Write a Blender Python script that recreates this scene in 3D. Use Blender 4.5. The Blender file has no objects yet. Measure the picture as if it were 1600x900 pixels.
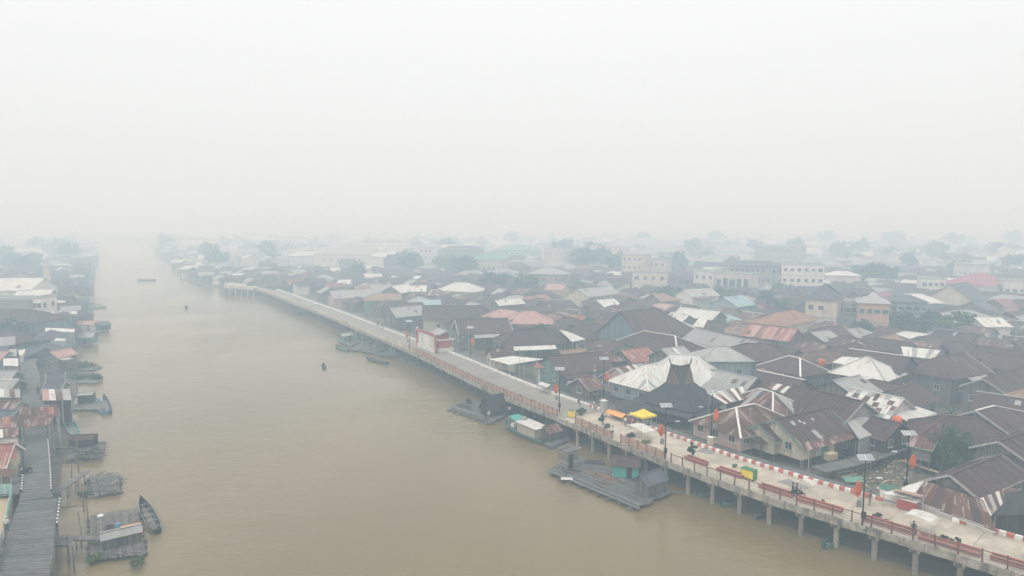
import bpy, bmesh, math, random
from math import sin, cos, pi, radians, atan2, hypot
from mathutils import Vector, Matrix

# ------------------------------------------------------------------ camera, sky, sun, exposure
SC = bpy.context.scene
COL = SC.collection
FPX = 1066.0                       # focal length in pixels of the 1600 px wide frame
PITCH = math.atan((450 - 348) / FPX)
CAM_Z = 36.0
cam_d = bpy.data.cameras.new('camera')
cam = bpy.data.objects.new('camera', cam_d)
COL.objects.link(cam)
cam_d.sensor_width = 36.0
cam_d.lens = 36.0 * FPX / 1600.0
cam_d.clip_start = 0.5
cam_d.clip_end = 20000
cam.location = (0, 0, CAM_Z)
cam.rotation_euler = (pi / 2 - PITCH, 0, 0)
SC.camera = cam

SUN_EL, SUN_ROT = radians(58), radians(215)
w = bpy.data.worlds.new('World')
SC.world = w
w.use_nodes = True
nt = w.node_tree
nt.nodes.clear()
out = nt.nodes.new('ShaderNodeOutputWorld')
sky = nt.nodes.new('ShaderNodeTexSky')
sky.sky_type = 'NISHITA'
sky.sun_disc = False
sky.sun_elevation = SUN_EL
sky.sun_rotation = SUN_ROT
sky.air_density = 1.0
sky.dust_density = 6.0
bg1 = nt.nodes.new('ShaderNodeBackground')
bg1.inputs[1].default_value = 0.06
nt.links.new(sky.outputs[0], bg1.inputs[0])
# the closed overcast: brightening steadily from the horizon to the zenith
tcw = nt.nodes.new('ShaderNodeTexCoord')
sepw = nt.nodes.new('ShaderNodeSeparateXYZ')
nt.links.new(tcw.outputs['Generated'], sepw.inputs[0])
mrw = nt.nodes.new('ShaderNodeMapRange')
mrw.inputs['From Min'].default_value = 0.0
mrw.inputs['From Max'].default_value = 1.0
mrw.inputs['To Min'].default_value = 0.91
mrw.inputs['To Max'].default_value = 1.44
nt.links.new(sepw.outputs[2], mrw.inputs[0])
bg2 = nt.nodes.new('ShaderNodeBackground')
bg2.inputs[0].default_value = (0.975, 0.988, 0.982, 1)
nt.links.new(mrw.outputs[0], bg2.inputs[1])
mx = nt.nodes.new('ShaderNodeMixShader')
mx.inputs[0].default_value = 0.93
nt.links.new(bg1.outputs[0], mx.inputs[1])
nt.links.new(bg2.outputs[0], mx.inputs[2])
nt.links.new(mx.outputs[0], out.inputs[0])

sun_d = bpy.data.lights.new('sun', 'SUN')
sun_d.energy = 1.2
sun_d.angle = radians(25)
sun_d.color = (1.0, 0.98, 0.95)
sun = bpy.data.objects.new('sun', sun_d)
COL.objects.link(sun)
# light comes from the azimuth of the sky's sun
sd = Vector((sin(SUN_ROT) * cos(SUN_EL), cos(SUN_ROT) * cos(SUN_EL), sin(SUN_EL)))
sun.rotation_euler = sd.to_track_quat('Z', 'Y').to_euler()

SC.view_settings.view_transform = 'Standard'
SC.view_settings.look = 'None'
SC.view_settings.exposure = 0.0
SC.view_settings.gamma = 1.0
SC.view_settings.use_curve_mapping = False
SC.render.engine = 'CYCLES'
SC.cycles.use_denoising = True
SC.cycles.max_bounces = 12
SC.cycles.diffuse_bounces = 3
SC.cycles.glossy_bounces = 2
SC.cycles.transmission_bounces = 3
SC.cycles.volume_bounces = 8
SC.cycles.transparent_max_bounces = 6
SC.cycles.caustics_reflective = False
SC.cycles.caustics_refractive = False

HAZE_DENSITY = 0.0027
HAZE_TOP = 48.0

# ------------------------------------------------------------------ placing helpers
def G(px, py, z=0.0):
    """photo pixel -> point of the horizontal plane at height z"""
    x = (px - 800) / FPX
    y = (py - 450) / FPX
    d = sin(PITCH) + y * cos(PITCH)
    f = cos(PITCH) - y * sin(PITCH)
    t = (CAM_Z - z) / d
    return Vector((x * t, f * t, z))

def S(X, Y, Z):
    dz = CAM_Z - Z
    f = Y * cos(PITCH) + dz * sin(PITCH)
    d = dz * cos(PITCH) - Y * sin(PITCH)
    if f < 1: return (-9999, 9999)
    return (800 + FPX * X / f, 450 + FPX * d / f)

RND = random.Random(7)
U = RND.uniform

# ------------------------------------------------------------------ mesh builder
class MB:
    def __init__(s):
        s.v = []; s.f = []; s.m = []; s.uv = []
    def face(s, pts, mi=0, uv=None):
        b = len(s.v)
        s.v += [tuple(p) for p in pts]
        s.f.append(tuple(range(b, b + len(pts))))
        s.m.append(mi); s.uv.append(uv)
    def slab(s, pts, t, mi=0, uv=None):
        pts = [Vector(p) for p in pts]
        n = Vector((0, 0, 0))
        for i in range(len(pts)):
            a, b = pts[i], pts[(i + 1) % len(pts)]
            n += Vector(((a.y - b.y) * (a.z + b.z), (a.z - b.z) * (a.x + b.x), (a.x - b.x) * (a.y + b.y)))
        n.normalize()
        lo = [p - n * t for p in pts]
        s.face(pts, mi, uv)
        s.face(lo[::-1], mi, uv[::-1] if uv else None)
        for i in range(len(pts)):
            j = (i + 1) % len(pts)
            s.face([pts[j], pts[i], lo[i], lo[j]], mi, [uv[j], uv[i], uv[i], uv[j]] if uv else None)
    def box(s, c, d, rz=0.0, mi=0):
        cx, cy, cz = c; hx, hy, hz = d[0] / 2, d[1] / 2, d[2] / 2
        ca, sa = cos(rz), sin(rz)
        P = []
        for z in (-hz, hz):
            for (x, y) in ((-hx, -hy), (hx, -hy), (hx, hy), (-hx, hy)):
                P.append((cx + x * ca - y * sa, cy + x * sa + y * ca, cz + z))
        b = len(s.v); s.v += P
        for q in ((3, 2, 1, 0), (4, 5, 6, 7), (0, 1, 5, 4), (1, 2, 6, 5), (2, 3, 7, 6), (3, 0, 4, 7)):
            s.f.append(tuple(b + i for i in q)); s.m.append(mi); s.uv.append(None)
    def beam(s, a, b, w, h, mi=0):
        a = Vector(a); b = Vector(b)
        d = (b - a)
        if d.length < 1e-6: return
        d.normalize()
        up = Vector((0, 0, 1)) if abs(d.z) < 0.97 else Vector((1, 0, 0))
        r = d.cross(up).normalized(); u = r.cross(d).normalized()
        r *= w / 2; u *= h / 2
        P = [a - r - u, a + r - u, a + r + u, a - r + u, b - r - u, b + r - u, b + r + u, b - r + u]
        k = len(s.v); s.v += [tuple(p) for p in P]
        for q in ((0, 1, 2, 3), (7, 6, 5, 4), (4, 5, 1, 0), (5, 6, 2, 1), (6, 7, 3, 2), (7, 4, 0, 3)):
            s.f.append(tuple(k + i for i in q)); s.m.append(mi); s.uv.append(None)
    def tube(s, a, b, r0, r1=None, n=8, mi=0):
        r1 = r0 if r1 is None else r1
        a = Vector(a); b = Vector(b); d = (b - a).normalized()
        up = Vector((0, 0, 1)) if abs(d.z) < 0.97 else Vector((1, 0, 0))
        x = d.cross(up).normalized(); y = d.cross(x).normalized()
        k = len(s.v)
        for p, r in ((a, r0), (b, r1)):
            for i in range(n):
                t = 2 * pi * i / n
                s.v.append(tuple(p + x * (r * cos(t)) + y * (r * sin(t))))
        for i in range(n):
            j = (i + 1) % n
            s.f.append((k + i, k + j, k + n + j, k + n + i)); s.m.append(mi); s.uv.append(None)
        s.f.append(tuple(k + i for i in range(n))[::-1]); s.m.append(mi); s.uv.append(None)
        s.f.append(tuple(k + n + i for i in range(n))); s.m.append(mi); s.uv.append(None)
    def lathe(s, prof, c=(0, 0, 0), n=10, mi=0, sx=1.0, sy=1.0):
        k = len(s.v)
        for (r, z) in prof:
            for i in range(n):
                t = 2 * pi * i / n
                s.v.append((c[0] + r * cos(t) * sx, c[1] + r * sin(t) * sy, c[2] + z))
        for j in range(len(prof) - 1):
            for i in range(n):
                i2 = (i + 1) % n
                s.f.append((k + j * n + i, k + j * n + i2, k + (j + 1) * n + i2, k + (j + 1) * n + i)); s.m.append(mi); s.uv.append(None)
    def mesh(s, name, mats):
        me = bpy.data.meshes.new(name)
        me.from_pydata(s.v, [], s.f)
        if not isinstance(mats, (list, tuple)): mats = [mats]
        for m in mats: me.materials.append(m)
        if len(mats) > 1: me.polygons.foreach_set('material_index', s.m)
        if any(u is not None for u in s.uv):
            ul = me.uv_layers.new(name='UVMap')
            flat = []
            for f, u in zip(s.f, s.uv):
                if u is None: u = [(0, 0)] * len(f)
                for q in u: flat += [q[0], q[1]]
            ul.data.foreach_set('uv', flat)
        me.update()
        return me
    def build(s, name, mats, parent=None, smooth=False):
        me = s.mesh(name, mats)
        if smooth: me.polygons.foreach_set('use_smooth', [True] * len(me.polygons))
        return link(name, me, parent)

def link(name, me, parent=None):
    o = bpy.data.objects.new(name, me)
    COL.objects.link(o)
    if parent is not None: o.parent = parent
    return o

def tag(o, label=None, cat=None, group=None, kind=None):
    if label: o['label'] = label
    if cat: o['category'] = cat
    if group: o['group'] = group
    if kind: o['kind'] = kind
    return o

def thing(name, label, cat, loc=(0, 0, 0), rz=0.0, group=None):
    o = bpy.data.objects.new(name, None)
    o.empty_display_size = 0.3
    COL.objects.link(o)
    o.location = loc; o.rotation_euler = (0, 0, rz)
    return tag(o, label, cat, group)

KIDS = {}
def kids_of(o):
    return [c for c in o.children]

def copy_tree(o, parent=None):
    c = o.copy()
    COL.objects.link(c)
    if parent is not None: c.parent = parent
    for ch in o.children: copy_tree(ch, c)
    return c

# ------------------------------------------------------------------ materials
MATS = {}
def new_mat(name, rough=0.8, spec=0.3):
    m = bpy.data.materials.new(name)
    m.use_nodes = True
    b = m.node_tree.nodes['Principled BSDF']
    b.inputs['Roughness'].default_value = rough
    b.inputs['Specular IOR Level'].default_value = spec
    return m, m.node_tree, b

def rgba(c): return (c[0], c[1], c[2], 1.0)

def N(nt, t, **k):
    n = nt.nodes.new(t)
    for a, v in k.items(): setattr(n, a, v)
    return n

def ramp(nt, fac, c0, c1, p0=0.35, p1=0.65):
    r = nt.nodes.new('ShaderNodeValToRGB')
    r.color_ramp.elements[0].position = p0; r.color_ramp.elements[0].color = rgba(c0)
    r.color_ramp.elements[1].position = p1; r.color_ramp.elements[1].color = rgba(c1)
    nt.links.new(fac, r.inputs[0])
    return r.outputs[0]

def mixc(nt, fac, a, b, mode='MIX'):
    m = nt.nodes.new('ShaderNodeMix'); m.data_type = 'RGBA'; m.blend_type = mode
    for sock, val in ((m.inputs['Factor'], fac), (m.inputs[6], a), (m.inputs[7], b)):
        if hasattr(val, 'is_linked'): nt.links.new(val, sock)
        elif isinstance(val, (int, float)): sock.default_value = val
        else: sock.default_value = rgba(val)
    return m.outputs[2]

def math_(nt, op, a, b=0.0):
    m = nt.nodes.new('ShaderNodeMath'); m.operation = op
    for i, val in enumerate((a, b)):
        if hasattr(val, 'is_linked'): nt.links.new(val, m.inputs[i])
        else: m.inputs[i].default_value = val
    return m.outputs[0]

def noise(nt, vec, scale, detail=4, rough=0.6):
    n = nt.nodes.new('ShaderNodeTexNoise')
    n.inputs['Scale'].default_value = scale
    n.inputs['Detail'].default_value = detail
    n.inputs['Roughness'].default_value = rough
    if vec is not None: nt.links.new(vec, n.inputs['Vector'])
    return n.outputs['Fac']

def mapping(nt, vec, scale=(1, 1, 1), loc=None):
    m = nt.nodes.new('ShaderNodeMapping')
    m.inputs['Scale'].default_value = scale
    nt.links.new(vec, m.inputs['Vector'])
    if loc is not None: nt.links.new(loc, m.inputs['Location'])
    return m.outputs[0]

def rnd_offset(nt):
    oi = nt.nodes.new('ShaderNodeObjectInfo')
    return math_(nt, 'MULTIPLY', oi.outputs['Random'], 37.0), oi.outputs['Random']

def mat_plain(name, c, c2=None, rough=0.8, scale=1.5, spec=0.3, var=0.12, stretch=(1, 1, 1), bump=0.0, bscale=20.0):
    """a worn surface: two tones of noise, a little different on each object"""
    m, nt, b = new_mat(name, rough, spec)
    c2 = c2 or tuple(x * 0.75 for x in c)
    tc = nt.nodes.new('ShaderNodeTexCoord')
    off, rnd = rnd_offset(nt)
    vec = mapping(nt, tc.outputs['Object'], stretch, off)
    f = noise(nt, vec, scale, 6, 0.65)
    col = ramp(nt, f, c2, c, 0.36, 0.62)
    v = nt.nodes.new('ShaderNodeMapRange')
    v.inputs['To Min'].default_value = 1 - var; v.inputs['To Max'].default_value = 1 + var
    nt.links.new(rnd, v.inputs[0])
    hs = nt.nodes.new('ShaderNodeHueSaturation')
    nt.links.new(v.outputs[0], hs.inputs['Value']); nt.links.new(col, hs.inputs['Color'])
    nt.links.new(hs.outputs[0], b.inputs['Base Color'])
    if bump:
        bp = nt.nodes.new('ShaderNodeBump'); bp.inputs['Strength'].default_value = bump
        bp.inputs['Distance'].default_value = 0.03
        nt.links.new(noise(nt, vec, bscale, 4), bp.inputs['Height'])
        nt.links.new(bp.outputs[0], b.inputs['Normal'])
    MATS[name] = m
    return m

def mat_roof(name, c, c2, streak=None, streak_amt=0.0, var=0.18, rough=0.7, sheet=0.16, hue=0.012, spec=0.2):
    """corrugated sheet roofing; UV is metres along the eave / up the slope"""
    m, nt, b = new_mat(name, rough, spec)
    tc = nt.nodes.new('ShaderNodeTexCoord')
    off, rnd = rnd_offset(nt)
    uv = mapping(nt, tc.outputs['UV'], (1, 1, 1), off)
    sep = nt.nodes.new('ShaderNodeSeparateXYZ'); nt.links.new(uv, sep.inputs[0])
    f = noise(nt, mapping(nt, uv, (1.0, 0.45, 1)), 0.55, 6, 0.7)
    col = ramp(nt, f, c2, c, 0.33, 0.66)
    # every sheet weathers on its own
    cell = nt.nodes.new('ShaderNodeTexWhiteNoise'); cell.noise_dimensions = '2D'
    cx = math_(nt, 'FLOOR', math_(nt, 'DIVIDE', sep.outputs[0], 0.85))
    cy = math_(nt, 'FLOOR', math_(nt, 'DIVIDE', sep.outputs[1], 2.1))
    cmb = nt.nodes.new('ShaderNodeCombineXYZ')
    nt.links.new(cx, cmb.inputs[0]); nt.links.new(cy, cmb.inputs[1])
    nt.links.new(cmb.outputs[0], cell.inputs['Vector'])
    if streak is not None:
        sv = noise(nt, mapping(nt, uv, (3.0, 0.25, 1)), 0.9, 5, 0.7)
        sv = math_(nt, 'ADD', sv, math_(nt, 'MULTIPLY', math_(nt, 'SUBTRACT', cell.outputs[0], 0.5), 0.22))
        sr = nt.nodes.new('ShaderNodeMapRange')
        sr.inputs['From Min'].default_value = 0.62 - 0.3 * streak_amt
        sr.inputs['From Max'].default_value = 0.74 - 0.3 * streak_amt
        nt.links.new(sv, sr.inputs[0])
        col = mixc(nt, sr.outputs[0], col, streak)
    val = math_(nt, 'ADD', 1 - var - sheet / 2, math_(nt, 'MULTIPLY', rnd, 2 * var))
    val = math_(nt, 'ADD', val, math_(nt, 'MULTIPLY', cell.outputs[0], sheet))
    hs = nt.nodes.new('ShaderNodeHueSaturation')
    hv = nt.nodes.new('ShaderNodeMapRange')
    hv.inputs['To Min'].default_value = 0.5 - hue; hv.inputs['To Max'].default_value = 0.5 + hue
    rr = math_(nt, 'FRACT', math_(nt, 'MULTIPLY', rnd, 7.31))
    nt.links.new(rr, hv.inputs[0])
    nt.links.new(hv.outputs[0], hs.inputs['Hue'])
    nt.links.new(val, hs.inputs['Value']); nt.links.new(col, hs.inputs['Color'])
    nt.links.new(hs.outputs[0], b.inputs['Base Color'])
    wv = math_(nt, 'SINE', math_(nt, 'MULTIPLY', sep.outputs[0], 2 * pi / 0.16))
    bp = nt.nodes.new('ShaderNodeBump'); bp.inputs['Strength'].default_value = 0.35
    bp.inputs['Distance'].default_value = 0.012
    nt.links.new(wv, bp.inputs['Height'])
    nt.links.new(bp.outputs[0], b.inputs['Normal'])
    MATS[name] = m
    return m

def mat_planks(name, c, c2, axis=0, wd=0.2, rough=0.85, var=0.15):
    """boards side by side along an object axis (weathered tone per board)"""
    m, nt, b = new_mat(name, rough, 0.2)
    tc = nt.nodes.new('ShaderNodeTexCoord')
    off, rnd = rnd_offset(nt)
    vec = mapping(nt, tc.outputs['Object'], (1, 1, 1), off)
    sep = nt.nodes.new('ShaderNodeSeparateXYZ'); nt.links.new(vec, sep.inputs[0])
    s = math_(nt, 'ADD', sep.outputs[0], sep.outputs[1]) if axis == 0 else sep.outputs[2]
    q = math_(nt, 'DIVIDE', s, wd)
    cell = nt.nodes.new('ShaderNodeTexWhiteNoise'); cell.noise_dimensions = '1D'
    nt.links.new(math_(nt, 'FLOOR', q), cell.inputs['W'])
    st = (6, 6, 0.6) if axis == 0 else (0.6, 0.6, 6)
    f = noise(nt, mapping(nt, vec, st), 0.9, 5, 0.65)
    f = math_(nt, 'ADD', math_(nt, 'MULTIPLY', f, 0.6), math_(nt, 'MULTIPLY', cell.outputs[0], 0.45))
    col = ramp(nt, f, c2, c, 0.3, 0.75)
    v = nt.nodes.new('ShaderNodeMapRange')
    v.inputs['To Min'].default_value = 1 - var; v.inputs['To Max'].default_value = 1 + var
    nt.links.new(rnd, v.inputs[0])
    hs = nt.nodes.new('ShaderNodeHueSaturation')
    nt.links.new(v.outputs[0], hs.inputs['Value']); nt.links.new(col, hs.inputs['Color'])
    nt.links.new(hs.outputs[0], b.inputs['Base Color'])
    g = math_(nt, 'PINGPONG', q, 0.5)
    bp = nt.nodes.new('ShaderNodeBump'); bp.inputs['Strength'].default_value = 0.5
    bp.inputs['Distance'].default_value = 0.02
    gr = nt.nodes.new('ShaderNodeMapRange'); gr.inputs['From Max'].default_value = 0.08
    nt.links.new(g, gr.inputs[0])
    nt.links.new(gr.outputs[0], bp.inputs['Height'])
    nt.links.new(bp.outputs[0], b.inputs['Normal'])
    MATS[name] = m
    return m

# roofs
mat_roof('roof_brown', (0.088, 0.052, 0.049), (0.055, 0.036, 0.036), (0.13, 0.072, 0.055), 0.05, var=0.14, sheet=0.14)
mat_roof('roof_rust', (0.155, 0.073, 0.055), (0.095, 0.05, 0.042), (0.33, 0.27, 0.24), 0.25)
mat_roof('roof_zinc', (0.68, 0.69, 0.67), (0.52, 0.53, 0.5), (0.36, 0.26, 0.2), 0.12, var=0.06, sheet=0.08, rough=0.5, hue=0.0)
mat_roof('roof_grey', (0.36, 0.37, 0.36), (0.29, 0.3, 0.295), (0.3, 0.24, 0.2), 0.05, var=0.1, hue=0.0)
mat_roof('roof_red', (0.32, 0.125, 0.1), (0.22, 0.088, 0.075), (0.36, 0.26, 0.22), 0.25)
mat_roof('roof_orange', (0.4, 0.2, 0.135), (0.3, 0.15, 0.105), None)
mat_roof('roof_pink', (0.45, 0.29, 0.255), (0.37, 0.23, 0.2), None, var=0.05)
mat_roof('roof_tan', (0.3, 0.2, 0.145), (0.23, 0.15, 0.11), None, var=0.08)
mat_roof('roof_blue', (0.3, 0.43, 0.47), (0.25, 0.36, 0.4), None, var=0.05, hue=0.0)
mat_roof('roof_green', (0.16, 0.34, 0.27), (0.12, 0.27, 0.22), None, var=0.05, hue=0.0)
mat_roof('roof_dark', (0.06, 0.058, 0.06), (0.038, 0.037, 0.04), None, rough=0.95)
mat_roof('roof_slate', (0.11, 0.115, 0.14), (0.08, 0.083, 0.1), None)
mat_roof('roof_magenta', (0.36, 0.12, 0.14), (0.29, 0.1, 0.115), None, var=0.04)
# walls
mat_planks('wood_grey', (0.2, 0.185, 0.165), (0.09, 0.085, 0.08))
mat_planks('wood_brown', (0.2, 0.14, 0.105), (0.1, 0.075, 0.06))
mat_planks('wood_dark', (0.07, 0.062, 0.058), (0.035, 0.032, 0.03))
mat_planks('wood_teal', (0.2, 0.27, 0.265), (0.12, 0.17, 0.17))
mat_planks('wood_blue', (0.33, 0.4, 0.43), (0.2, 0.26, 0.29))
mat_planks('wood_cream', (0.58, 0.53, 0.42), (0.42, 0.38, 0.3))
mat_planks('wood_pink', (0.52, 0.38, 0.33), (0.4, 0.29, 0.25))
mat_planks('wood_green', (0.17, 0.36, 0.27), (0.12, 0.26, 0.2))
mat_planks('boards_h', (0.36, 0.34, 0.31), (0.16, 0.15, 0.14), axis=1, wd=0.25)
mat_plain('wall_white', (0.74, 0.73, 0.69), (0.56, 0.55, 0.51), scale=0.6, stretch=(1, 1, 0.3))
mat_plain('wall_cream', (0.62, 0.56, 0.45), (0.48, 0.43, 0.35), scale=0.6, stretch=(1, 1, 0.3))
mat_plain('wall_orange', (0.56, 0.34, 0.25), (0.45, 0.27, 0.2), scale=0.6)
mat_plain('wall_grey', (0.34, 0.33, 0.31), (0.22, 0.215, 0.2), scale=0.6)
mat_plain('wall_yellow', (0.6, 0.53, 0.36), (0.46, 0.4, 0.28), scale=0.6)
mat_plain('wall_red', (0.44, 0.09, 0.085), (0.34, 0.07, 0.065), scale=0.8)
mat_plain('wall_mint', (0.36, 0.56, 0.5), (0.26, 0.44, 0.4), scale=0.8)
# general
mat_plain('trim_white', (0.78, 0.78, 0.75), (0.62, 0.62, 0.6), scale=2)
mat_plain('trim_grey', (0.46, 0.46, 0.43), (0.34, 0.34, 0.32), scale=2)
mat_plain('trim_green', (0.2, 0.3, 0.26), scale=2)
mat_plain('glass_dark', (0.05, 0.06, 0.07), (0.035, 0.04, 0.05), rough=0.15, spec=0.6)
mat_plain('concrete', (0.46, 0.435, 0.38), (0.33, 0.315, 0.28), scale=0.5, bump=0.2)
mat_plain('pier', (0.33, 0.305, 0.26), (0.2, 0.185, 0.16), scale=0.9, stretch=(1, 1, .4))  # stained concrete, its tone darkened to carry the shade under the deck
mat_plain('log', (0.2, 0.18, 0.155), (0.1, 0.09, 0.08), scale=1.5, stretch=(1, 1, 0.3), var=0.3)
mat_plain('plank_grey', (0.2, 0.19, 0.175), (0.105, 0.1, 0.095), scale=1.2, var=0.3)
mat_plain('plank_walk', (0.15, 0.15, 0.15), (0.095, 0.097, 0.1), scale=0.9, var=0.14)
mat_plain('paint_red', (0.34, 0.115, 0.095), (0.22, 0.09, 0.08), scale=2)
mat_plain('paint_redrail', (0.22, 0.075, 0.068), (0.14, 0.055, 0.05), scale=2)
mat_plain('panel_pink', (0.5, 0.34, 0.26), (0.36, 0.23, 0.18), scale=1)
mat_plain('paint_kerbred', (0.55, 0.14, 0.1), (0.42, 0.16, 0.12), scale=2)
mat_plain('paint_white', (0.8, 0.8, 0.77), (0.62, 0.61, 0.58), scale=2)
mat_plain('paint_black', (0.03, 0.03, 0.032), scale=2)
mat_plain('pole_black', (0.028, 0.03, 0.032), scale=2, rough=0.5)
mat_plain('solar', (0.30, 0.33, 0.36), (0.24, 0.27, 0.31), rough=0.25, spec=0.6)
mat_plain('lantern', (0.72, 0.16, 0.04), (0.5, 0.1, 0.03), scale=3)
mat_plain('lantern_mark', (0.22, 0.06, 0.03), scale=3)
mat_plain('yellow', (0.78, 0.62, 0.06), (0.7, 0.54, 0.05), scale=1)
mat_plain('green_paint', (0.07, 0.22, 0.1), scale=2)
mat_plain('teal_paint', (0.08, 0.36, 0.32), (0.06, 0.27, 0.25), scale=1)
mat_plain('teal_dull', (0.13, 0.27, 0.27), (0.09, 0.19, 0.2), scale=1)
mat_plain('blue_paint', (0.16, 0.38, 0.6), (0.12, 0.3, 0.48), scale=1.5)
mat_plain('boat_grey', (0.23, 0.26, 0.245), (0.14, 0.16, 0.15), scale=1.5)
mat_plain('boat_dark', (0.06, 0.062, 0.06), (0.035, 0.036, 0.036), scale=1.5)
mat_plain('tarp_white', (0.62, 0.62, 0.6), (0.44, 0.43, 0.4), scale=1.6)
mat_plain('tarp_orange', (0.72, 0.36, 0.1), (0.58, 0.28, 0.08), scale=0.8)
mat_plain('sand', (0.5, 0.4, 0.27), (0.42, 0.33, 0.22), scale=1)
mat_plain('husk', (0.36, 0.19, 0.09), (0.26, 0.14, 0.07), scale=2, bump=0.6)
mat_plain('timber_new', (0.5, 0.4, 0.27), (0.36, 0.28, 0.19), scale=2, var=0.25)
mat_plain('rubber', (0.02, 0.02, 0.02), rough=0.9)
mat_plain('metal', (0.3, 0.3, 0.3), rough=0.4, spec=0.5)
mat_plain('bark', (0.13, 0.1, 0.075), (0.07, 0.055, 0.04), scale=4)
mat_plain('leaf', (0.075, 0.12, 0.045), (0.04, 0.075, 0.028), scale=1.3, var=0.25)
mat_plain('leaf_dark', (0.045, 0.085, 0.04), (0.025, 0.05, 0.025), scale=1.0, var=0.25)
mat_plain('leaf_light', (0.13, 0.19, 0.06), (0.08, 0.13, 0.04), scale=1.3, var=0.2)
mat_plain('reed', (0.16, 0.22, 0.07), (0.1, 0.15, 0.05), scale=2, var=0.25)
for nm, c in (('cloth_black', (0.025, 0.026, 0.03)), ('cloth_white', (0.72, 0.72, 0.7)), ('cloth_navy', (0.05, 0.07, 0.13)), ('cloth_brown', (0.2, 0.13, 0.09)),
              ('cloth_magenta', (0.5, 0.06, 0.16)), ('cloth_grey', (0.25, 0.25, 0.25)), ('skin', (0.32, 0.19, 0.13)), ('hair', (0.015, 0.013, 0.012)), ('moto_red', (0.4, 0.03, 0.03))):
    mat_plain(nm, c, scale=3, var=0.05)
M = MATS
# ------------------------------------------------------------------ curves on the ground
def catmull(pts, step=1.0):
    P = [Vector((p[0], p[1], 0)) for p in pts]
    P = [P[0] * 2 - P[1]] + P + [P[-1] * 2 - P[-2]]
    raw = []
    for i in range(1, len(P) - 2):
        for k in range(20):
            t = k / 20
            a, b, c, d = P[i - 1], P[i], P[i + 1], P[i + 2]
            raw.append(0.5 * ((2 * b) + (c - a) * t + (2 * a - 5 * b + 4 * c - d) * t * t + (3 * b - a - 3 * c + d) * t ** 3))
    raw.append(P[-2])
    res = [raw[0]]; acc = 0
    for a, b in zip(raw, raw[1:]):
        L = (b - a).length
        while acc + L >= step:
            t = (step - acc) / L
            a = a + (b - a) * t
            res.append(a); L = (b - a).length; acc = 0
        acc += L
    return res

DECK = 3.6
LANE = 2.7
MUD = 1.1
FLOOR = 2.6
near_px = [(1600, 900), (1350, 823), (1200, 777), (1040, 721), (860, 648), (760, 607), (643, 550), (560, 515), (507, 492), (460, 474), (420, 458), (392, 449)]
near_w = [G(x, y, DECK) for x, y in near_px]
near_w = [near_w[0] + (near_w[0] - near_w[1]) * 2.2, ] + near_w
PROM = catmull(near_w, 1.0)
NP = len(PROM)
def prom_t(i):
    a = PROM[max(0, i - 3)]; b = PROM[min(NP - 1, i + 3)]
    return (b - a).normalized()
def prom(s, off=0.0, z=0.0):
    s = max(0.0, min(NP - 1.001, s))
    i = int(s); f = s - i
    p = PROM[i].lerp(PROM[i + 1], f)
    t = prom_t(i).lerp(prom_t(min(NP - 1, i + 1)), f)
    n = Vector((t.y, -t.x, 0))          # inland (to the right of the walking direction)
    p = p + n * off
    return Vector((p.x, p.y, z))
def prom_yaw(s):
    t = prom_t(int(max(0, min(NP - 1, s)))); return atan2(t.y, t.x)
def s_of(p):
    return min(range(NP), key=lambda i: (PROM[i].x - p[0]) ** 2 + (PROM[i].y - p[1]) ** 2)
def s_px(px, py): return s_of(G(px, py, DECK))
def prom_dist(p):
    i = s_of(p); t = prom_t(i); d = Vector((p[0], p[1], 0)) - PROM[i]
    return d.x * t.y - d.y * t.x
def width(s):
    k = s_px(643, 550)
    if s > k: return 7.5
    return 8.2 + 1.0 * sin(pi * min(1, max(0, s / k)))
WID = [width(i) for i in range(NP)]
def wd(s): return WID[int(max(0, min(NP - 1, s)))]

# ------------------------------------------------------------------ water, banks
def big_face(name, outline, z, mat, skirt=None):
    bm = bmesh.new()
    vs = [bm.verts.new((p[0], p[1], z)) for p in outline]
    f = bm.faces.new(vs)
    if f.normal.z < 0: f.normal_flip()
    bmesh.ops.triangulate(bm, faces=[f])
    if skirt:
        for a, b in zip(skirt, skirt[1:]):
            q = [bm.verts.new(v) for v in (a[0], a[1], b[1], b[0])]
            bm.faces.new(q)
    me = bpy.data.meshes.new(name); bm.to_mesh(me); bm.free()
    me.materials.append(mat)
    return link(name, me)

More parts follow.
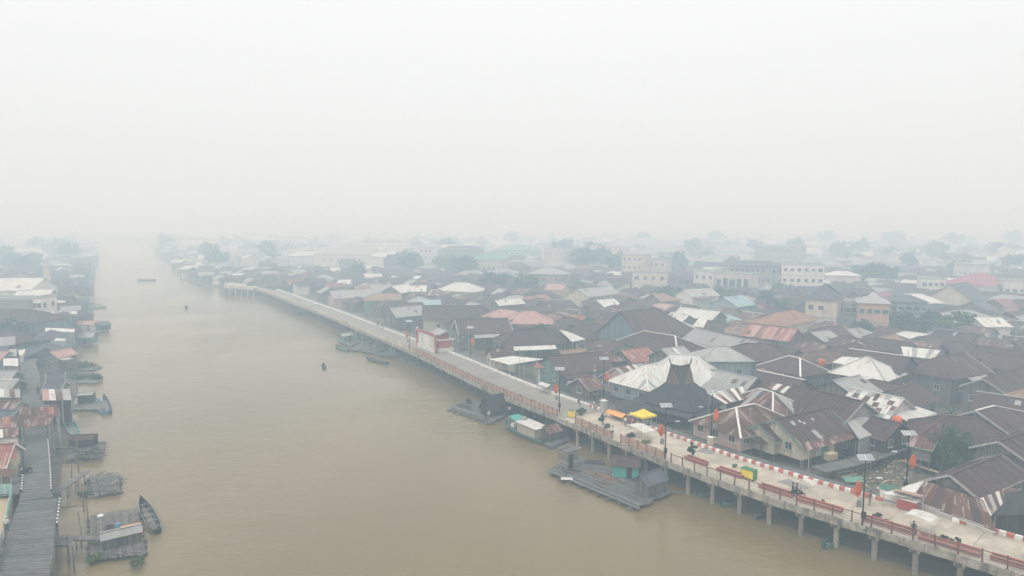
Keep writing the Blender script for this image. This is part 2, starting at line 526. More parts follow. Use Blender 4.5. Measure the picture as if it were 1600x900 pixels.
def water_mat():
    m, nt, b = new_mat('river_water', 0.13, 0.5)
    tc = nt.nodes.new('ShaderNodeTexCoord')
    v = tc.outputs['Object']
    f = noise(nt, mapping(nt, v, (1, 0.5, 1)), 0.02, 5, 0.6)
    col = ramp(nt, f, (0.17, 0.128, 0.06), (0.212, 0.162, 0.08), 0.35, 0.65)
    nt.links.new(col, b.inputs['Base Color'])
    # silt streaks drawn out along the current
    st = noise(nt, mapping(nt, v, (0.05, 0.012, 1)), 1.0, 5, 0.65)
    col2 = mixc(nt, math_(nt, 'MULTIPLY', ramp(nt, st, (0, 0, 0), (1, 1, 1), 0.45, 0.7), 0.5), col, (0.16, 0.125, 0.07))
    nt.links.new(col2, b.inputs['Base Color'])
    b.inputs['IOR'].default_value = 1.36
    big = noise(nt, mapping(nt, v, (0.35, 0.8, 1)), 0.35, 5, 0.62)
    sm = noise(nt, mapping(nt, v, (0.7, 1.3, 1)), 1.6, 3, 0.55)
    h = math_(nt, 'ADD', math_(nt, 'MULTIPLY', big, 1.0), math_(nt, 'MULTIPLY', sm, 0.28))
    calm = noise(nt, v, 0.03, 3, 0.5)
    cr = nt.nodes.new('ShaderNodeMapRange'); cr.inputs['From Min'].default_value = 0.38; cr.inputs['From Max'].default_value = 0.62
    cr.inputs['To Min'].default_value = 0.25; cr.inputs['To Max'].default_value = 1.0
    nt.links.new(calm, cr.inputs[0])
    bp = nt.nodes.new('ShaderNodeBump'); bp.inputs['Distance'].default_value = 0.3
    nt.links.new(cr.outputs[0], bp.inputs['Strength'])
    nt.links.new(h, bp.inputs['Height'])
    nt.links.new(bp.outputs[0], b.inputs['Normal'])
    return m

def mud_mat(name, c, c2, c3):
    m, nt, b = new_mat(name, 0.9, 0.2)
    tc = nt.nodes.new('ShaderNodeTexCoord')
    v = tc.outputs['Object']
    col = ramp(nt, noise(nt, v, 0.35, 6, 0.7), c, c2, 0.35, 0.65)
    g = ramp(nt, noise(nt, v, 0.06, 5, 0.7), (0, 0, 0), (1, 1, 1), 0.48, 0.62)
    col = mixc(nt, g, col, c3)
    nt.links.new(col, b.inputs['Base Color'])
    bp = nt.nodes.new('ShaderNodeBump'); bp.inputs['Strength'].default_value = 0.6
    bp.inputs['Distance'].default_value = 0.15
    nt.links.new(noise(nt, v, 1.5, 6, 0.7), bp.inputs['Height'])
    nt.links.new(bp.outputs[0], b.inputs['Normal'])
    return m
EXT = 3000.0
wm = MB(); wm.face([(-EXT, -500, 0), (EXT, -500, 0), (EXT, EXT, 0), (-EXT, EXT, 0)])
water = tag(wm.build('river_water', water_mat()), kind='structure')
mudm = mud_mat('mud', (0.105, 0.09, 0.07), (0.17, 0.145, 0.11), (0.055, 0.075, 0.04))
# right bank: under the promenade, then the open shore of the far reach
sh = [prom(s, 5.5) for s in range(0, NP, 6)]
sh += [G(x, y, 0.6) for x, y in ((346, 447), (318, 445), (296, 436), (281, 422), (265, 408), (250, 398), (242, 388), (235, 381), (205, 377), (160, 374.5))]
sk = []
for i, p in enumerate(sh):
    a = sh[max(0, i - 1)]; b = sh[min(len(sh) - 1, i + 1)]
    t = (b - a).normalized(); n = Vector((t.y, -t.x, 0))
    sk.append((Vector((p.x, p.y, MUD)), Vector((p.x - n.x * 5, p.y - n.y * 5, -0.4))))
right_bank = tag(big_face('town_ground', [(p.x, p.y) for p in sh] + [(-900, 2950), (2950, 2950), (2950, -150), (140, -150)], MUD, mudm, sk), kind='structure')
lsh = [(-22, -20), (-36, 38)] + [tuple(G(x, y, 0.6))[:2] for x, y in ((48, 800), (58, 730), (80, 655), (98, 600), (104, 560), (118, 520), (134, 480), (139, 440), (147, 405), (149, 388), (150, 378))]
lsk = []
lv = [Vector((p[0], p[1], 0)) for p in lsh]
for i, p in enumerate(lv):
    a = lv[max(0, i - 1)]; b = lv[min(len(lv) - 1, i + 1)]
    t = (b - a).normalized(); n = Vector((t.y, -t.x, 0))
    lsk.append((Vector((p.x, p.y, MUD)), Vector((p.x + n.x * 4, p.y + n.y * 4, -0.4))))
left_bank = tag(big_face('bank_ground', lsh + [(-950, 2900), (-2950, 2900), (-2950, -20)], MUD, mudm, lsk), kind='structure')

# ------------------------------------------------------------------ haze: the smoke in the air
hm = bpy.data.materials.new('haze'); hm.use_nodes = True
nt = hm.node_tree; nt.nodes.clear()
o_ = nt.nodes.new('ShaderNodeOutputMaterial')
pv = nt.nodes.new('ShaderNodeVolumePrincipled')
pv.inputs['Color'].default_value = (0.63, 0.845, 1.0, 1)
pv.inputs['Absorption Color'].default_value = (1, 1, 1, 1)
pv.inputs['Density'].default_value = HAZE_DENSITY
pv.inputs['Anisotropy'].default_value = 0.0
nt.links.new(pv.outputs[0], o_.inputs['Volume'])
hb = MB(); hb.box((0, (EXT - 500) / 2, (HAZE_TOP - 1.5) / 2), (2 * EXT + 200, EXT + 500 + 200, HAZE_TOP + 1.5))
haze = tag(hb.build('haze', hm), 'pale grey smoke haze lying over the river and town', None, None, 'stuff')

# ------------------------------------------------------------------ promenade
S_END = NP - 2
S_SPLIT = s_px(880, 656)
def ribbon(name, s0, s1, o0, o1, z, t, mat, step=2.0, parent=None):
    m = MB(); ss = []
    s = s0
    while s < s1: ss.append(s); s += step
    ss.append(s1)
    f0 = o0 if callable(o0) else (lambda s: o0)
    f1 = o1 if callable(o1) else (lambda s: o1)
    for a, b in zip(ss, ss[1:]):
        p = [prom(a, f0(a), z), prom(a, f1(a), z), prom(b, f1(b), z), prom(b, f0(b), z)]
        q = [v - Vector((0, 0, t)) for v in p]
        m.face(p); m.face(q[::-1])
        m.face([p[0], p[3], q[3], q[0]]); m.face([p[2], p[1], q[1], q[2]])
    return m.build(name, mat, parent)

def conc_mat(name, c, c2, dirt):
    m, nt, b = new_mat(name, 0.85, 0.25)
    tc = nt.nodes.new('ShaderNodeTexCoord'); v = tc.outputs['Object']
    col = ramp(nt, noise(nt, v, 0.5, 7, 0.7), c2, c, 0.35, 0.65)
    st = ramp(nt, noise(nt, mapping(nt, v, (1, 1, 0.3)), 0.16, 6, 0.72), (0, 0, 0), (1, 1, 1), 0.5, 0.72)
    col = mixc(nt, math_(nt, 'MULTIPLY', st, 0.85), col, dirt)
    nt.links.new(col, b.inputs['Base Color'])
    bp = nt.nodes.new('ShaderNodeBump'); bp.inputs['Strength'].default_value = 0.25; bp.inputs['Distance'].default_value = 0.03
    nt.links.new(noise(nt, v, 6, 5, 0.7), bp.inputs['Height'])
    nt.links.new(bp.outputs[0], b.inputs['Normal'])
    return m
deck_m = conc_mat('deck_concrete', (0.56, 0.505, 0.41), (0.39, 0.35, 0.285), (0.22, 0.2, 0.165))
asph_m = conc_mat('deck_grey', (0.3, 0.28, 0.245), (0.235, 0.22, 0.195), (0.16, 0.15, 0.135))
def fascia_mat():
    m, nt, b = new_mat('fascia', 0.9, 0.2)
    tc = nt.nodes.new('ShaderNodeTexCoord'); v = tc.outputs['Object']
    col = ramp(nt, noise(nt, v, 0.8, 7, 0.7), (0.2, 0.185, 0.155), (0.46, 0.43, 0.37), 0.36, 0.6)
    drip = ramp(nt, noise(nt, mapping(nt, v, (1, 1, 0.12)), 1.6, 5, 0.7), (0, 0, 0), (1, 1, 1), 0.5, 0.62)
    col = mixc(nt, math_(nt, 'MULTIPLY', drip, 0.7), col, (0.085, 0.078, 0.068))
    nt.links.new(col, b.inputs['Base Color'])
    bp = nt.nodes.new('ShaderNodeBump'); bp.inputs['Strength'].default_value = 0.3; bp.inputs['Distance'].default_value = 0.05
    nt.links.new(noise(nt, v, 5, 5, 0.7), bp.inputs['Height'])
    nt.links.new(bp.outputs[0], b.inputs['Normal'])
    return m
fasc_m = fascia_mat()
promenade = thing('promenade_pavement', None, None)
promenade['kind'] = 'structure'
# deck bays with open joints between the spans
BAY = 3.95
nb = int(S_END / BAY)
for i in range(nb):
    a, b = i * BAY, (i + 1) * BAY - 0.04
    mt = deck_m if a < S_SPLIT else asph_m
    ribbon('deck_bay', a, b, 0.35, lambda s: wd(s), DECK, 0.35, mt, 1.8, promenade)
    # edge beam: two cast panels per bay, proud of the deck and uneven
    for k in range(2):
        aa = a + k * BAY / 2; bb = aa + BAY / 2 - 0.03
        pr = U(-0.03, 0.03)
        ribbon('edge_panel', aa, bb, -0.02 + pr, 0.34, DECK + 0.1 + U(-.02, .02), 0.85 + U(-.06, .06), fasc_m, 2.8, promenade)
# piers
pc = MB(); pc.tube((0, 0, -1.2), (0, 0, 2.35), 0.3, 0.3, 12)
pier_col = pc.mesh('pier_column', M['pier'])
pcap = MB(); pcap.box((0, 0, 2.56), (1.0, 1.0, 0.42)); pcap.box((0, 0, 2.9), (0.7, 0.7, 0.26))
pier_cap = pcap.mesh('pier_cap', fasc_m)
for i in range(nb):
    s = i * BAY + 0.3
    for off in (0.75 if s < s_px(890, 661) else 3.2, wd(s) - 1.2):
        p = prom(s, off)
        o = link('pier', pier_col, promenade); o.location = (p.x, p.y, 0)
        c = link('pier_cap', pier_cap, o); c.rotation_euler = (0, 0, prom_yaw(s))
    if i % 2 == 0 or i < 30:
        m = MB(); m.beam(prom(s, 0.4, 3.06), prom(s, wd(s) - 0.4, 3.06), 0.45, 0.36)
        m.build('cross_beam', fasc_m, promenade)
# kerb of painted blocks along the town side
gap0, gap1 = s_px(1465, 840), s_px(1352, 800)
BL = 0.7
kb = MB(); kb.box((0, 0, 0.2), (BL - 0.03, 0.42, 0.4)); kb.box((0, 0, 0.42), (BL - 0.08, 0.32, 0.06))
k_red = kb.mesh('kerb_block', M['paint_kerbred']); k_white = kb.mesh('kerb_block', M['paint_white'])
kerb = thing('kerb', None, None); kerb['kind'] = 'structure'
i = 0; s = 4.0
S_W = s_px(876, 640)
while s < S_END - 6:
    off = wd(s) - 0.25
    p = prom(s, off)
    far = s > s_px(643, 550)
    if not (gap0 < s < gap1):
        if i < 298:
            red = (i % 2 == 0)
            o = link('kerb_block', k_red if red and s < S_W else k_white, kerb)
            o.location = (p.x, p.y, DECK); o.rotation_euler = (U(-.01, .01), U(-.008, .008), prom_yaw(s) + U(-.015, .015))
            i += 1
        else: break
    s += BL
ribbon('kerb_strip', s, S_END - 3, lambda q: wd(q) - .45, lambda q: wd(q) - .05, DECK + 0.42, 0.42, M['paint_white'], 3, kerb)

# ---- railings
rail_posts = [0]
post_m = MB(); post_m.box((0, 0, 0.62), (0.12, 0.12, 1.25)); post_m.box((0, 0, 1.26), (0.14, 0.14, 0.05)); post_m.box((0, 0, 0.03), (0.2, 0.2, 0.06))
post_me = post_m.mesh('post', M['paint_redrail'])
def railing(name, label, s0, s1, gap, z0, panel=None, rails=(0.3, 0.58, 0.86, 1.12), top='paint_redrail', group=None, pm=post_me):
    t = thing(name, label, 'railing', prom(s0, 0.15, z0), 0, group)
    org = t.location.copy()
    n = max(1, round((s1 - s0) / gap)); g = (s1 - s0) / n
    for k in range(n + 1):
        s = s0 + g * k
        p = prom(s, 0.15, z0) - org
        o = link('post', pm, t); o.location = p; o.rotation_euler = (U(-.04, .04), U(-.04, .04), prom_yaw(s))
        if k < n:
            q = prom(s + g, 0.15, z0) - org
            d = (q - p).normalized() * 0.045
            if panel:
                m = MB(); m.beam(p + d + Vector((0, 0, 0.6)), q - d + Vector((0, 0, 0.6)), 0.05, 0.82)
                m.build('panel', M[panel], t)
    for h in rails:
        m = MB()
        for k in range(n):
            p = prom(s0 + g * k, 0.15, z0) - org; q = prom(s0 + g * (k + 1), 0.15, z0) - org
            wdt = 0.08 if h == rails[-1] else 0.035
            m.beam(p + Vector((0, 0, h)), q + Vector((0, 0, h - 0.0)), wdt, wdt)
        m.build('rail' if h != rails[-1] else 'top_rail', M[top if h == rails[-1] else 'metal'] if not panel else M[top], t)
    return t
Z = DECK + 0.11
railing('railing', 'brown post and thin bar railing along the near end of the promenade', 6, s_px(1046, 723), 2.0, Z)
railing('railing', 'pink panelled railing with leaning dark red posts beside the yellow tent', s_px(1036, 720), s_px(969, 692), 1.75, Z, 'panel_pink', (0.14, 1.14))
railing('railing', 'short pink panelled railing by the yellow bin and bushes', s_px(952, 687), s_px(897, 664), 1.75, Z, 'panel_pink', (0.14, 1.14))
railing('railing', 'long salmon pink railing with close red posts along the grey paving', s_px(872, 653), s_px(646, 551), 1.3, Z, 'panel_pink', (0.14, 1.14), 'paint_red')
par = MB()
t = thing('parapet', 'plain tan parapet along the far bend of the promenade', 'parapet', prom(s_px(640, 549), 0.2, DECK))
s0 = s_px(640, 549); org = t.location.copy(); k = 0
while s0 < S_END - 2:
    m = MB(); a = prom(s0, 0.2, DECK + .62) - org; b = prom(min(S_END, s0 + 2.94), 0.2, DECK + .62) - org
    m.beam(a, b, 0.16, 1.2); m.build('parapet_panel', M['wall_cream'], t)
    m = MB(); m.beam(a + Vector((0, 0, .63)), b + Vector((0, 0, .63)), 0.24, 0.1); m.build('coping', M['trim_grey'], t)
    s0 += 3.0
# viewing platform at the far end of the promenade
pl = [G(*q, DECK) for q in ((350, 449), (396, 452), (410, 441), (356, 437))]
m = MB(); m.slab(pl[::1], 0.5); vp = tag(m.build('platform_pavement', deck_m), kind='structure')
t = thing('parapet', 'square tan parapet round the far viewing platform', 'parapet', pl[0])
for a, b in ((3, 0), (0, 1), (2, 3)):
    m = MB(); m.beam(pl[a] - pl[0] + Vector((0, 0, .6)), pl[b] - pl[0] + Vector((0, 0, .6)), 0.2, 1.2); m.build('parapet_panel', M['wall_cream'], t)
m = MB()
for a in range(6):
    p = pl[0].lerp(pl[1], a / 5); m.tube((p.x, p.y, -1), (p.x, p.y, DECK - .5), 0.35, 0.35, 8)
m.build('piers', M['concrete'], vp)

# ---- lane of dark boards between the kerb and the houses
lane = thing('boardwalk_lane', None, None); lane['kind'] = 'structure'
s = 60.0; k = 0
s_l0 = s_px(1352, 812); s_l1 = s_px(700, 580)
s = s_l0
while s < s_l1:
    b = s + 0.62
    m = ribbon('plank' if k < 290 else 'boards', s, b, lambda q: wd(q) + .25 + U(-.05, .05), lambda q: wd(q) + 4.7 + U(-.12, .12), LANE + U(-.012, .012), 0.08, M['plank_walk'], 1, lane)
    s = b + 0.03; k += 1
    if k >= 290: break
ribbon('boards', s, S_END - 40, lambda q: wd(q) + .25, lambda q: wd(q) + 4.6, LANE, 0.1, M['plank_walk'], 3, lane)
m = MB()
s = s_l0
while s < s_px(700, 580):
    for off in (0.9, 4.2):
        p = prom(s, wd(s) + off); m.tube((p.x, p.y, 0.4), (p.x, p.y, LANE - .09), 0.09, 0.08, 6)
    s += 3
m.build('stilts', M['log'], lane)
# side jetty of boards into the muddy lot
def walkway(name, label, pts, wid, z, pw=0.5, mat='plank_grey', kind=None, stilts=True, cat='walkway', group=None):
    """boards laid across a line of world points"""
    t = thing(name, label, None if kind else cat, (pts[0][0], pts[0][1], 0), 0, group)
    if kind: t['kind'] = kind
    org = Vector((pts[0][0], pts[0][1], 0))
    c = catmull(pts, pw) if len(pts) > 2 else [Vector((pts[0][0], pts[0][1], 0)).lerp(Vector((pts[1][0], pts[1][1], 0)), i / max(1, int((Vector(pts[1][:2]) - Vector(pts[0][:2])).length / pw))) for i in range(int((Vector(pts[1][:2]) - Vector(pts[0][:2])).length / pw) + 1)]
    st = MB(); base = MB(); base.box((0, 0, 0), (pw - 0.03, wid, 0.06)); me = base.mesh('plank', M[mat])
    for i, (a, b) in enumerate(zip(c, c[1:])):
        d = (b - a); yaw = atan2(d.y, d.x)
        mid = (a + b) / 2 - org
        o = link('plank', me, t); o.location = (mid.x, mid.y, z + U(-.015, .015)); o.rotation_euler = (U(-.012, .012), U(-.01, .01), yaw + U(-.03, .03))
        o.scale = (1, 1 + U(-.03, .05), 1)
        if stilts and i % max(1, int(2.4 / pw)) == 0:
            n = Vector((-sin(yaw), cos(yaw), 0))
            for sg in (-1, 1):
                p = mid + n * (sg * (wid / 2 - .12)); st.tube((p.x, p.y, -.8), (p.x + U(-.1, .1), p.y + U(-.1, .1), z - .04), 0.07, 0.06, 6)
            st.beam(mid + n * (wid / 2 - .05) + Vector((0, 0, z - .12)), mid - n * (wid / 2 - .05) + Vector((0, 0, z - .12)), .1, .12)
    for sg in (-1, 1):
        for a, b in zip(c[::2], c[2::2]):
            d = (b - a); n = Vector((-d.y, d.x, 0)).normalized() * (sg * wid * .36)
            st.beam(a - org + n + Vector((0, 0, z - .1)), b - org + n + Vector((0, 0, z - .1)), .1, .12)
    if stilts: st.build('supports', M['log'], t)
    return t
walkway('jetty', 'dark board footway running from the lane past the green shop into the lot', [G(1278, 734, 2.7), G(1352, 717, 2.7), G(1425, 692, 2.7)], 2.4, 2.72, 0.5, 'plank_walk')

# ------------------------------------------------------------------ left boardwalk
def lerp_poly(P, t):
    d = [0]
    for a, b in zip(P, P[1:]): d.append(d[-1] + (b - a).length)
    x = t * d[-1]
    for i in range(len(P) - 1):
        if x <= d[i + 1] or i == len(P) - 2:
            return P[i].lerp(P[i + 1], (x - d[i]) / (d[i + 1] - d[i]))
def plank_deck(root, L, R, z, n, mat='plank_walk', name='plank', th=0.07):
    for i in range(n):
        g = 0.07
        a0, a1 = lerp_poly(L, (i + g) / n), lerp_poly(L, (i + 1 - g) / n)
        b0, b1 = lerp_poly(R, (i + g) / n), lerp_poly(R, (i + 1 - g) / n)
        dz = U(-.015, .015); e = (b0 - a0).normalized() * U(-.08, .08)
        m = MB()
        pts = [Vector((p.x, p.y, z + dz)) for p in (a0 + e, b0 + e, b1 + e, a1 + e)]
        m.slab(pts, th)
        m.build(name, M[mat], root)
ZB = 3.4
bw = thing('boardwalk_path', None, None); bw['kind'] = 'structure'
def W2(pts, z): return [G(x, y, z) for x, y in pts]
ZN = ZB + .25
plank_deck(bw, [G(-20, 985, ZN), G(0, 868, ZN), G(8, 845, ZN), G(17, 815, ZN), G(30, 784, ZN)], [G(72, 990, ZN), G(79, 893, ZN), G(83, 862, ZN), G(85.5, 830, ZN), G(89, 778, ZN)], ZN, 60)
plank_deck(bw, W2([(30, 783), (33, 768.6), (38, 720), (39.5, 688), (38, 660), (35, 629.5)], ZB), W2([(80.5, 777), (80, 768.6), (77.5, 718), (74.5, 686), (69, 655), (65, 632)], ZB), ZB, 110)
plank_deck(bw, W2([(35, 629), (34, 595), (32.5, 566), (35, 558.5), (49, 525), (58, 517), (66, 505)], ZB), W2([(64.8, 631.5), (62, 589), (56, 567), (59, 558.5), (63.5, 537), (68, 518), (73, 505)], ZB), ZB, 115)
sm = MB()
for (px, py) in ((80, 893), (83, 862), (86, 830), (88, 800), (80, 770), (79, 745), (77, 718), (75, 690), (72, 668), (65, 632), (63, 600), (57, 570), (60, 555), (64, 537)):
    p = G(px, py, ZB)
    for k in range(3):
        q = p + Vector((-k * 1.5, -.3 * k, 0)); sm.tube((q.x + U(-.1, .1), q.y, -1), (q.x, q.y, ZB - .1), 0.12, 0.1, 7)
    sm.beam((p.x, p.y, ZB - .2), (p.x - 3.2, p.y - .8, ZB - .2), .18, .2)
for a, b in (((80, 893), (88.6, 780)), ((80, 776), (75, 688))):
    p, q = G(*a, ZB), G(*b, ZB); sm.beam(p + Vector((0, 0, -.22)), q + Vector((0, 0, -.22)), .2, .3)
    sm.beam(p + Vector((-.2, 0, -1.2)), q + Vector((-.2, 0, -1.2)), .12, .15)
sm.build('supports', M['log'], bw)
# black and white painted kerb timbers
kbm = MB(); kbm.box((0, 0, .09), (.5, .14, .18))
kw, kk = kbm.mesh('kerb_block', M['paint_white']), kbm.mesh('kerb_block', M['paint_black'])
for P in ([G(88.6, 822, ZN), G(91, 800, ZN), G(93.3, 780, ZN)], W2([(80, 768), (78.6, 738), (76, 698), (74.4, 686)], ZB), W2([(33, 768.6), (36, 738)], ZB)):
    L = sum((b - a).length for a, b in zip(P, P[1:])); n = int(L / .52)
    for i in range(n):
        p = lerp_poly(P, (i + .5) / n); q = lerp_poly(P, min(1, (i + .6) / n)); d = q - p
        o = link('kerb_block', kw if i % 2 else kk, bw); o.location = (p.x, p.y, p.z + .01); o.rotation_euler = (0, 0, atan2(d.y, d.x))
# ------------------------------------------------------------------ houses
OCC = []            # (x, y, radius, z) of what stands already
LAND = []           # distinctive landmarks for the labels of plain houses: (phrase, px, py)
def window_meshes(wd_, h, frame, style=0):
    key = ('win', wd_, h, frame)
    if key not in MATS:
        f = MB()
        for sg in (-1, 1):
            f.box((sg * wd_ / 2, 0, 0), (.09, .1, h + .18)); f.box((0, 0, sg * h / 2), (wd_ + .09 - .18, .1, .09))
        f.box((0, 0, 0), (.05, .08, h - .09)); f.box((0, -.05, -h / 2 - .09), (wd_ + .3, .22, .07))
        p = MB(); p.box((0, .03, 0), (wd_ - .09, .03, h - .09))
        MATS[key] = (f.mesh('window', M[frame]), p.mesh('pane', M['glass_dark']))
    return MATS[key]
def door_meshes(frame, leaf):
    key = ('door', frame, leaf)
    if key not in MATS:
        d = MB(); d.box((0, 0, 1.0), (.9, .06, 2.0))
        f = MB()
        for sg in (-1, 1): f.box((sg * .5, 0, 1.03), (.1, .12, 2.06))
        f.box((0, 0, 2.1), (1.1, .12, .1))
        MATS[key] = (d.mesh('door', M[leaf]), f.mesh('door_frame', M[frame]))
    return MATS[key]
def seen(n, c):
    return n[0] * (0 - c[0]) + n[1] * (0 - c[1]) > 0

def put_window(root, x, y, z, yaw, wd_=1.0, h=1.1, frame='trim_white'):
    a, b = window_meshes(wd_, h, frame)
    o = link('window', a, root); o.location = (x, y, z); o.rotation_euler = (0, 0, yaw)
    link('pane', b, o)
    return o
def put_door(root, x, y, z, yaw, frame='trim_white', leaf='wood_brown'):
    a, b = door_meshes(frame, leaf)
    o = link('door', a, root); o.location = (x, y, z); o.rotation_euler = (0, 0, yaw)
    link('door_frame', b, o)

def strips(O, u, V, E, a, b, n, mb_for, jit=0.012, mi=0):
    """clip one roof slope (a trapezoid) into n sheets; mb_for(i) gives the mesh builder of sheet i"""
    def f(x):
        if x < a: return x / a if a > 1e-6 else 1.0
        if x > b: return (E - x) / (E - b) if E - b > 1e-6 else 1.0
        return 1.0
    nrm = Vector(u).cross(Vector(V)).normalized()
    if nrm.z < 0: nrm = -nrm
    Vl = V.length
    for i in range(n):
        x0, x1 = E * i / n, E * (i + 1) / n
        dz = nrm * (jit * ((i % 2) * 2 - 1) + U(-jit, jit) * .5)
        knee = [x for x in (a, b) if x0 + 1e-4 < x < x1 - 1e-4]
        top = sorted(set([x0, x1] + knee))
        pts = [(x0, 0.0), (x1, 0.0)]
        for x in reversed(top):
            if f(x) > 1e-4: pts.append((x, f(x)))
        if len(pts) < 3: continue
        P3 = [O + u * x + V * y + dz for x, y in pts]
        uv = [(x, y * Vl) for x, y in pts]
        if (P3[1] - P3[0]).cross(P3[2] - P3[0]).z < 0: P3 = P3[::-1]; uv = uv[::-1]
        mb_for(i).slab(P3, 0.05, mi, uv)

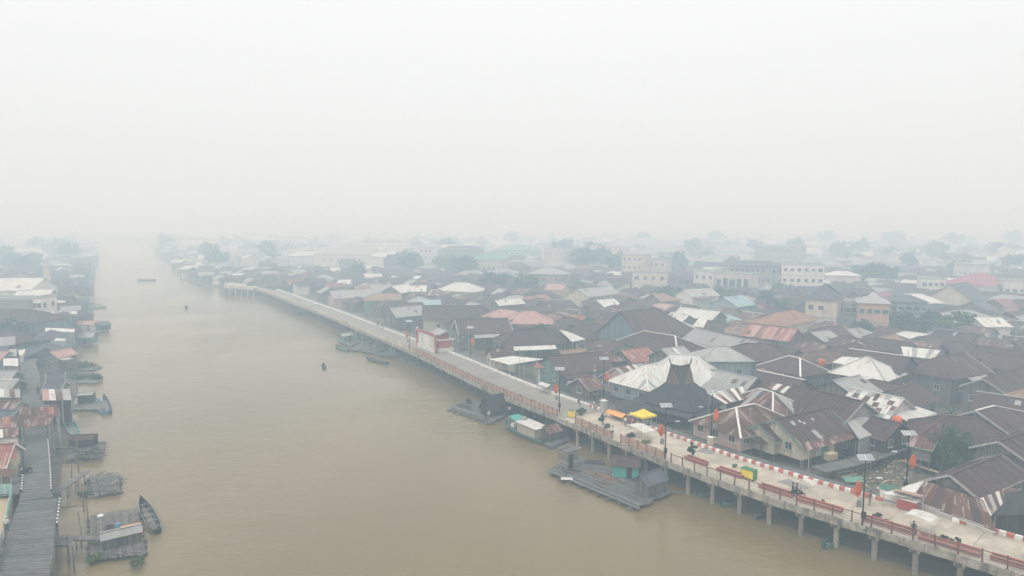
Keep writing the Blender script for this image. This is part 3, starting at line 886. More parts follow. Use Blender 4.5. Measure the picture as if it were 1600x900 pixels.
def house(label, p1, p2, zr=8.0, w=4.5, rise=2.5, ends='gg', roof='roof_brown', wall='wood_grey', det=1, sheets=None, cap=None, oh=0.55,
          barge=None, hipmat=None, name='wooden_house', cat='house', group=None, world=False, hk=0.95, floor=FLOOR, win=None, frame='trim_grey', base=MUD, gable=None, land=None, occ=True, rows=1, clutter=True):
    a = Vector(p1) if world else G(p1[0], p1[1], zr)
    b = Vector(p2) if world else G(p2[0], p2[1], zr)
    c = (a + b) / 2; d = b - a; L = hypot(d.x, d.y); yaw = atan2(d.y, d.x)
    if land and not world: LAND.append((land, (p1[0] + p2[0]) / 2, (p1[1] + p2[1]) / 2))
    root = thing(name, label, cat, (c.x, c.y, base), yaw, group)
    W = w + oh; k = rise / w; ze = zr - k * W - base; zt = zr - base; zw = zr - rise - base; zf = floor - base
    ex = [L / 2 + (oh * .8 if e == 'g' else W * hk) for e in ends]       # eave ends
    wx = [L / 2 - .05 if e == 'g' else L / 2 + W * hk - oh for e in ends]  # wall ends
    if occ:
        hl = L / 2 + w * .5
        nn = max(1, int(round(hl / w)))
        for i in range(-nn, nn + 1):
            q = c + d.normalized() * (i * hl / max(1, nn) * .75) if nn else c
            OCC.append((q.x, q.y, w + .6))
    # roof
    ns = max(3, int((L + 2 * W) / 0.85)) if det >= 2 else max(2, int((L + 2 * W) / 2.2))
    if det == 0: ns = 1
    rm = MB(); hm_ = MB()
    mats = [M[roof]]
    if hipmat: mats.append(M[hipmat])
    sheet_list = []
    slopes = []
    for sg in (1, -1):
        x0, x1 = -ex[0], ex[1]
        O = Vector((x0, sg * W, ze)); u = Vector((1, 0, 0)); E = x1 - x0
        aa = 0 if ends[0] == 'g' else W * hk; bb = E if ends[1] == 'g' else E - W * hk
        if ends[0] == 'h': aa = ex[0] - L / 2
        if ends[1] == 'h': bb = E - (ex[1] - L / 2)
        V = Vector((0, -sg * W, zt - ze))
        slopes.append((O, u, V, E, aa, bb, 0))
    for e, sg in ((0, -1), (1, 1)):
        if ends[e] == 'h':
            O = Vector((sg * ex[e], -W, ze)); u = Vector((0, 1, 0)); E = 2 * W
            V = Vector((-sg * (ex[e] - L / 2), 0, zt - ze))
            slopes.append((O, u, V, E, W, W, 1 if (hipmat and e == 1) else 0))
    for (O, u, V, E, aa, bb, mi) in slopes:
        n = max(1, int(E / .9)) if (det >= 2 or sheets) else max(1, int(E / 2.4))
        if det == 0: n = 1
        if sheets:
            def mk(i):
                m_ = MB(); sheet_list.append(m_); return m_
            for rw in range(rows): strips(O + Vector((0, 0, .03)) + V * (rw / rows), u, V / rows, E, aa, bb, n, mk, .015)
            strips(O, u, V, E, aa, bb, 1, lambda i: rm, 0, 0)
        else:
            strips(O, u, V, E, aa, bb, n, lambda i: rm, .022 if det else 0, mi)
    ro = rm.build('roof', mats, root)
    for m_ in sheet_list:
        m_.build('roof_sheet', M[RND.choice(sheets)], ro)
    cm = MB()
    cm.beam((-L / 2 - (oh * .8 if ends[0] == 'g' else 0), 0, zt + .05), (L / 2 + (oh * .8 if ends[1] == 'g' else 0), 0, zt + .05), .36, .09)
    if ends[0] == 'h' or ends[1] == 'h':
        for e, sg in ((0, -1), (1, 1)):
            if ends[e] == 'h':
                for s2 in (-1, 1): cm.beam((sg * L / 2, 0, zt + .04), (sg * ex[e], s2 * W, ze + .06), .32, .09)
    if det > 0 or cap: cm.build('ridge_cap', M[cap or roof], ro)
    if det >= 1:
        for e, sg in ((0, -1), (1, 1)):
            if ends[e] == 'g' and (det >= 2 or barge):
                for s2 in (-1, 1):
                    m_ = MB(); x = sg * (ex[e] - .02)
                    m_.beam((x, s2 * .02, zt - .06), (x, s2 * (W + .02), ze - .06), .06, .26)
                    m_.build('barge_board', M[barge or 'trim_grey'], root)
        if det >= 2:
            m_ = MB()
            for sg in (-1, 1): m_.beam((-ex[0], sg * (W - .02), ze - .07), (ex[1], sg * (W - .02), ze - .07), .05, .16)
            m_.build('fascia', M['trim_grey'], ro)
    if det >= 1 and clutter:
        R_ = Matrix.Rotation(yaw, 3, 'Z')
        for sg in (-1, 1):
            if not seen(R_ @ Vector((0, sg, 0)), c): continue
            if RND.random() < .38:
                f0 = U(0, .35); f1 = f0 + U(.4, .62); xa, xb = -ex[0] + (ex[0] + ex[1]) * f0, -ex[0] + (ex[0] + ex[1]) * min(1, f1); dp = U(1.1, 1.9); dr = dp * U(.25, .4)
                m_ = MB(); zq = ze - .12
                n_ = max(1, int((xb - xa) / .9))
                for i in range(n_):
                    x0_, x1_ = xa + (xb - xa) * i / n_, xa + (xb - xa) * (i + 1) / n_; dz_ = U(-.03, .03); q_ = U(-.1, .15)
                    pp = [(x0_, sg * (W - .1), zq + dz_), (x1_, sg * (W - .1), zq + dz_), (x1_, sg * (W + dp + q_), zq - dr + dz_), (x0_, sg * (W + dp + q_), zq - dr + dz_)]
                    uu = [(x0_, 2), (x1_, 2), (x1_, 0), (x0_, 0)]
                    if sg > 0: pp = pp[::-1]; uu = uu[::-1]
                    m_.slab([Vector(p) for p in pp][::-1], .04, 0, uu[::-1])
                po = m_.build('porch_roof', M[RND.choice(['roof_rust', 'roof_brown', 'roof_grey', 'roof_rust', 'roof_zinc'])], root)
                m_ = MB()
                for xx in (xa + .1, (xa + xb) / 2, xb - .1): m_.tube((xx, sg * (W + dp - .1), 0), (xx, sg * (W + dp - .1), zq - dr), .06, .06, 5)
                m_.build('porch_posts', M['log'], po)
            for _ in range(RND.choice((0, 0, 1, 2))):
                if L < 2.5: break
                xx = U(-L / 2 + .6, L / 2 - .6); t_ = U(.15, .75); pw_, ph_ = U(.5, 1.0), U(.12, .32)
                def on(xq, tq): return Vector((xq, sg * W * (1 - tq), ze + (zt - ze) * tq + .07))
                pts_ = [on(xx - pw_ / 2, t_), on(xx + pw_ / 2 + U(-.1, .1), t_ + U(-.02, .02)), on(xx + pw_ / 2, min(.98, t_ + ph_)), on(xx - pw_ / 2, min(.98, t_ + ph_))]
                uu = [(0, 0), (1, 0), (1, 1), (0, 1)]
                if (pts_[1] - pts_[0]).cross(pts_[2] - pts_[0]).z < 0: pts_ = pts_[::-1]
                m_ = MB(); m_.slab(pts_, .03, 0, uu); m_.build('roof_patch', M[RND.choice(['roof_rust', 'roof_brown', 'roof_rust', 'roof_slate', 'roof_grey'])], ro)
    # walls
    z0 = zf - .1 if det >= 2 else 0.0
    wm_ = MB()
    X0, X1 = -wx[0], wx[1]
    wm_.face([(X0, -w, z0), (X1, -w, z0), (X1, -w, zw), (X0, -w, zw)])
    wm_.face([(X1, w, z0), (X0, w, z0), (X0, w, zw), (X1, w, zw)])
    gm = []
    for e, x in ((0, X0), (1, X1)):
        q = [(x, w, z0), (x, -w, z0), (x, -w, zw), (x, w, zw)]
        if e: q = [(x, -w, z0), (x, w, z0), (x, w, zw), (x, -w, zw)]
        wm_.face(q)
        if ends[e] == 'g': gm.append([(x, -w, zw), (x, w, zw), (x, 0, zt - .06)])
    if gable is None and det < 2:
        for g in gm: wm_.face(g)
    else:
        for g in gm:
            m_ = MB(); m_.slab([Vector(p) for p in g], .08); m_.build('gable_wall', M[gable or wall], root)
    if det >= 2: wm_.face([(X0, -w, z0), (X0, w, z0), (X1, w, z0), (X1, -w, z0)])
    wm_.build('wall', M[wall], root)
    if det >= 2:
        st = MB(); st.box((0, 0, (zf - .1) / 2), (.16, .16, zf - .1)); me = st.mesh('stilt', M['log'])
        n = max(2, int((X1 - X0) / 2.2))
        for i in range(n + 1):
            for y in (-w + .1, w - .1):
                o = link('stilt', me, root); o.location = (X0 + .1 + (X1 - X0 - .2) * i / n, y, 0)
    # openings on the sides that show
    nwin = (2 if det == 1 else 99) if win is None else win
    R = Matrix.Rotation(yaw, 3, 'Z')
    zc = min(zf + 1.45, zw - .75)
    if det >= 1 and zw - zf > 1.7:
        for (nx, ny, ln) in ((0, -1, X1 - X0), (0, 1, X1 - X0), (-1, 0, 2 * w), (1, 0, 2 * w)):
            nrm = R @ Vector((nx, ny, 0))
            if not seen(nrm, c): continue
            n = min(nwin, max(1, int(ln / 2.6)))
            for i in range(n):
                t = (i + .5) / n - .5
                if ny: x, y, yw = (X0 + X1) / 2 + t * ln, ny * (w + .03), (0 if ny < 0 else pi)
                else: x, y, yw = (X0 if nx < 0 else X1) + nx * .03, t * ln, (-pi / 2 if nx < 0 else pi / 2)
                if det >= 2 and i == n // 2 and ny and n > 1: put_door(root, x, y, zf, yw, frame, 'wood_brown')
                else: put_window(root, x, y, zc, yw, 1.0 if det < 2 else 1.15, 1.1, frame)
    return root

def shed(label, q, roof='roof_rust', sheets=None, wall=None, posts=True, name='lean_to_roof', cat='lean-to', group=None, th=0.05, ground=MUD, n=None, wsides='f', fringe=None, land=None, post='trim_grey'):
    """a sloping roof on posts; q = upper left, upper right, lower right, lower left as (px, py, z)"""
    P = [G(*p) for p in q]
    c = sum(P, Vector()) / 4
    org = Vector((c.x, c.y, ground))
    root = thing(name, label, cat, org, 0, group)
    if land: LAND.append((land, sum(p[0] for p in q) / 4, sum(p[1] for p in q) / 4))
    P = [p - org for p in P]
    OCC.append((c.x, c.y, ((P[0] - P[1]).length + (P[1] - P[2]).length) / 4.2))
    E = ((P[1] - P[0]).length + (P[2] - P[3]).length) / 2; H = ((P[3] - P[0]).length + (P[2] - P[1]).length) / 2
    n = n or max(1, int(E / .9))
    rm = MB(); rm2 = []
    for i in range(n):
        a0, a1 = P[0].lerp(P[1], i / n), P[0].lerp(P[1], (i + 1) / n)
        b0, b1 = P[3].lerp(P[2], i / n), P[3].lerp(P[2], (i + 1) / n)
        dz = Vector((0, 0, .012 * ((i % 2) * 2 - 1)))
        if sheets:
            e = (b0 - a0) * U(-.03, .04); m_ = MB()
        else: e = Vector((0, 0, 0)); m_ = rm
        pts = [a0 + dz, b0 + dz + e, b1 + dz + e, a1 + dz]; uv = [(E * i / n, H), (E * i / n, 0), (E * (i + 1) / n, 0), (E * (i + 1) / n, H)]
        if (pts[1] - pts[0]).cross(pts[2] - pts[0]).z < 0: pts = pts[::-1]; uv = uv[::-1]
        m_.slab(pts, th, 0, uv)
        if sheets: rm2.append(m_)
    if sheets:
        fr = MB()
        for a, b in ((0, 1), (3, 2), (0, 3), (1, 2)): fr.beam(P[a] - Vector((0, 0, .1)), P[b] - Vector((0, 0, .1)), .1, .08)
        ro = fr.build('roof_frame', M['log'], root)
        for i, m_ in enumerate(rm2): m_.build('roof_sheet', M[sheets[i % len(sheets)] if isinstance(sheets, tuple) else RND.choice(sheets)], ro)
    else: rm.build('roof', M[roof], root)
    ins = [p.lerp(sum(P, Vector()) / 4, .06) for p in P]
    if posts:
        for p in ins:
            m_ = MB(); m_.tube((p.x, p.y, 0), (p.x, p.y, p.z - .06), .06, .06, 6); m_.build('post', M[post], root)
    if wall:
        for s_, (a, b) in {'f': (3, 2), 'b': (0, 1), 'l': (0, 3), 'r': (1, 2)}.items():
            if s_ in wsides:
                pa, pb = ins[a], ins[b]
                m_ = MB(); m_.slab([(pa.x, pa.y, 0), (pb.x, pb.y, 0), (pb.x, pb.y, pb.z - .1), (pa.x, pa.y, pa.z - .1)], .08); m_.build('wall', M[wall], root)
    if fringe:
        m_ = MB(); m_.beam(P[3] - Vector((0, 0, .15)), P[2] - Vector((0, 0, .15)), .05, .3); m_.build('valance', M[fringe], root)
    return root

RUSTY = ['roof_rust', 'roof_rust', 'roof_brown', 'roof_brown', 'roof_grey']
STRIPE = ['roof_zinc', 'roof_rust', 'roof_zinc', 'roof_grey', 'roof_rust']
# ---- front corner
house('brown roofed house with grey barge boards beside the muddy lot and round tree', (1486, 741), (1562, 711), 6.7, 2.75, 1.55, 'gg', 'roof_brown', 'wood_grey', 2, land='brown house by the round tree')
shed('long rust brown lean-to with patched end sheets behind the near kerb', [(1445, 751, 5.3), (1536, 781, 5.2), (1557, 829, 4.3), (1423, 780, 4.3)], 'roof_rust',
     ('roof_rust', 'roof_rust', 'roof_brown', 'roof_rust', 'roof_rust', 'roof_rust', 'roof_brown', 'roof_rust', 'roof_zinc', 'roof_rust', 'roof_grey', 'roof_zinc'), 'wall_white', fringe='trim_white')
shed('rusty patchwork lean-to with curled sheets at the near house end', [(1530, 779, 5.0), (1567, 764, 5.2), (1571, 782, 4.5), (1545, 808, 4.4)], 'roof_rust', ('roof_zinc', 'roof_rust', 'roof_grey', 'roof_rust'), None)
shed('dark sagging lean-to at the frame edge below the patched sheets', [(1566, 770, 4.9), (1640, 762, 5.0), (1640, 803, 4.0), (1552, 806, 4.0)], 'roof_dark', None, 'wood_dark')
house('grey plank gabled house with brown roof right of the round tree', (1562, 689), (1640, 663), 7.4, 2.9, 1.5, 'gg', 'roof_brown', 'wood_grey', 2, land='grey plank gable right of the round tree')
house('wide brown hip roofed house directly behind the round tree', (1478, 649), (1524, 653), 7.4, 4.6, 2.4, 'hh', 'roof_brown', 'wood_grey', 1)
house('brown hip roofed house with thin white ridge at the right frame edge', (1527, 641), (1554, 634), 7.8, 4.0, 2.1, 'gh', 'roof_brown', 'wood_teal', 1, cap='trim_white', hk=2.2, barge='trim_grey')
house('brown gabled house with a pale ridge line near the right frame edge', (1530, 612), (1612, 624), 8.0, 4.4, 2.3, 'gg', 'roof_brown', 'wood_grey', 1, cap='trim_grey')
house('brown gable end house with weathered planks at the right frame edge', (1537, 591), (1615, 566), 8, 3.2, 1.8, 'gg', 'roof_brown', 'wood_grey', 1, barge='trim_grey')
house('long bare plank house with white barge board behind the white pyramid roof', (1468, 557), (1506, 551), 9.2, 5.2, 2.8, 'hg', 'roof_brown', 'wood_grey', 1, barge='trim_white')
house('white gabled house with rust chequered roof above the green shop', (1335, 607), (1409, 622), 8.2, 4.2, 2.4, 'gg', 'roof_zinc', 'wall_white', 2, sheets=['roof_zinc', 'roof_zinc', 'roof_rust', 'roof_grey'], rows=5, land='rust chequered white roof')
shed('pale grey lean-to roof joined to the rust chequered white house', [(1392, 645, 6.0), (1432, 635, 6.0), (1465, 646, 5.0), (1420, 659, 5.0)], 'roof_zinc', None, 'wall_white', wsides='fr')
house('long dark brown house with light grey end gable above the striped kerb', (1242, 602), (1347, 627), 8.4, 5.2, 2.9, 'gg', 'roof_brown', 'wood_grey', 2, gable='wall_grey')
B1 = house('cream plank house with three white specks on its brown roof', (1213, 655), (1292, 638), 7.4, 4.4, 2.6, 'gg', 'roof_brown', 'wood_cream', 2, barge='trim_green', win=2, land='cream house with specked roof')
house('small cream porch gable in front of the specked brown roof', (1187, 663), (1217, 655), 6.4, 2.5, 1.6, 'gg', 'roof_brown', 'wood_cream', 2, barge='trim_green', win=1)
shed('reddish awning over the coloured shop front of the cream house', [(1253, 691, 5.0), (1336, 675, 5.0), (1340, 684, 4.4), (1262, 704, 4.4)], 'roof_rust', None, None, posts=True)
shed('pale grey awning roof over the green shop front', [(1321, 655, 6.0), (1354, 651, 6.0), (1388, 672, 5.0), (1342, 686, 5.0)], 'roof_grey', None, 'wall_grey', wsides='fr', land='pale grey awning')
house('small dark brown house between the grey awning and the board jetty', (1366, 651), (1404, 661), 6.8, 3.3, 1.8, 'gg', 'roof_brown', 'wood_dark', 1)
house('stilted shed of bare horizontal boards left of the round tree', (1432, 678), (1462, 684), 5.9, 2.1, .9, 'gg', 'roof_rust', 'boards_h', 2, floor=3.0, win=0, clutter=False)
house('low rusty hip roofed house with white ridges and porch by the kerb', (1150, 637), (1179, 631), 7.4, 4.6, 2.4, 'hh', 'roof_rust', 'wood_pink', 2, cap='trim_white', land='low rusty hip roof by the kerb')
house('square rust striped hip roof with bright white ridge caps', (1187, 607), (1208, 613), 7.8, 4.2, 2.3, 'hh', 'roof_rust', 'wood_grey', 2, sheets=['roof_rust', 'roof_rust', 'roof_brown', 'roof_rust', 'roof_grey'], cap='trim_white')
shed('white and rust striped roof right of the horned black house', [(1106, 614, 7.3), (1160, 604, 7.3), (1167, 622, 6.2), (1134, 631, 6.2)], 'roof_rust', ('roof_zinc', 'roof_rust', 'roof_zinc', 'roof_grey', 'roof_rust', 'roof_zinc', 'roof_rust'), 'wood_dark', land='white and rust striped roof')
shed('diagonal striped rusty roof behind the square hip roof', [(1219, 587, 8), (1252, 594, 8), (1226, 614, 6.6), (1197, 607, 6.6)], 'roof_rust', ('roof_rust', 'roof_zinc', 'roof_rust', 'roof_zinc', 'roof_rust', 'roof_grey'), 'wood_dark')
house('brown house with long white ridge behind the rust striped roofs', (1186, 579), (1254, 593), 8.4, 4.6, 2.5, 'gg', 'roof_brown', 'wood_grey', 1, cap='trim_white')
house('small dark hip roofed house with two white hip lines', (1232, 556), (1250, 560), 8.6, 4, 2.2, 'hh', 'roof_brown', 'wood_grey', 1, cap='trim_white')
# ---- behind the horned house
house('big shining white hip roofed hall behind the horned black house', (1050, 553), (1090, 555), 10.2, 6.4, 4.6, 'hh', 'roof_zinc', 'wood_blue', 2, hk=.75, land='shining white hip roof')
house('white tin wing with rusty streaks left of the shining white hall', (1008, 571), (1050, 563), 8.6, 4.8, 3.0, 'hg', 'roof_zinc', 'wood_blue', 2, sheets=['roof_zinc', 'roof_zinc', 'roof_zinc', 'roof_zinc', 'roof_grey'])
house('long plain grey roof joined right of the shining white hall', (1112, 577), (1180, 590), 8.0, 5, 2.6, 'gg', 'roof_grey', 'wood_grey', 1, land='plain grey roof right of the white hall')
house('grey tin roofed house with white patch just behind the white hall', (1035, 545), (1066, 541), 9.0, 4.2, 2.2, 'gg', 'roof_grey', 'wood_grey', 1, sheets=['roof_grey', 'roof_grey', 'roof_zinc'])
house('striped grey and rust roof left of the white hall', (963, 574), (1004, 566), 7.6, 4, 2.3, 'gg', 'roof_rust', 'wood_pink', 2, sheets=['roof_grey', 'roof_rust', 'roof_zinc', 'roof_rust'], land='striped roof left of the white hall')
house('brown hip house with white ridge lines and pale blue walls', (1006, 517), (1055, 525), 9, 5.4, 2.8, 'hh', 'roof_brown', 'wood_blue', 1, cap='trim_white', land='white ridged brown house')
house('tall steep brown roof with triangular gable and tan right slope', (969, 487), (1022, 481), 13, 8, 6.2, 'gh', 'roof_brown', 'wood_teal', 1, hipmat='roof_tan', hk=1.1, land='tall steep brown roof')
house('grey hip roofed house behind the shining white hall', (1118, 541), (1135, 541), 8.8, 4.4, 2.2, 'hh', 'roof_grey', 'wood_blue', 1)
house('long light grey gabled roof right of the white ridged house', (1088, 513), (1182, 534), 8.8, 4, 2.2, 'gg', 'roof_grey', 'wood_teal', 1, land='long light grey roof')
house('brown hip house with pale blue walls near the long grey roof', (1165, 536), (1205, 538), 9.2, 5.2, 2.7, 'hh', 'roof_brown', 'wood_blue', 1)
house('faded red striped tin roof right of the long grey roof', (1172, 506), (1244, 514), 9, 4.2, 2.4, 'gg', 'roof_red', 'wood_grey', 1, sheets=['roof_red', 'roof_red', 'roof_red', 'roof_orange', 'roof_pink'], land='faded red striped roof')
house('orange hip roofed house behind the faded red roof', (1213, 489), (1240, 484), 9.4, 5, 2.6, 'hh', 'roof_orange', 'wall_cream', 1)
house('long pale tin roof behind the tall steep brown roof', (1065, 480), (1124, 487), 9, 3.8, 2, 'gg', 'roof_zinc', 'wood_grey', 1, land='long pale tin roof')
house('small white gabled roof beside the tan slope of the steep roof', (1050, 488), (1076, 492), 8.4, 3, 1.8, 'gg', 'roof_zinc', 'wood_grey', 1)
shed('narrow white tin strip roof between brown roofs', [(1092, 497, 8.4), (1107, 496, 8.4), (1099, 512, 7), (1082, 509, 7)], 'roof_zinc')
house('white pyramid roofed house among the brown roofs on the right', (1353, 557), (1360, 558), 9.6, 4.8, 3.0, 'hh', 'roof_zinc', 'wood_grey', 1, cap='trim_grey', land='white pyramid roof')
shed('white tin roof strip left of the white pyramid roof', [(1316, 557, 8.6), (1344, 559, 8.6), (1330, 572, 7.6), (1300, 566, 7.6)], 'roof_zinc', None, 'wood_grey')
house('brown roofed house with long white ridge and wavy white end', (1330, 545), (1420, 557), 9.6, 4.6, 2.4, 'gg', 'roof_brown', 'wood_grey', 1, cap='trim_white', land='brown roof with long white ridge')
shed('white ribbed tin roof patch behind the long white ridge', [(1408, 541, 9.2), (1470, 547, 9.2), (1458, 561, 8), (1412, 556, 8)], 'roof_zinc', ('roof_zinc', 'roof_zinc', 'roof_grey'), 'wood_grey')
# ---- along the promenade, further off
house('wide brown house with orange tank on the street behind the cabinets', (858, 556), (938, 549), 8.2, 5, 2.6, 'gg', 'roof_brown', 'wood_teal', 1)
house('brown hip roofed house left of the bright white roof patch', (806, 516), (862, 514), 8.8, 5.2, 2.7, 'hh', 'roof_brown', 'wood_grey', 1)
shed('bright white roof patch on the brown roofs in the middle distance', [(874, 515, 8.6), (891, 519, 8.6), (915, 530, 7.6), (894, 534, 7.6)], 'roof_zinc', land='bright white roof patch')
house('small brown house with a tan end wall by the white carport', (766, 545), (799, 543), 7, 3, 1.8, 'gg', 'roof_brown', 'wall_cream', 1)
shed('flat white carport roof on thin posts beside the promenade lane', [(800, 556, 6.1), (850, 561, 6.1), (796, 570, 5.6), (764, 561, 5.6)], 'roof_zinc', None, None, land='white carport', name='carport', cat='carport', post='trim_white', ground=LANE)
shed('rusty pink porch roof right of the white carport', [(838, 566, 6), (880, 567, 6), (884, 577, 5.2), (833, 574, 5.2)], 'roof_red', None, 'wall_white', wsides='b')
house('dark brown house with a broad white barge board by the kiosk', (713, 500), (792, 497), 9, 5, 3, 'gg', 'roof_brown', 'wood_grey', 1, barge='trim_white', land='white barge boarded house')
house('long brown roofed house with beige walls behind the billboard', (662, 478), (752, 477), 9.6, 6, 3.2, 'gg', 'roof_brown', 'wood_cream', 1, land='long beige walled house')
house('light grey gabled roof left of the long beige walled house', (610, 481), (656, 477), 8.4, 4.2, 2.4, 'gg', 'roof_grey', 'wood_grey', 1)
house('pink hip roofed house in the middle distance', (818, 486), (834, 486), 9.8, 5.6, 2.8, 'hh', 'roof_pink', 'wood_teal', 1, land='pink hip roof')
house('smaller pink roof just left of the pink hip roof', (781, 483), (802, 485), 9, 4, 2, 'hh', 'roof_pink', 'wood_teal', 1)
shed('white torn tin roof left of the pink roofs', [(764, 499, 8.4), (802, 499, 8.4), (796, 504, 7.4), (780, 509, 7.4)], 'roof_zinc', ('roof_zinc', 'roof_zinc', 'roof_grey'))
house('white tin gable beside the tan roof near the far promenade', (612, 447), (636, 443), 9.4, 4.4, 2.6, 'gg', 'roof_zinc', 'wood_grey', 1)
house('small white tin gable right of the bigger white gable', (645, 446), (666, 446), 9, 3.4, 2, 'gg', 'roof_zinc', 'wood_grey', 1)
house('broad white hip roof standing before the dark leafy tree', (712, 441), (732, 442), 10.2, 6, 3, 'hh', 'roof_zinc', 'wood_cream', 1, land='broad white hip roof')
house('low white strip roof behind the pink hip roofs', (774, 469), (812, 466), 8.6, 2.6, 1.4, 'gg', 'roof_zinc', 'wood_grey', 1)
house('tan roofed house beside the far promenade bend', (586, 459), (624, 458), 8.4, 4.2, 2, 'hg', 'roof_tan', 'wood_green', 1)
shed('pale cyan awning roof below the white gables', [(654, 469, 7), (688, 468, 7), (690, 476, 6), (648, 477, 6)], 'roof_blue', None, 'wood_teal')
house('long grey house with a thin white ridge by the far promenade', (517, 455), (577, 452), 8.6, 4.2, 2.4, 'gg', 'roof_grey', 'wood_pink', 1, cap='trim_white')
house('pale flat tin roof beyond the far promenade bend', (530, 437), (548, 437), 8, 4, 1.6, 'gg', 'roof_zinc', 'wall_white', 1)
house('dark thatched porch house by the shrubs along the lane', (905, 590), (925, 586), 6.4, 2.6, 1.6, 'gg', 'roof_rust', 'wood_brown', 2, floor=2.9, win=1)
# ---- middle distance right
house('white tin hip roof before the dark stilted house', (1416, 459), (1440, 459), 10, 5.6, 2.6, 'hh', 'roof_zinc', 'wood_teal', 1, land='white hip roof in the haze')
house('steep slate grey gable left of the crimson roof', (1485, 444), (1513, 441), 13, 7, 5.2, 'gg', 'roof_slate', 'wall_cream', 1, land='steep slate gable')
house('crimson hip roofed building in the haze on the right', (1516, 428), (1538, 426), 13, 8.5, 4.4, 'hh', 'roof_magenta', 'wall_white', 1, land='crimson roof')
house('pale grey hip roof below the steep slate gable', (1490, 485), (1516, 484), 9.6, 6, 2.6, 'hh', 'roof_grey', 'wall_white', 1)
house('white walled house with flat white roof right of the trees', (1524, 496), (1562, 496), 9, 4.6, 1.8, 'gg', 'roof_zinc', 'wall_white', 1)
house('light blue tin roof in front of the arched building', (1131, 464), (1158, 461), 9.6, 5.6, 2.8, 'gg', 'roof_blue', 'wood_blue', 1, land='light blue roof')
house('white walled gabled hall left of the arched building', (1068, 452), (1110, 450), 11, 5, 2.2, 'gg', 'roof_grey', 'wall_white', 1, land='white gabled hall')
house('wide pale grey roof in front of the far leafy trees', (902, 452), (952, 447), 9.6, 6, 2.4, 'gg', 'roof_grey', 'wall_cream', 1)
house('cream walled house under a pink roof in the middle haze', (858, 443), (884, 444), 10, 5, 2, 'gg', 'roof_pink', 'wall_yellow', 1)
house('tan roofed house in front of the cream haze buildings', (1020, 459), (1036, 458), 9.6, 4.5, 2.2, 'gh', 'roof_tan', 'wood_grey', 1)
house('brown roof with white end sheet near the tan block', (945, 435), (972, 433), 10, 5, 2.4, 'gg', 'roof_brown', 'wall_white', 1, cap='trim_white')
# coloured shop boards on the cream house's right wall
def wall_panels():
    cols = ['wall_cream', 'panel_pink', 'wall_white', 'wood_green', 'wall_cream', 'wood_grey', 'wood_grey', 'wall_mint']
    w_, L_ = 4.4, None
    a = G(1213, 655, 7.4); b = G(1292, 638, 7.4); L_ = (b - a).length
    n = len(cols)
    for i, cname in enumerate(cols):
        x0 = -L_ / 2 + L_ * i / n + .05; x1 = -L_ / 2 + L_ * (i + 1) / n - .05
        m = MB(); m.box(((x0 + x1) / 2, -w_ - .12, 1.5 + 1.0), (x1 - x0, .08, 1.95)); m.build('wall_panel', M[cname], B1)
    m = MB()
    for (x, y) in ((-2.2, -1.1), (-1.7, -1.5), (.6, -1.2)):
        m2 = MB(); z = 7.4 - MUD - 2.6 / 4.4 * abs(y) + .05
        m2.slab([(x, y - .25, z - .13), (x + .4, y - .2, z - .1), (x + .35, y + .2, z + .12), (x, y + .2, z + .12)], .02)
        m2.build('roof_patch', M['tarp_white'], B1)
wall_panels()

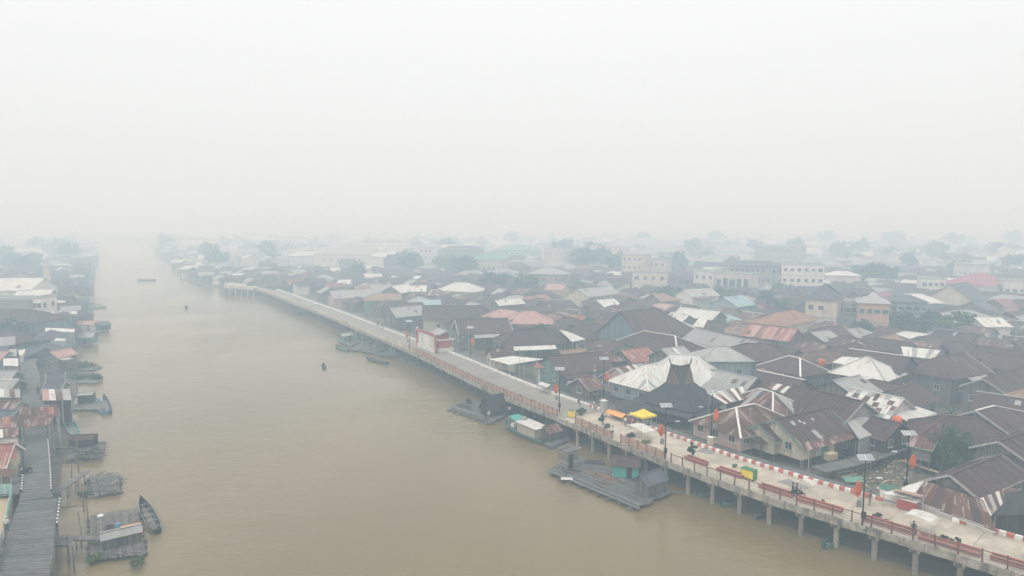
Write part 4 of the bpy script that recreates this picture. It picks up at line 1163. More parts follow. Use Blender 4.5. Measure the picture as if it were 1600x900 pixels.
# ---- horned black house
def horned_house():
    c = Vector((30.2, 120.5, MUD))
    t = thing('traditional_house', 'black traditional house with horned peaked roof beside the yellow tent', 'traditional house', c, radians(-45))
    LAND.append(('horned black house', 1065, 610)); OCC.append((c.x, c.y, 9))
    R45 = Matrix.Rotation(radians(45), 3, 'Z')
    ax, ay = 6.1, 5.8
    lv = [(1.0, 3.1), (.7, 4.15), (.44, 5.4), (.26, 6.5)]
    rects = [[Vector((sx * ax * f, sy * ay * f, z)) for sx, sy in ((-1, -1), (1, -1), (1, 1), (-1, 1))] for f, z in lv]
    for k in range(4):
        m = MB()
        for (r0, r1) in zip(rects, rects[1:]):
            a, b, cc, d = r0[k], r0[(k + 1) % 4], r1[(k + 1) % 4], r1[k]
            n = 7
            for i in range(n):
                p0, p1 = a.lerp(b, i / n), a.lerp(b, (i + 1) / n); q0, q1 = d.lerp(cc, i / n), d.lerp(cc, (i + 1) / n)
                dz = Vector((0, 0, U(-.02, .02)))
                m.slab([p0 + dz, p1 + dz, q1 + dz, q0 + dz], .1, 0, [(i, 0), (i + 1, 0), (i + 1, 2), (i, 2)])
        m.build('roof_slope', M['roof_dark'], t)
        m = MB()
        for (r0, r1) in zip(rects, rects[1:]): m.beam(r0[k] + Vector((0, 0, .06)), r1[k] + Vector((0, 0, .06)), .16, .1)
        m.build('ridge_cap', M['wood_dark'], t)
    # second, lower eave and pale gutter
    m = MB()
    for k in range(4):
        a, b = rects[0][k], rects[0][(k + 1) % 4]
        n_ = ((a + b) / 2); n_.z = 0; n_.normalize()
        m.slab([a - Vector((0, 0, .25)) + n_ * 1.1 - Vector((0, 0, .55)), b - Vector((0, 0, .25)) + n_ * 1.1 - Vector((0, 0, .55)), b - Vector((0, 0, .25)), a - Vector((0, 0, .25))], .08, 0, [(0, 0), (8, 0), (8, 1), (0, 1)])
    m.build('lower_eave', M['roof_dark'], t)
    m = MB(); a, b = rects[0][1], rects[0][0]
    m = MB(); m.beam(rects[0][1] + Vector((1.0, -.6, -.85)), rects[0][2] + Vector((1.1, .6, -.85)), .12, .1); m.build('gutter', M['trim_grey'], t)
    # turret: four corners in the diagonals, ridge from horn to horn
    base = [R45 @ Vector(p) for p in ((-2.5, 0, 6.0), (0, -2.5, 5.8), (2.5, 0, 6.0), (0, 2.5, 5.8))]
    hl, hr = R45 @ Vector((-1.6, 0, 9.6)), R45 @ Vector((1.6, 0, 9.6))
    mid = (hl + hr) / 2 - Vector((0, 0, .35))
    for s_ in (1, 3):
        f = base[s_]
        m = MB(); m.slab([hl, f, mid] if s_ == 1 else [mid, f, hl], .1, 0, [(0, 3), (1, 0), (2, 3)]); m.slab([mid, f, hr] if s_ == 1 else [hr, f, mid], .1, 0, [(0, 3), (1, 0), (2, 3)]); m.build('roof_slope', M['roof_dark'], t)
        for h, e in ((hl, base[0]), (hr, base[2])):
            m = MB(); m.slab([h, e, f], .08); g = m.build('gable_panel', M['wood_brown'], t)
            m = MB(); m.beam(h, f, .2, .14); m.beam(h, e, .2, .14); m.build('barge_board', M['wood_dark'], g)
    m = MB(); m.beam(hl, mid, .22, .2); m.beam(mid, hr, .22, .2); m.build('ridge_cap', M['wood_dark'], t)
    for h, sg in ((hl, -1), (hr, 1)):
        for q in (-.35, .35):
            m = MB(); d = R45 @ Vector((sg * .55, q, 0))
            p1 = h + d * .5 + Vector((0, 0, .55)); p2 = h + d * .75 + Vector((0, 0, 1.25))
            m.tube(h - Vector((0, 0, .2)), p1, .11, .08, 6); m.tube(p1, p2, .08, .02, 6); m.build('horn', M['wood_dark'], t)
    # body
    for k in range(4):
        a, b = rects[0][k] * .9, rects[0][(k + 1) % 4] * .9
        m = MB(); m.slab([(a.x, a.y, 1.2), (b.x, b.y, 1.2), (b.x, b.y, 3.3), (a.x, a.y, 3.3)], .1); m.build('wall', M['wood_dark'], t)
        for i in range(4):
            p = a.lerp(b, i / 4); m = MB(); m.tube((p.x, p.y, 0), (p.x, p.y, 1.3), .13, .13, 6); m.build('stilt', M['log'], t)
        n_ = (a + b) / 2; n_.z = 0; n_.normalize()
        for i in (1, 3):
            p = a.lerp(b, i / 4) + n_ * .04; put_window(t, p.x, p.y, 2.2, atan2(b.y - a.y, b.x - a.x), 1.0, 1.1, 'wood_brown')
    # verandah floor and posts toward the lane
    m = MB(); m.box((0, -6.0, 1.25), (9, 2.2, .15)); m.build('verandah', M['wood_dark'], t)
    for x in (-4.3, -1.5, 1.5, 4.3):
        m = MB(); m.tube((x, -6.9, 0), (x, -6.9, 2.5), .09, .09, 6); m.build('post', M['wood_dark'], t)
horned_house()
shed('dark board platform roof left of the horned black house', [(958, 628, 4.2), (1000, 622, 4.6), (1020, 640, 4.2), (985, 652, 3.8)], 'roof_dark', None, 'wood_dark', wsides='f')

# ---- block buildings with storeys
def block(label, px0, px1, py_top, py_bot_z, ztop, depth, wall='wall_white', floors=2, cols=6, roof=None, rise=2.5, name='block_building', cat='building', land=None, frame='trim_grey', wsize=(1.4, 1.5), yaw=None, band='trim_grey', parapet=True, group=None, far=False):
    """front wall from px0 to px1 (left/right pixel columns at the parapet line py_top)"""
    a = G(px0[0], px0[1], ztop); b = G(px1[0], px1[1], ztop)
    d = b - a; L = d.length; yaw = atan2(d.y, d.x)
    c = (a + b) / 2
    if land: LAND.append((land, (px0[0] + px1[0]) / 2, (px0[1] + px1[1]) / 2))
    t = thing(name, label, cat, (c.x, c.y, MUD), yaw, group)
    OCC.append((c.x - sin(yaw) * depth / 2, c.y + cos(yaw) * depth / 2, max(L, depth) / 2 + 2))
    for q in (-.33, .33): OCC.append((c.x + cos(yaw) * L * q - sin(yaw) * depth / 2, c.y + sin(yaw) * L * q + cos(yaw) * depth / 2, depth / 2 + 2))
    H = ztop - MUD
    m = MB(); m.box((0, depth / 2, H / 2), (L, depth, H)); m.build('wall', M[wall], t)
    fh = H / floors
    for f in range(floors):
        for i in range(cols):
            if RND.random() < .1: continue
            xx = -L / 2 + L * (i + .5) / cols + U(-.12, .12)
            put_window(t, xx, -.03, fh * (f + .55), 0, wsize[0] if RND.random() < .75 else wsize[0] * 1.3, min(wsize[1], fh - .9) * (1 if RND.random() < .8 else .75), frame)
            if RND.random() < .22:
                m = MB(); m.box((xx + wsize[0] * .9, -.25, fh * (f + .4)), (.8, .4, .6)); m.build('air_conditioner', M['trim_grey'], t)
            if RND.random() < .3:
                m = MB(); m.slab([(xx - wsize[0] * .7, -.7, fh * (f + .55) + wsize[1] * .55), (xx + wsize[0] * .7, -.7, fh * (f + .55) + wsize[1] * .55), (xx + wsize[0] * .7, 0, fh * (f + .55) + wsize[1] * .55 + .15), (xx - wsize[0] * .7, 0, fh * (f + .55) + wsize[1] * .55 + .15)], .06); m.build('window_hood', M[band], t)
        ns = max(1, int(depth / 4))
        side = -1 if (a.x + b.x) / 2 > 0 else 1
        for i in range(ns):
            put_window(t, side * (L / 2 + .03), depth * (i + .5) / ns, fh * (f + .55), -pi / 2 if side < 0 else pi / 2, wsize[0], min(wsize[1], fh - .9), frame)
        if f: 
            m = MB(); m.box((0, depth / 2, fh * f), (L + .3, depth + .3, .3)); m.build('floor_band', M[band], t)
    if roof:
        W = depth / 2 + .6; mr = MB()
        for (O, u, V, E, aa, bb) in ((Vector((-L / 2 - .6, -.6, H)), Vector((1, 0, 0)), Vector((0, W, rise)), L + 1.2, W, L + 1.2 - W), (Vector((-L / 2 - .6, depth + .6, H)), Vector((1, 0, 0)), Vector((0, -W, rise)), L + 1.2, W, L + 1.2 - W),
                                     (Vector((-L / 2 - .6, -.6, H)), Vector((0, 1, 0)), Vector((W, 0, rise)), 2 * W, W, W), (Vector((L / 2 + .6, -.6, H)), Vector((0, 1, 0)), Vector((-W, 0, rise)), 2 * W, W, W)):
            strips(O, u, V, E, min(aa, E / 2), max(bb, E / 2), 4, lambda i: mr, .01)
        mr.build('roof', M[roof], t)
    elif parapet:
        for (x, y, sx, sy) in ((0, 0, L + .4, .25), (0, depth, L + .4, .25), (-L / 2, depth / 2, .25, depth), (L / 2, depth / 2, .25, depth)):
            m = MB(); m.box((x, y, H + .35), (sx, sy, .8)); m.build('parapet', M[band], t)
        m = MB(); m.box((0, depth / 2, H + .06), (L - .3, depth - .3, .12)); m.build('flat_roof', M['wall_grey'], t)
    return t
block('white two storey block with tall dark windows left of the arches', (1084, 424), (1116, 426), 0, 0, 12.5, 10, 'wall_white', 2, 3, land='white block by the arches')
ab = block('tan building with tall arched windows in the middle haze', (1118, 427), (1172, 430), 0, 0, 12.5, 9, 'wall_cream', 1, 5, wsize=(2.2, 6.5), land='tan arched building')
block('long grey three storey school wing behind the arched building', (1140, 415), (1222, 417), 0, 0, 15, 12, 'wall_grey', 3, 10, roof='roof_slate', land='grey school wing')
block('white three storey block at the right end of the school', (1222, 414), (1288, 415), 0, 0, 16, 14, 'wall_white', 3, 6, land='white three storey school block')
block('cream walled house with dark slate hip roof in the right haze', (1259, 467), (1308, 470), 0, 0, 12, 11, 'wall_cream', 2, 3, roof='roof_slate', rise=5, land='cream house with slate roof')
block('orange walled two storey house with grey hip roof', (1342, 473), (1390, 475), 0, 0, 12, 12, 'wall_orange', 2, 4, roof='roof_grey', rise=3, land='orange walled house')
block('grey two storey shop beside the orange walled house', (1308, 474), (1342, 474), 0, 0, 10.5, 10, 'wall_grey', 2, 3)
block('dark teal stilted two storey house right of the orange house', (1392, 471), (1450, 473), 0, 0, 10.5, 9, 'wood_teal', 2, 5, roof='roof_slate', rise=2)
block('tan flat roofed block in front of the cream haze building', (988, 426), (1042, 427), 0, 0, 12, 10, 'wall_cream', 2, 4)
block('cream three storey building deep in the haze', (972, 399), (1004, 400), 0, 0, 16, 12, 'wall_yellow', 3, 4, land='cream three storey building')
block('cream lower wing right of the three storey building in haze', (1004, 406), (1040, 407), 0, 0, 13, 12, 'wall_cream', 2, 4)
block('grey tall walled warehouse with pale hip roof behind the trees', (824, 428), (884, 429), 0, 0, 12, 12, 'wall_grey', 2, 6, roof='roof_grey', rise=2.5, land='grey warehouse')
block('yellow walled hall with green roof deep in the haze', (737, 405), (784, 406), 0, 0, 12, 14, 'wall_yellow', 1, 6, roof='roof_green', rise=4, land='green roofed hall')
block('long pale green market hall deep in the haze', (778, 391), (846, 391), 0, 0, 13, 18, 'wall_mint', 2, 8, roof='roof_green', rise=4)
block('white pavilion beside the long pale green hall', (850, 389), (880, 390), 0, 0, 16, 14, 'wall_cream', 2, 4)
block('pale wide sports hall with sweeping grey roof in far haze', (490, 397), (578, 398), 0, 0, 11, 40, 'wall_white', 1, 8, roof='roof_grey', rise=8, land='sweeping grey hall roof')
block('pinkish white long store far beyond the sweeping hall', (560, 379), (640, 379), 0, 0, 15, 22, 'wall_white', 2, 8)
block('white tower house beside the far green hall', (655, 388), (682, 388), 0, 0, 16, 14, 'wall_white', 3, 4)
block('white square block far in the haze above the white hall', (925, 385), (948, 385), 0, 0, 18, 16, 'wall_white', 3, 3)
block('tall pale block far in the haze left of the cream building', (948, 388), (985, 388), 0, 0, 16, 16, 'wall_cream', 3, 4)
block('grey wide block in the far haze above the school', (1180, 385), (1260, 386), 0, 0, 18, 22, 'wall_grey', 3, 7)
block('white shop row in the haze right of the school', (1292, 430), (1345, 431), 0, 0, 9, 10, 'wall_white', 1, 5, roof='roof_zinc', rise=2)
block('white hall with arched front in the far right haze', (1520, 413), (1548, 413), 0, 0, 13, 16, 'wall_white', 1, 3, roof='roof_grey', rise=2)
block('long white wall building at the right frame edge in haze', (1570, 440), (1625, 441), 0, 0, 10, 10, 'wall_white', 1, 5)
block('pale house with white terrace right of the steep slate gable', (1440, 436), (1478, 437), 0, 0, 11, 11, 'wall_white', 2, 4)
# ---- left bank
block('grey flat roofed block with patterned parapet on the left bank', (-30, 469), (52, 469), 0, 0, 10.5, 8, 'wall_grey', 1, 5, land='grey block with patterned parapet', parapet=True)
block('small white block right of the patterned parapet', (51, 467), (63, 467), 0, 0, 11, 8, 'wall_white', 2, 2)
house('large white roofed prayer hall on the left bank', (-40, 435), (68, 434), 13.5, 10, 4, 'gg', 'roof_zinc', 'wall_white', 1, land='white prayer hall')
house('low white gable beside the white prayer hall', (30, 453), (82, 452), 9.5, 5, 2.5, 'gg', 'roof_zinc', 'wall_mint', 1)
def minaret():
    p = G(75.5, 458, MUD)
    t = thing('minaret', 'slim pale minaret tower beside the white prayer hall', 'tower', (p.x, p.y, MUD)); OCC.append((p.x, p.y, 5))
    t.scale = (.62, .62, 1)
    m = MB(); m.lathe([(2.6, 0), (2.5, 5), (2.2, 10), (2.0, 13.2)], n=8); m.build('shaft', M['wall_cream'], t)
    m = MB(); m.lathe([(2.1, 13.2), (3.0, 13.6), (3.0, 14.4), (2.8, 14.4)], n=8); m.build('balcony', M['trim_white'], t)
    m = MB()
    for i in range(8): m.tube((1.9 * cos(i * pi / 4), 1.9 * sin(i * pi / 4), 13.6), (1.9 * cos(i * pi / 4), 1.9 * sin(i * pi / 4), 16.6), .2, .2, 6)
    m.build('columns', M['trim_white'], t)
    m = MB(); m.lathe([(2.4, 16.6), (2.5, 17), (2.2, 18.2), (1.3, 19.4), (.25, 20.2), (.08, 21.4)], n=12); m.build('dome', M['trim_white'], t, True)
minaret()
# ------------------------------------------------------------------ left bank shacks
shed('rust red roof spanning the left boardwalk, farther of the two', [(31, 636, 6.7), (92, 636, 6.7), (94, 650, 5.9), (30, 649, 5.9)], 'roof_red', ('roof_rust', 'roof_rust', 'roof_brown', 'roof_rust', 'roof_rust', 'roof_red', 'roof_rust'), None, land='rust red roof over the boardwalk')
shed('long rust red roof spanning the left boardwalk, nearer of the two', [(-30, 654, 6.7), (84, 647, 6.7), (80, 664, 5.8), (-30, 671, 5.8)], 'roof_red', ('roof_rust', 'roof_rust', 'roof_rust', 'roof_red', 'roof_rust', 'roof_brown', 'roof_rust', 'roof_rust'), None)
shed('pink and white striped shed roof right of the boardwalk', [(65, 608, 6.2), (95, 608, 6.2), (98, 625, 5.3), (67, 625, 5.3)], 'roof_pink', ('roof_pink', 'roof_zinc', 'roof_rust', 'roof_pink', 'roof_zinc', 'roof_rust', 'roof_grey'), 'wood_dark', wsides='fr', land='pink striped shed')
shed('plain grey shed roof joined right of the pink striped roof', [(95, 608, 6), (109, 607, 6), (112, 625, 5.2), (98, 625, 5.2)], 'roof_grey', None, 'wood_dark', wsides='fr')
shed('small white and orange striped awning beside the rust red roof', [(66, 633, 5.8), (88, 631, 5.8), (89, 636, 5.2), (67, 638, 5.2)], 'roof_zinc', ('roof_zinc', 'roof_orange', 'roof_zinc'))
house('grey board house with dark roof right of the left boardwalk', (76, 583), (98, 581), 5.8, 2.3, 1.2, 'gg', 'roof_slate', 'wood_grey', 2, win=1)
house('low dark grey house behind the pink striped shed', (76, 597), (99, 596), 5.6, 2.0, 1.0, 'gg', 'roof_slate', 'wood_teal', 2, win=1)
house('dusty pink tin roofed house over the water by the boardwalk bend', (80, 549), (108, 544), 5.6, 2.2, 1.1, 'gg', 'roof_pink', 'wood_grey', 1)
shed('narrow white strip roof right of the boardwalk bend, nearer one', [(66, 527, 6.4), (103, 529, 6.4), (103, 533, 5.8), (65, 532, 5.8)], 'roof_zinc', None, 'wood_blue')
shed('narrow white strip roof right of the boardwalk bend, farther one', [(71, 512, 6.4), (117, 514, 6.4), (116, 519, 5.8), (70, 518, 5.8)], 'roof_zinc', None, 'wood_blue')
shed('white strip roof crossing the far boardwalk', [(41, 492, 7), (90, 496, 7), (90, 501, 6.4), (41, 497, 6.4)], 'roof_zinc')
shed('patchy white and tan strip roof along the left shore', [(80, 486, 6.6), (121, 486, 6.6), (120, 491, 6), (80, 491, 6)], 'roof_zinc', ('roof_zinc', 'roof_tan', 'roof_grey', 'roof_zinc'), 'wood_teal')
shed('small bright white strip roof below the minaret', [(86, 469, 6.6), (102, 470, 6.6), (101, 474, 6), (85, 473, 6)], 'roof_zinc')
house('big brown roofed house below the grey patterned block', (0, 484), (52, 484), 10, 6, 2.8, 'gh', 'roof_brown', 'wood_teal', 1)
shed('white sloping tin roof at the left frame edge', [(-12, 487, 8.6), (4, 489, 8.6), (28, 510, 6.8), (-12, 502, 6.8)], 'roof_zinc')
house('wide dark brown roof at the left frame edge below the white slope', (-30, 512), (22, 516), 7.6, 5, 2.5, 'gh', 'roof_brown', 'wood_teal', 1)
shed('bright white square roof left of the boardwalk', [(5, 560, 6.0), (28, 560, 6.0), (29, 572, 5.2), (5, 571, 5.2)], 'roof_zinc', None, 'wood_grey', wsides='fr', land='bright white square roof')
house('pinkish roofed shack at the left edge above the white square roof', (-14, 549), (12, 549), 6.2, 3.4, 1.6, 'gg', 'roof_pink', 'wood_teal', 1)
shed('pale grey stall roof touching the boardwalk bend', [(13, 546, 5.8), (26, 545, 5.8), (26, 556, 5.2), (13, 556, 5.2)], 'roof_grey', None, 'wood_grey')
shed('small white stall roof on the left edge of the boardwalk', [(28, 547, 5.4), (40, 545, 5.4), (37, 555, 5), (30, 556, 5)], 'roof_zinc', None, 'wall_white')
house('teal grey shack with green awning below the white square roof', (-6, 580), (24, 579), 6, 3, 1.4, 'gg', 'roof_grey', 'wood_teal', 2, win=1)
house('grey shack with white ridge sheet left of the boardwalk', (-10, 594), (26, 593), 6, 3.2, 1.5, 'gg', 'roof_grey', 'wood_grey', 2, cap='trim_white', win=1)
shed('striped grey and white roof left of the boardwalk', [(-10, 608, 6.2), (31, 608, 6.2), (32, 621, 5.4), (-10, 621, 5.4)], 'roof_grey', ('roof_grey', 'roof_zinc', 'roof_grey', 'roof_rust'), 'wood_brown', wsides='fr')
house('brown walled shack beside the rust red spanning roof', (-14, 627), (28, 626), 6, 2.6, 1.3, 'gg', 'roof_rust', 'wood_cream', 2, win=1)
house('slate roofed shack between the brown shack and the spanning roofs', (-16, 641), (24, 641), 5.8, 2.2, 1, 'gg', 'roof_slate', 'wood_teal', 2, win=0)
shed('white and red awning below the long spanning roof', [(-20, 673, 6), (28, 668, 6), (29, 682, 5.3), (-20, 686, 5.3)], 'roof_red', ('roof_rust', 'roof_zinc', 'roof_rust', 'roof_rust'), 'wall_white', wsides='fr')
house('red roofed kiosk house with grey gable left of the boardwalk', (-14, 696), (18, 693), 6.6, 3.3, 1.8, 'gg', 'roof_red', 'wall_cream', 2, barge='trim_white', frame='trim_white', win=1, land='red roofed kiosk house')
shed('faded brick red stall roof above the yellow wall', [(-16, 702, 6.2), (26, 699, 6.2), (26, 716, 5.2), (-16, 720, 5.2)], 'roof_red', None, 'wall_yellow', wsides='fr')
shed('small grey lean-to at the yellow wall', [(2, 733, 5), (17, 732, 5), (17, 745, 4.4), (2, 746, 4.4)], 'roof_rust', None, 'wood_brown', wsides='fr')
# sandy lot with its mint fence
m = MB(); P = [G(-60, 850, 2.6), G(4, 850, 2.6), G(20, 776, 2.6), G(-60, 780, 2.6)]
m.slab(P, 1.8); tag(m.build('sandy_ground', M['sand']), kind='structure')
def board_fence(label, pts, h, mat, z):
    t = thing('board_fence', label, 'fence', G(*pts[0], z))
    for a, b in zip(pts, pts[1:]):
        p, q = G(*a, z) - t.location, G(*b, z) - t.location
        n = max(1, int((q - p).length / .45))
        for i in range(n):
            u, v = p.lerp(q, (i + .04) / n), p.lerp(q, (i + .96) / n)
            hh = h + U(-.04, .04)
            m = MB(); m.beam(u + Vector((0, 0, hh / 2)), v + Vector((0, 0, hh / 2)), .05, hh); m.build('board', M[mat], t)
        m = MB(); m.beam(p + Vector((0, 0, h * .8)), q + Vector((0, 0, h * .8)), .12, .1); m.build('rail', M[mat], t)
board_fence('mint green board fence round the sandy lot by the boardwalk', [(-40, 779), (19.5, 774), (11, 820), (7, 838)], 1.5, 'wall_mint', 2.9)
board_fence('blue green board fence at the lower left boardwalk edge', [(5, 846), (-2, 872), (-12, 905)], 1.3, 'wood_blue', 3.4)
m = MB(); P = [G(-40, 748, 3.2), G(33, 745, 3.2), G(30, 772, 3.2), G(-40, 775, 3.2)]
yard = thing('yard_floor', None, None, P[0]); yard['kind'] = 'structure'
for i in range(24):
    a, b = P[0].lerp(P[3], (i + .04) / 24) - P[0], P[0].lerp(P[3], (i + .96) / 24) - P[0]; c, d = P[1].lerp(P[2], (i + .04) / 24) - P[0], P[1].lerp(P[2], (i + .96) / 24) - P[0]
    m = MB(); m.slab([a, b, d, c], .08); m.build('plank', M['plank_walk'], yard)

# ------------------------------------------------------------------ rafts
def raft_base(t, C, z, plank='plank_grey', nlog=7, gap=.04, pw=.24, along=0, lift=True):
    """C: four corners (local) going round; logs below, boards above"""
    e0 = (C[1] - C[0]).length; e1 = (C[3] - C[0]).length
    for i in range(nlog):
        f = (i + .5) / nlog
        a, b = C[0].lerp(C[3], f), C[1].lerp(C[2], f)
        d = (b - a).normalized() * U(.1, .5)
        m = MB(); m.tube(a - d + Vector((0, 0, .1)), b + d + Vector((0, 0, .1)), U(.2, .27), U(.18, .25), 8); m.build('log', M['log'], t)
    n = int(e0 / (pw + gap))
    n = min(n, 200)
    for i in range(n):
        f0, f1 = (i + .06) / n, (i + .94) / n
        a0, a1, b0, b1 = C[0].lerp(C[1], f0), C[0].lerp(C[1], f1), C[3].lerp(C[2], f0), C[3].lerp(C[2], f1)
        ex = (b0 - a0).normalized()
        s0, s1 = ex * U(-.4, .2), ex * U(-.2, .45)
        if RND.random() < .04: continue
        zz = Vector((0, 0, z + U(-.04, .04)))
        m = MB(); m.slab([a0 + s0 + zz, a1 + s0 + zz, b1 + s1 + zz, b0 + s1 + zz][::1], .05); m.build('plank', M[plank], t)
def hut(t, c, yaw, L, Wd, h, rise, roof, wall, z, door=True, name='hut', over=.3, win=False, single=False):
    o = bpy.data.objects.new(name, None); COL.objects.link(o); o.parent = t; o.location = (c.x, c.y, z); o.rotation_euler = (0, 0, yaw)
    m = MB()
    q = [(-L / 2, -Wd / 2), (L / 2, -Wd / 2), (L / 2, Wd / 2), (-L / 2, Wd / 2)]
    for i in range(4):
        a, b = q[i], q[(i + 1) % 4]
        m.face([(a[0], a[1], 0), (b[0], b[1], 0), (b[0], b[1], h), (a[0], a[1], h)])
    for x in (-L / 2, L / 2): m.face([(x, -Wd / 2, h), (x, Wd / 2, h), (x, 0, h + rise)])
    m.build('wall', M[wall], o)
    m = MB(); W = Wd / 2 + over; k = rise / (Wd / 2)
    for sg in (1, -1):
        strips(Vector((-L / 2 - over, sg * W, h + rise - k * W + .04)), Vector((1, 0, 0)), Vector((0, -sg * W, k * W)), L + 2 * over, 0, L + 2 * over, max(2, int(L / .8)), lambda i: m, .012)
    m.build('roof', M[roof], o)
    m = MB(); m.beam((-L / 2 - over, 0, h + rise + .08), (L / 2 + over, 0, h + rise + .08), .25, .06); m.build('ridge_cap', M[roof], o)
    if door:
        m = MB(); m.box((L * .15, -Wd / 2 - .03, .85), (.75, .05, 1.7)); m.build('door', M['wood_dark'], o)
        m = MB(); m.box((-L / 2 - .03, 0, .95), (.05, .6, .6)); m.build('shutter', M['wood_dark'], o)
    return o
def raft(name, label, px, zt=.42, plank='plank_grey', nlog=7, pw=.24, group=None):
    C = [G(*p, zt) for p in px]
    c = sum(C, Vector()) / 4
    t = thing(name, label, 'raft', (c.x, c.y, 0), 0, group)
    org = Vector((c.x, c.y, 0))
    C = [Vector((p.x - c.x, p.y - c.y, 0)) for p in C]
    raft_base(t, C, zt, plank, nlog, .04, pw)
    return t, org
def loc(t, px, py, z): return G(px, py, z) - Vector((t.location.x, t.location.y, 0))
def yawpx(a, b, z=.4):
    d = G(*b, z) - G(*a, z); return atan2(d.y, d.x)
# big working raft under the promenade
t, o = raft('floating_raft', 'wide dark plank raft carrying the green hut beside the bridge piers', [(993, 794), (1050, 768), (905, 712), (855, 736)], .5, 'plank_walk', 9, .34)
hut(t, loc(t, 978, 742, .5), yawpx((958, 740), (1002, 744)), 3.6, 2.6, 1.8, .8, 'roof_brown', 'teal_paint', .55, True, 'green_hut')
hut(t, loc(t, 1015, 768, .5), yawpx((995, 778), (1034, 764)), 3.7, 2.4, 1.7, .9, 'roof_slate', 'wood_grey', .55, False, 'grey_hut')
c = loc(t, 888, 728, .5)
hh = bpy.data.objects.new('outhouse', None); COL.objects.link(hh); hh.parent = t; hh.scale = (1.35, 1.35, 1.3); hh.location = (c.x, c.y, .55); hh.rotation_euler = (0, 0, yawpx((880, 733), (898, 728)))
m = MB(); m.box((0, 0, .95), (1.5, 1.4, 1.9)); m.build('wall', M['boards_h'], hh)
m = MB(); m.box((-.25, -.72, .8), (.6, .05, 1.5)); m.build('door', M['wood_dark'], hh)
for i in range(4):
    m = MB(); m.beam((-1.0, -.8 + i * .5, 1.95), (1.1, -.75 + i * .52, 2.1), .3, .06); m.build('roof_board', M['plank_grey'], hh)
for (a, b) in (((1, .6), (1.9, .75)), ((1.15, .2), (1.75, .9))):
    m = MB(); m.beam((.9, -.3, a[0] - .3), (1.3, .4, b[1] + .9), .12, .12); m.build('prop', M['log'], hh)
m = MB(); c = loc(t, 945, 745, .5); 
for i in range(140):
    x, y = RND.gauss(0, 1.3), RND.gauss(0, .65); m.box((c.x + x * .8 + y * .5, c.y - x * .8 + y * .5, .57 + U(0, .06)), (U(.1, .35), U(.05, .1), .05), U(0, 3))
tag(m.build('husk_heap', M['husk']), 'patch of orange brown wood shavings spread on the wide raft', 'shavings', None, 'stuff').location = (t.location.x, t.location.y, 0)
s_ = G(885, 748, .55); m = MB(); m.slab([(-.8, -.4, .02), (.9, -.5, .02), (.8, .4, .05), (-.7, .5, .02)], .03); tag(m.build('pale_sheet', M['tarp_white']), 'pale flat sheet lying on the left end of the wide raft', 'sheet').location = s_
m = MB(); m.tube(G(1040, 768, .2), G(1066, 771, .2), .18, .14, 8); tag(m.build('drift_log', M['log']), 'pale floating log right of the wide raft', 'log')
BR = [x for x in bpy.data.objects if x.name.startswith('floating_raft')][-1]
for i in range(26):
    u, v = RND.random(), RND.random(); px = 878 + 95 * u + 45 * v; py = 736 + 40 * u - 22 * v
    a = loc(BR, px, py, .55 + U(0, .08)); yw = yawpx((855, 736), (993, 794)) + U(-.25, .25)
    m = MB(); m.beam(a, a + Vector((cos(yw) * U(.5, 2.6), sin(yw) * U(.5, 2.6), U(0, .12))), U(.1, .3), .06); m.build('loose_board', M[RND.choice(['plank_grey', 'wood_dark', 'log', 'wood_brown'])], BR)
for i in range(3):
    a = loc(BR, 895 + i * 30, 749 + i * 13, .12); yw = yawpx((855, 736), (993, 794)); m = MB(); m.tube(a, a + Vector((cos(yw) * U(3, 5), sin(yw) * U(3, 5), 0)), .16, .12, 7); m.build('log', M['log'], BR)
m = MB(); p = loc(BR, 928, 722, .5); m.slab([p + Vector((-1.6, -.7, .08)), p + Vector((1.4, -1.2, .1)), p + Vector((1.7, .5, .14)), p + Vector((-1.2, .9, .1))], .04); m.build('dark_sheet', M['boat_dark'], BR)
# raft with the dark thatched hut
t, o = raft('floating_raft', 'long dark raft with steep dark hut under the pink railing', [(765, 661), (800, 645), (735, 622), (698, 637)], .5, 'plank_walk', 8, .32)
hut(t, loc(t, 773, 646, .5), yawpx((752, 650), (792, 642)), 4.2, 3.2, 1.3, 2.2, 'roof_dark', 'wood_dark', .55, True, 'hut')
m = MB(); p = loc(t, 748, 640, .5)
m.slab([p + Vector((-1.6, -.8, .1)), p + Vector((1.2, -1.2, .1)), p + Vector((1.5, .6, 1.2)), p + Vector((-1.2, .8, 1.1))], .06); m.build('leaning_sheet', M['roof_slate'], t)
m = MB(); p = loc(t, 732, 630, .5); m.box((p.x, p.y, .9), (.8, .8, .9), .4); m.build('crate', M['wood_dark'], t)
m = MB(); m.slab([loc(t, 712, 634, .58), loc(t, 735, 640, .58), loc(t, 742, 635, .58), loc(t, 722, 630, .58)], .04); m.build('hatch', M['wood_dark'], t)
# brown shed raft right of the white cabin boat
t, o = raft('floating_raft', 'small raft with a rust brown roofed shed beside the white roofed boat', [(846, 692), (860, 699), (893, 686), (878, 678)], .4, 'plank_walk', 5, .3)
hut(t, loc(t, 866, 684, .4), yawpx((850, 690), (880, 682)), 4.4, 2.3, 1.5, .8, 'roof_rust', 'wood_grey', .45, False, 'shed')
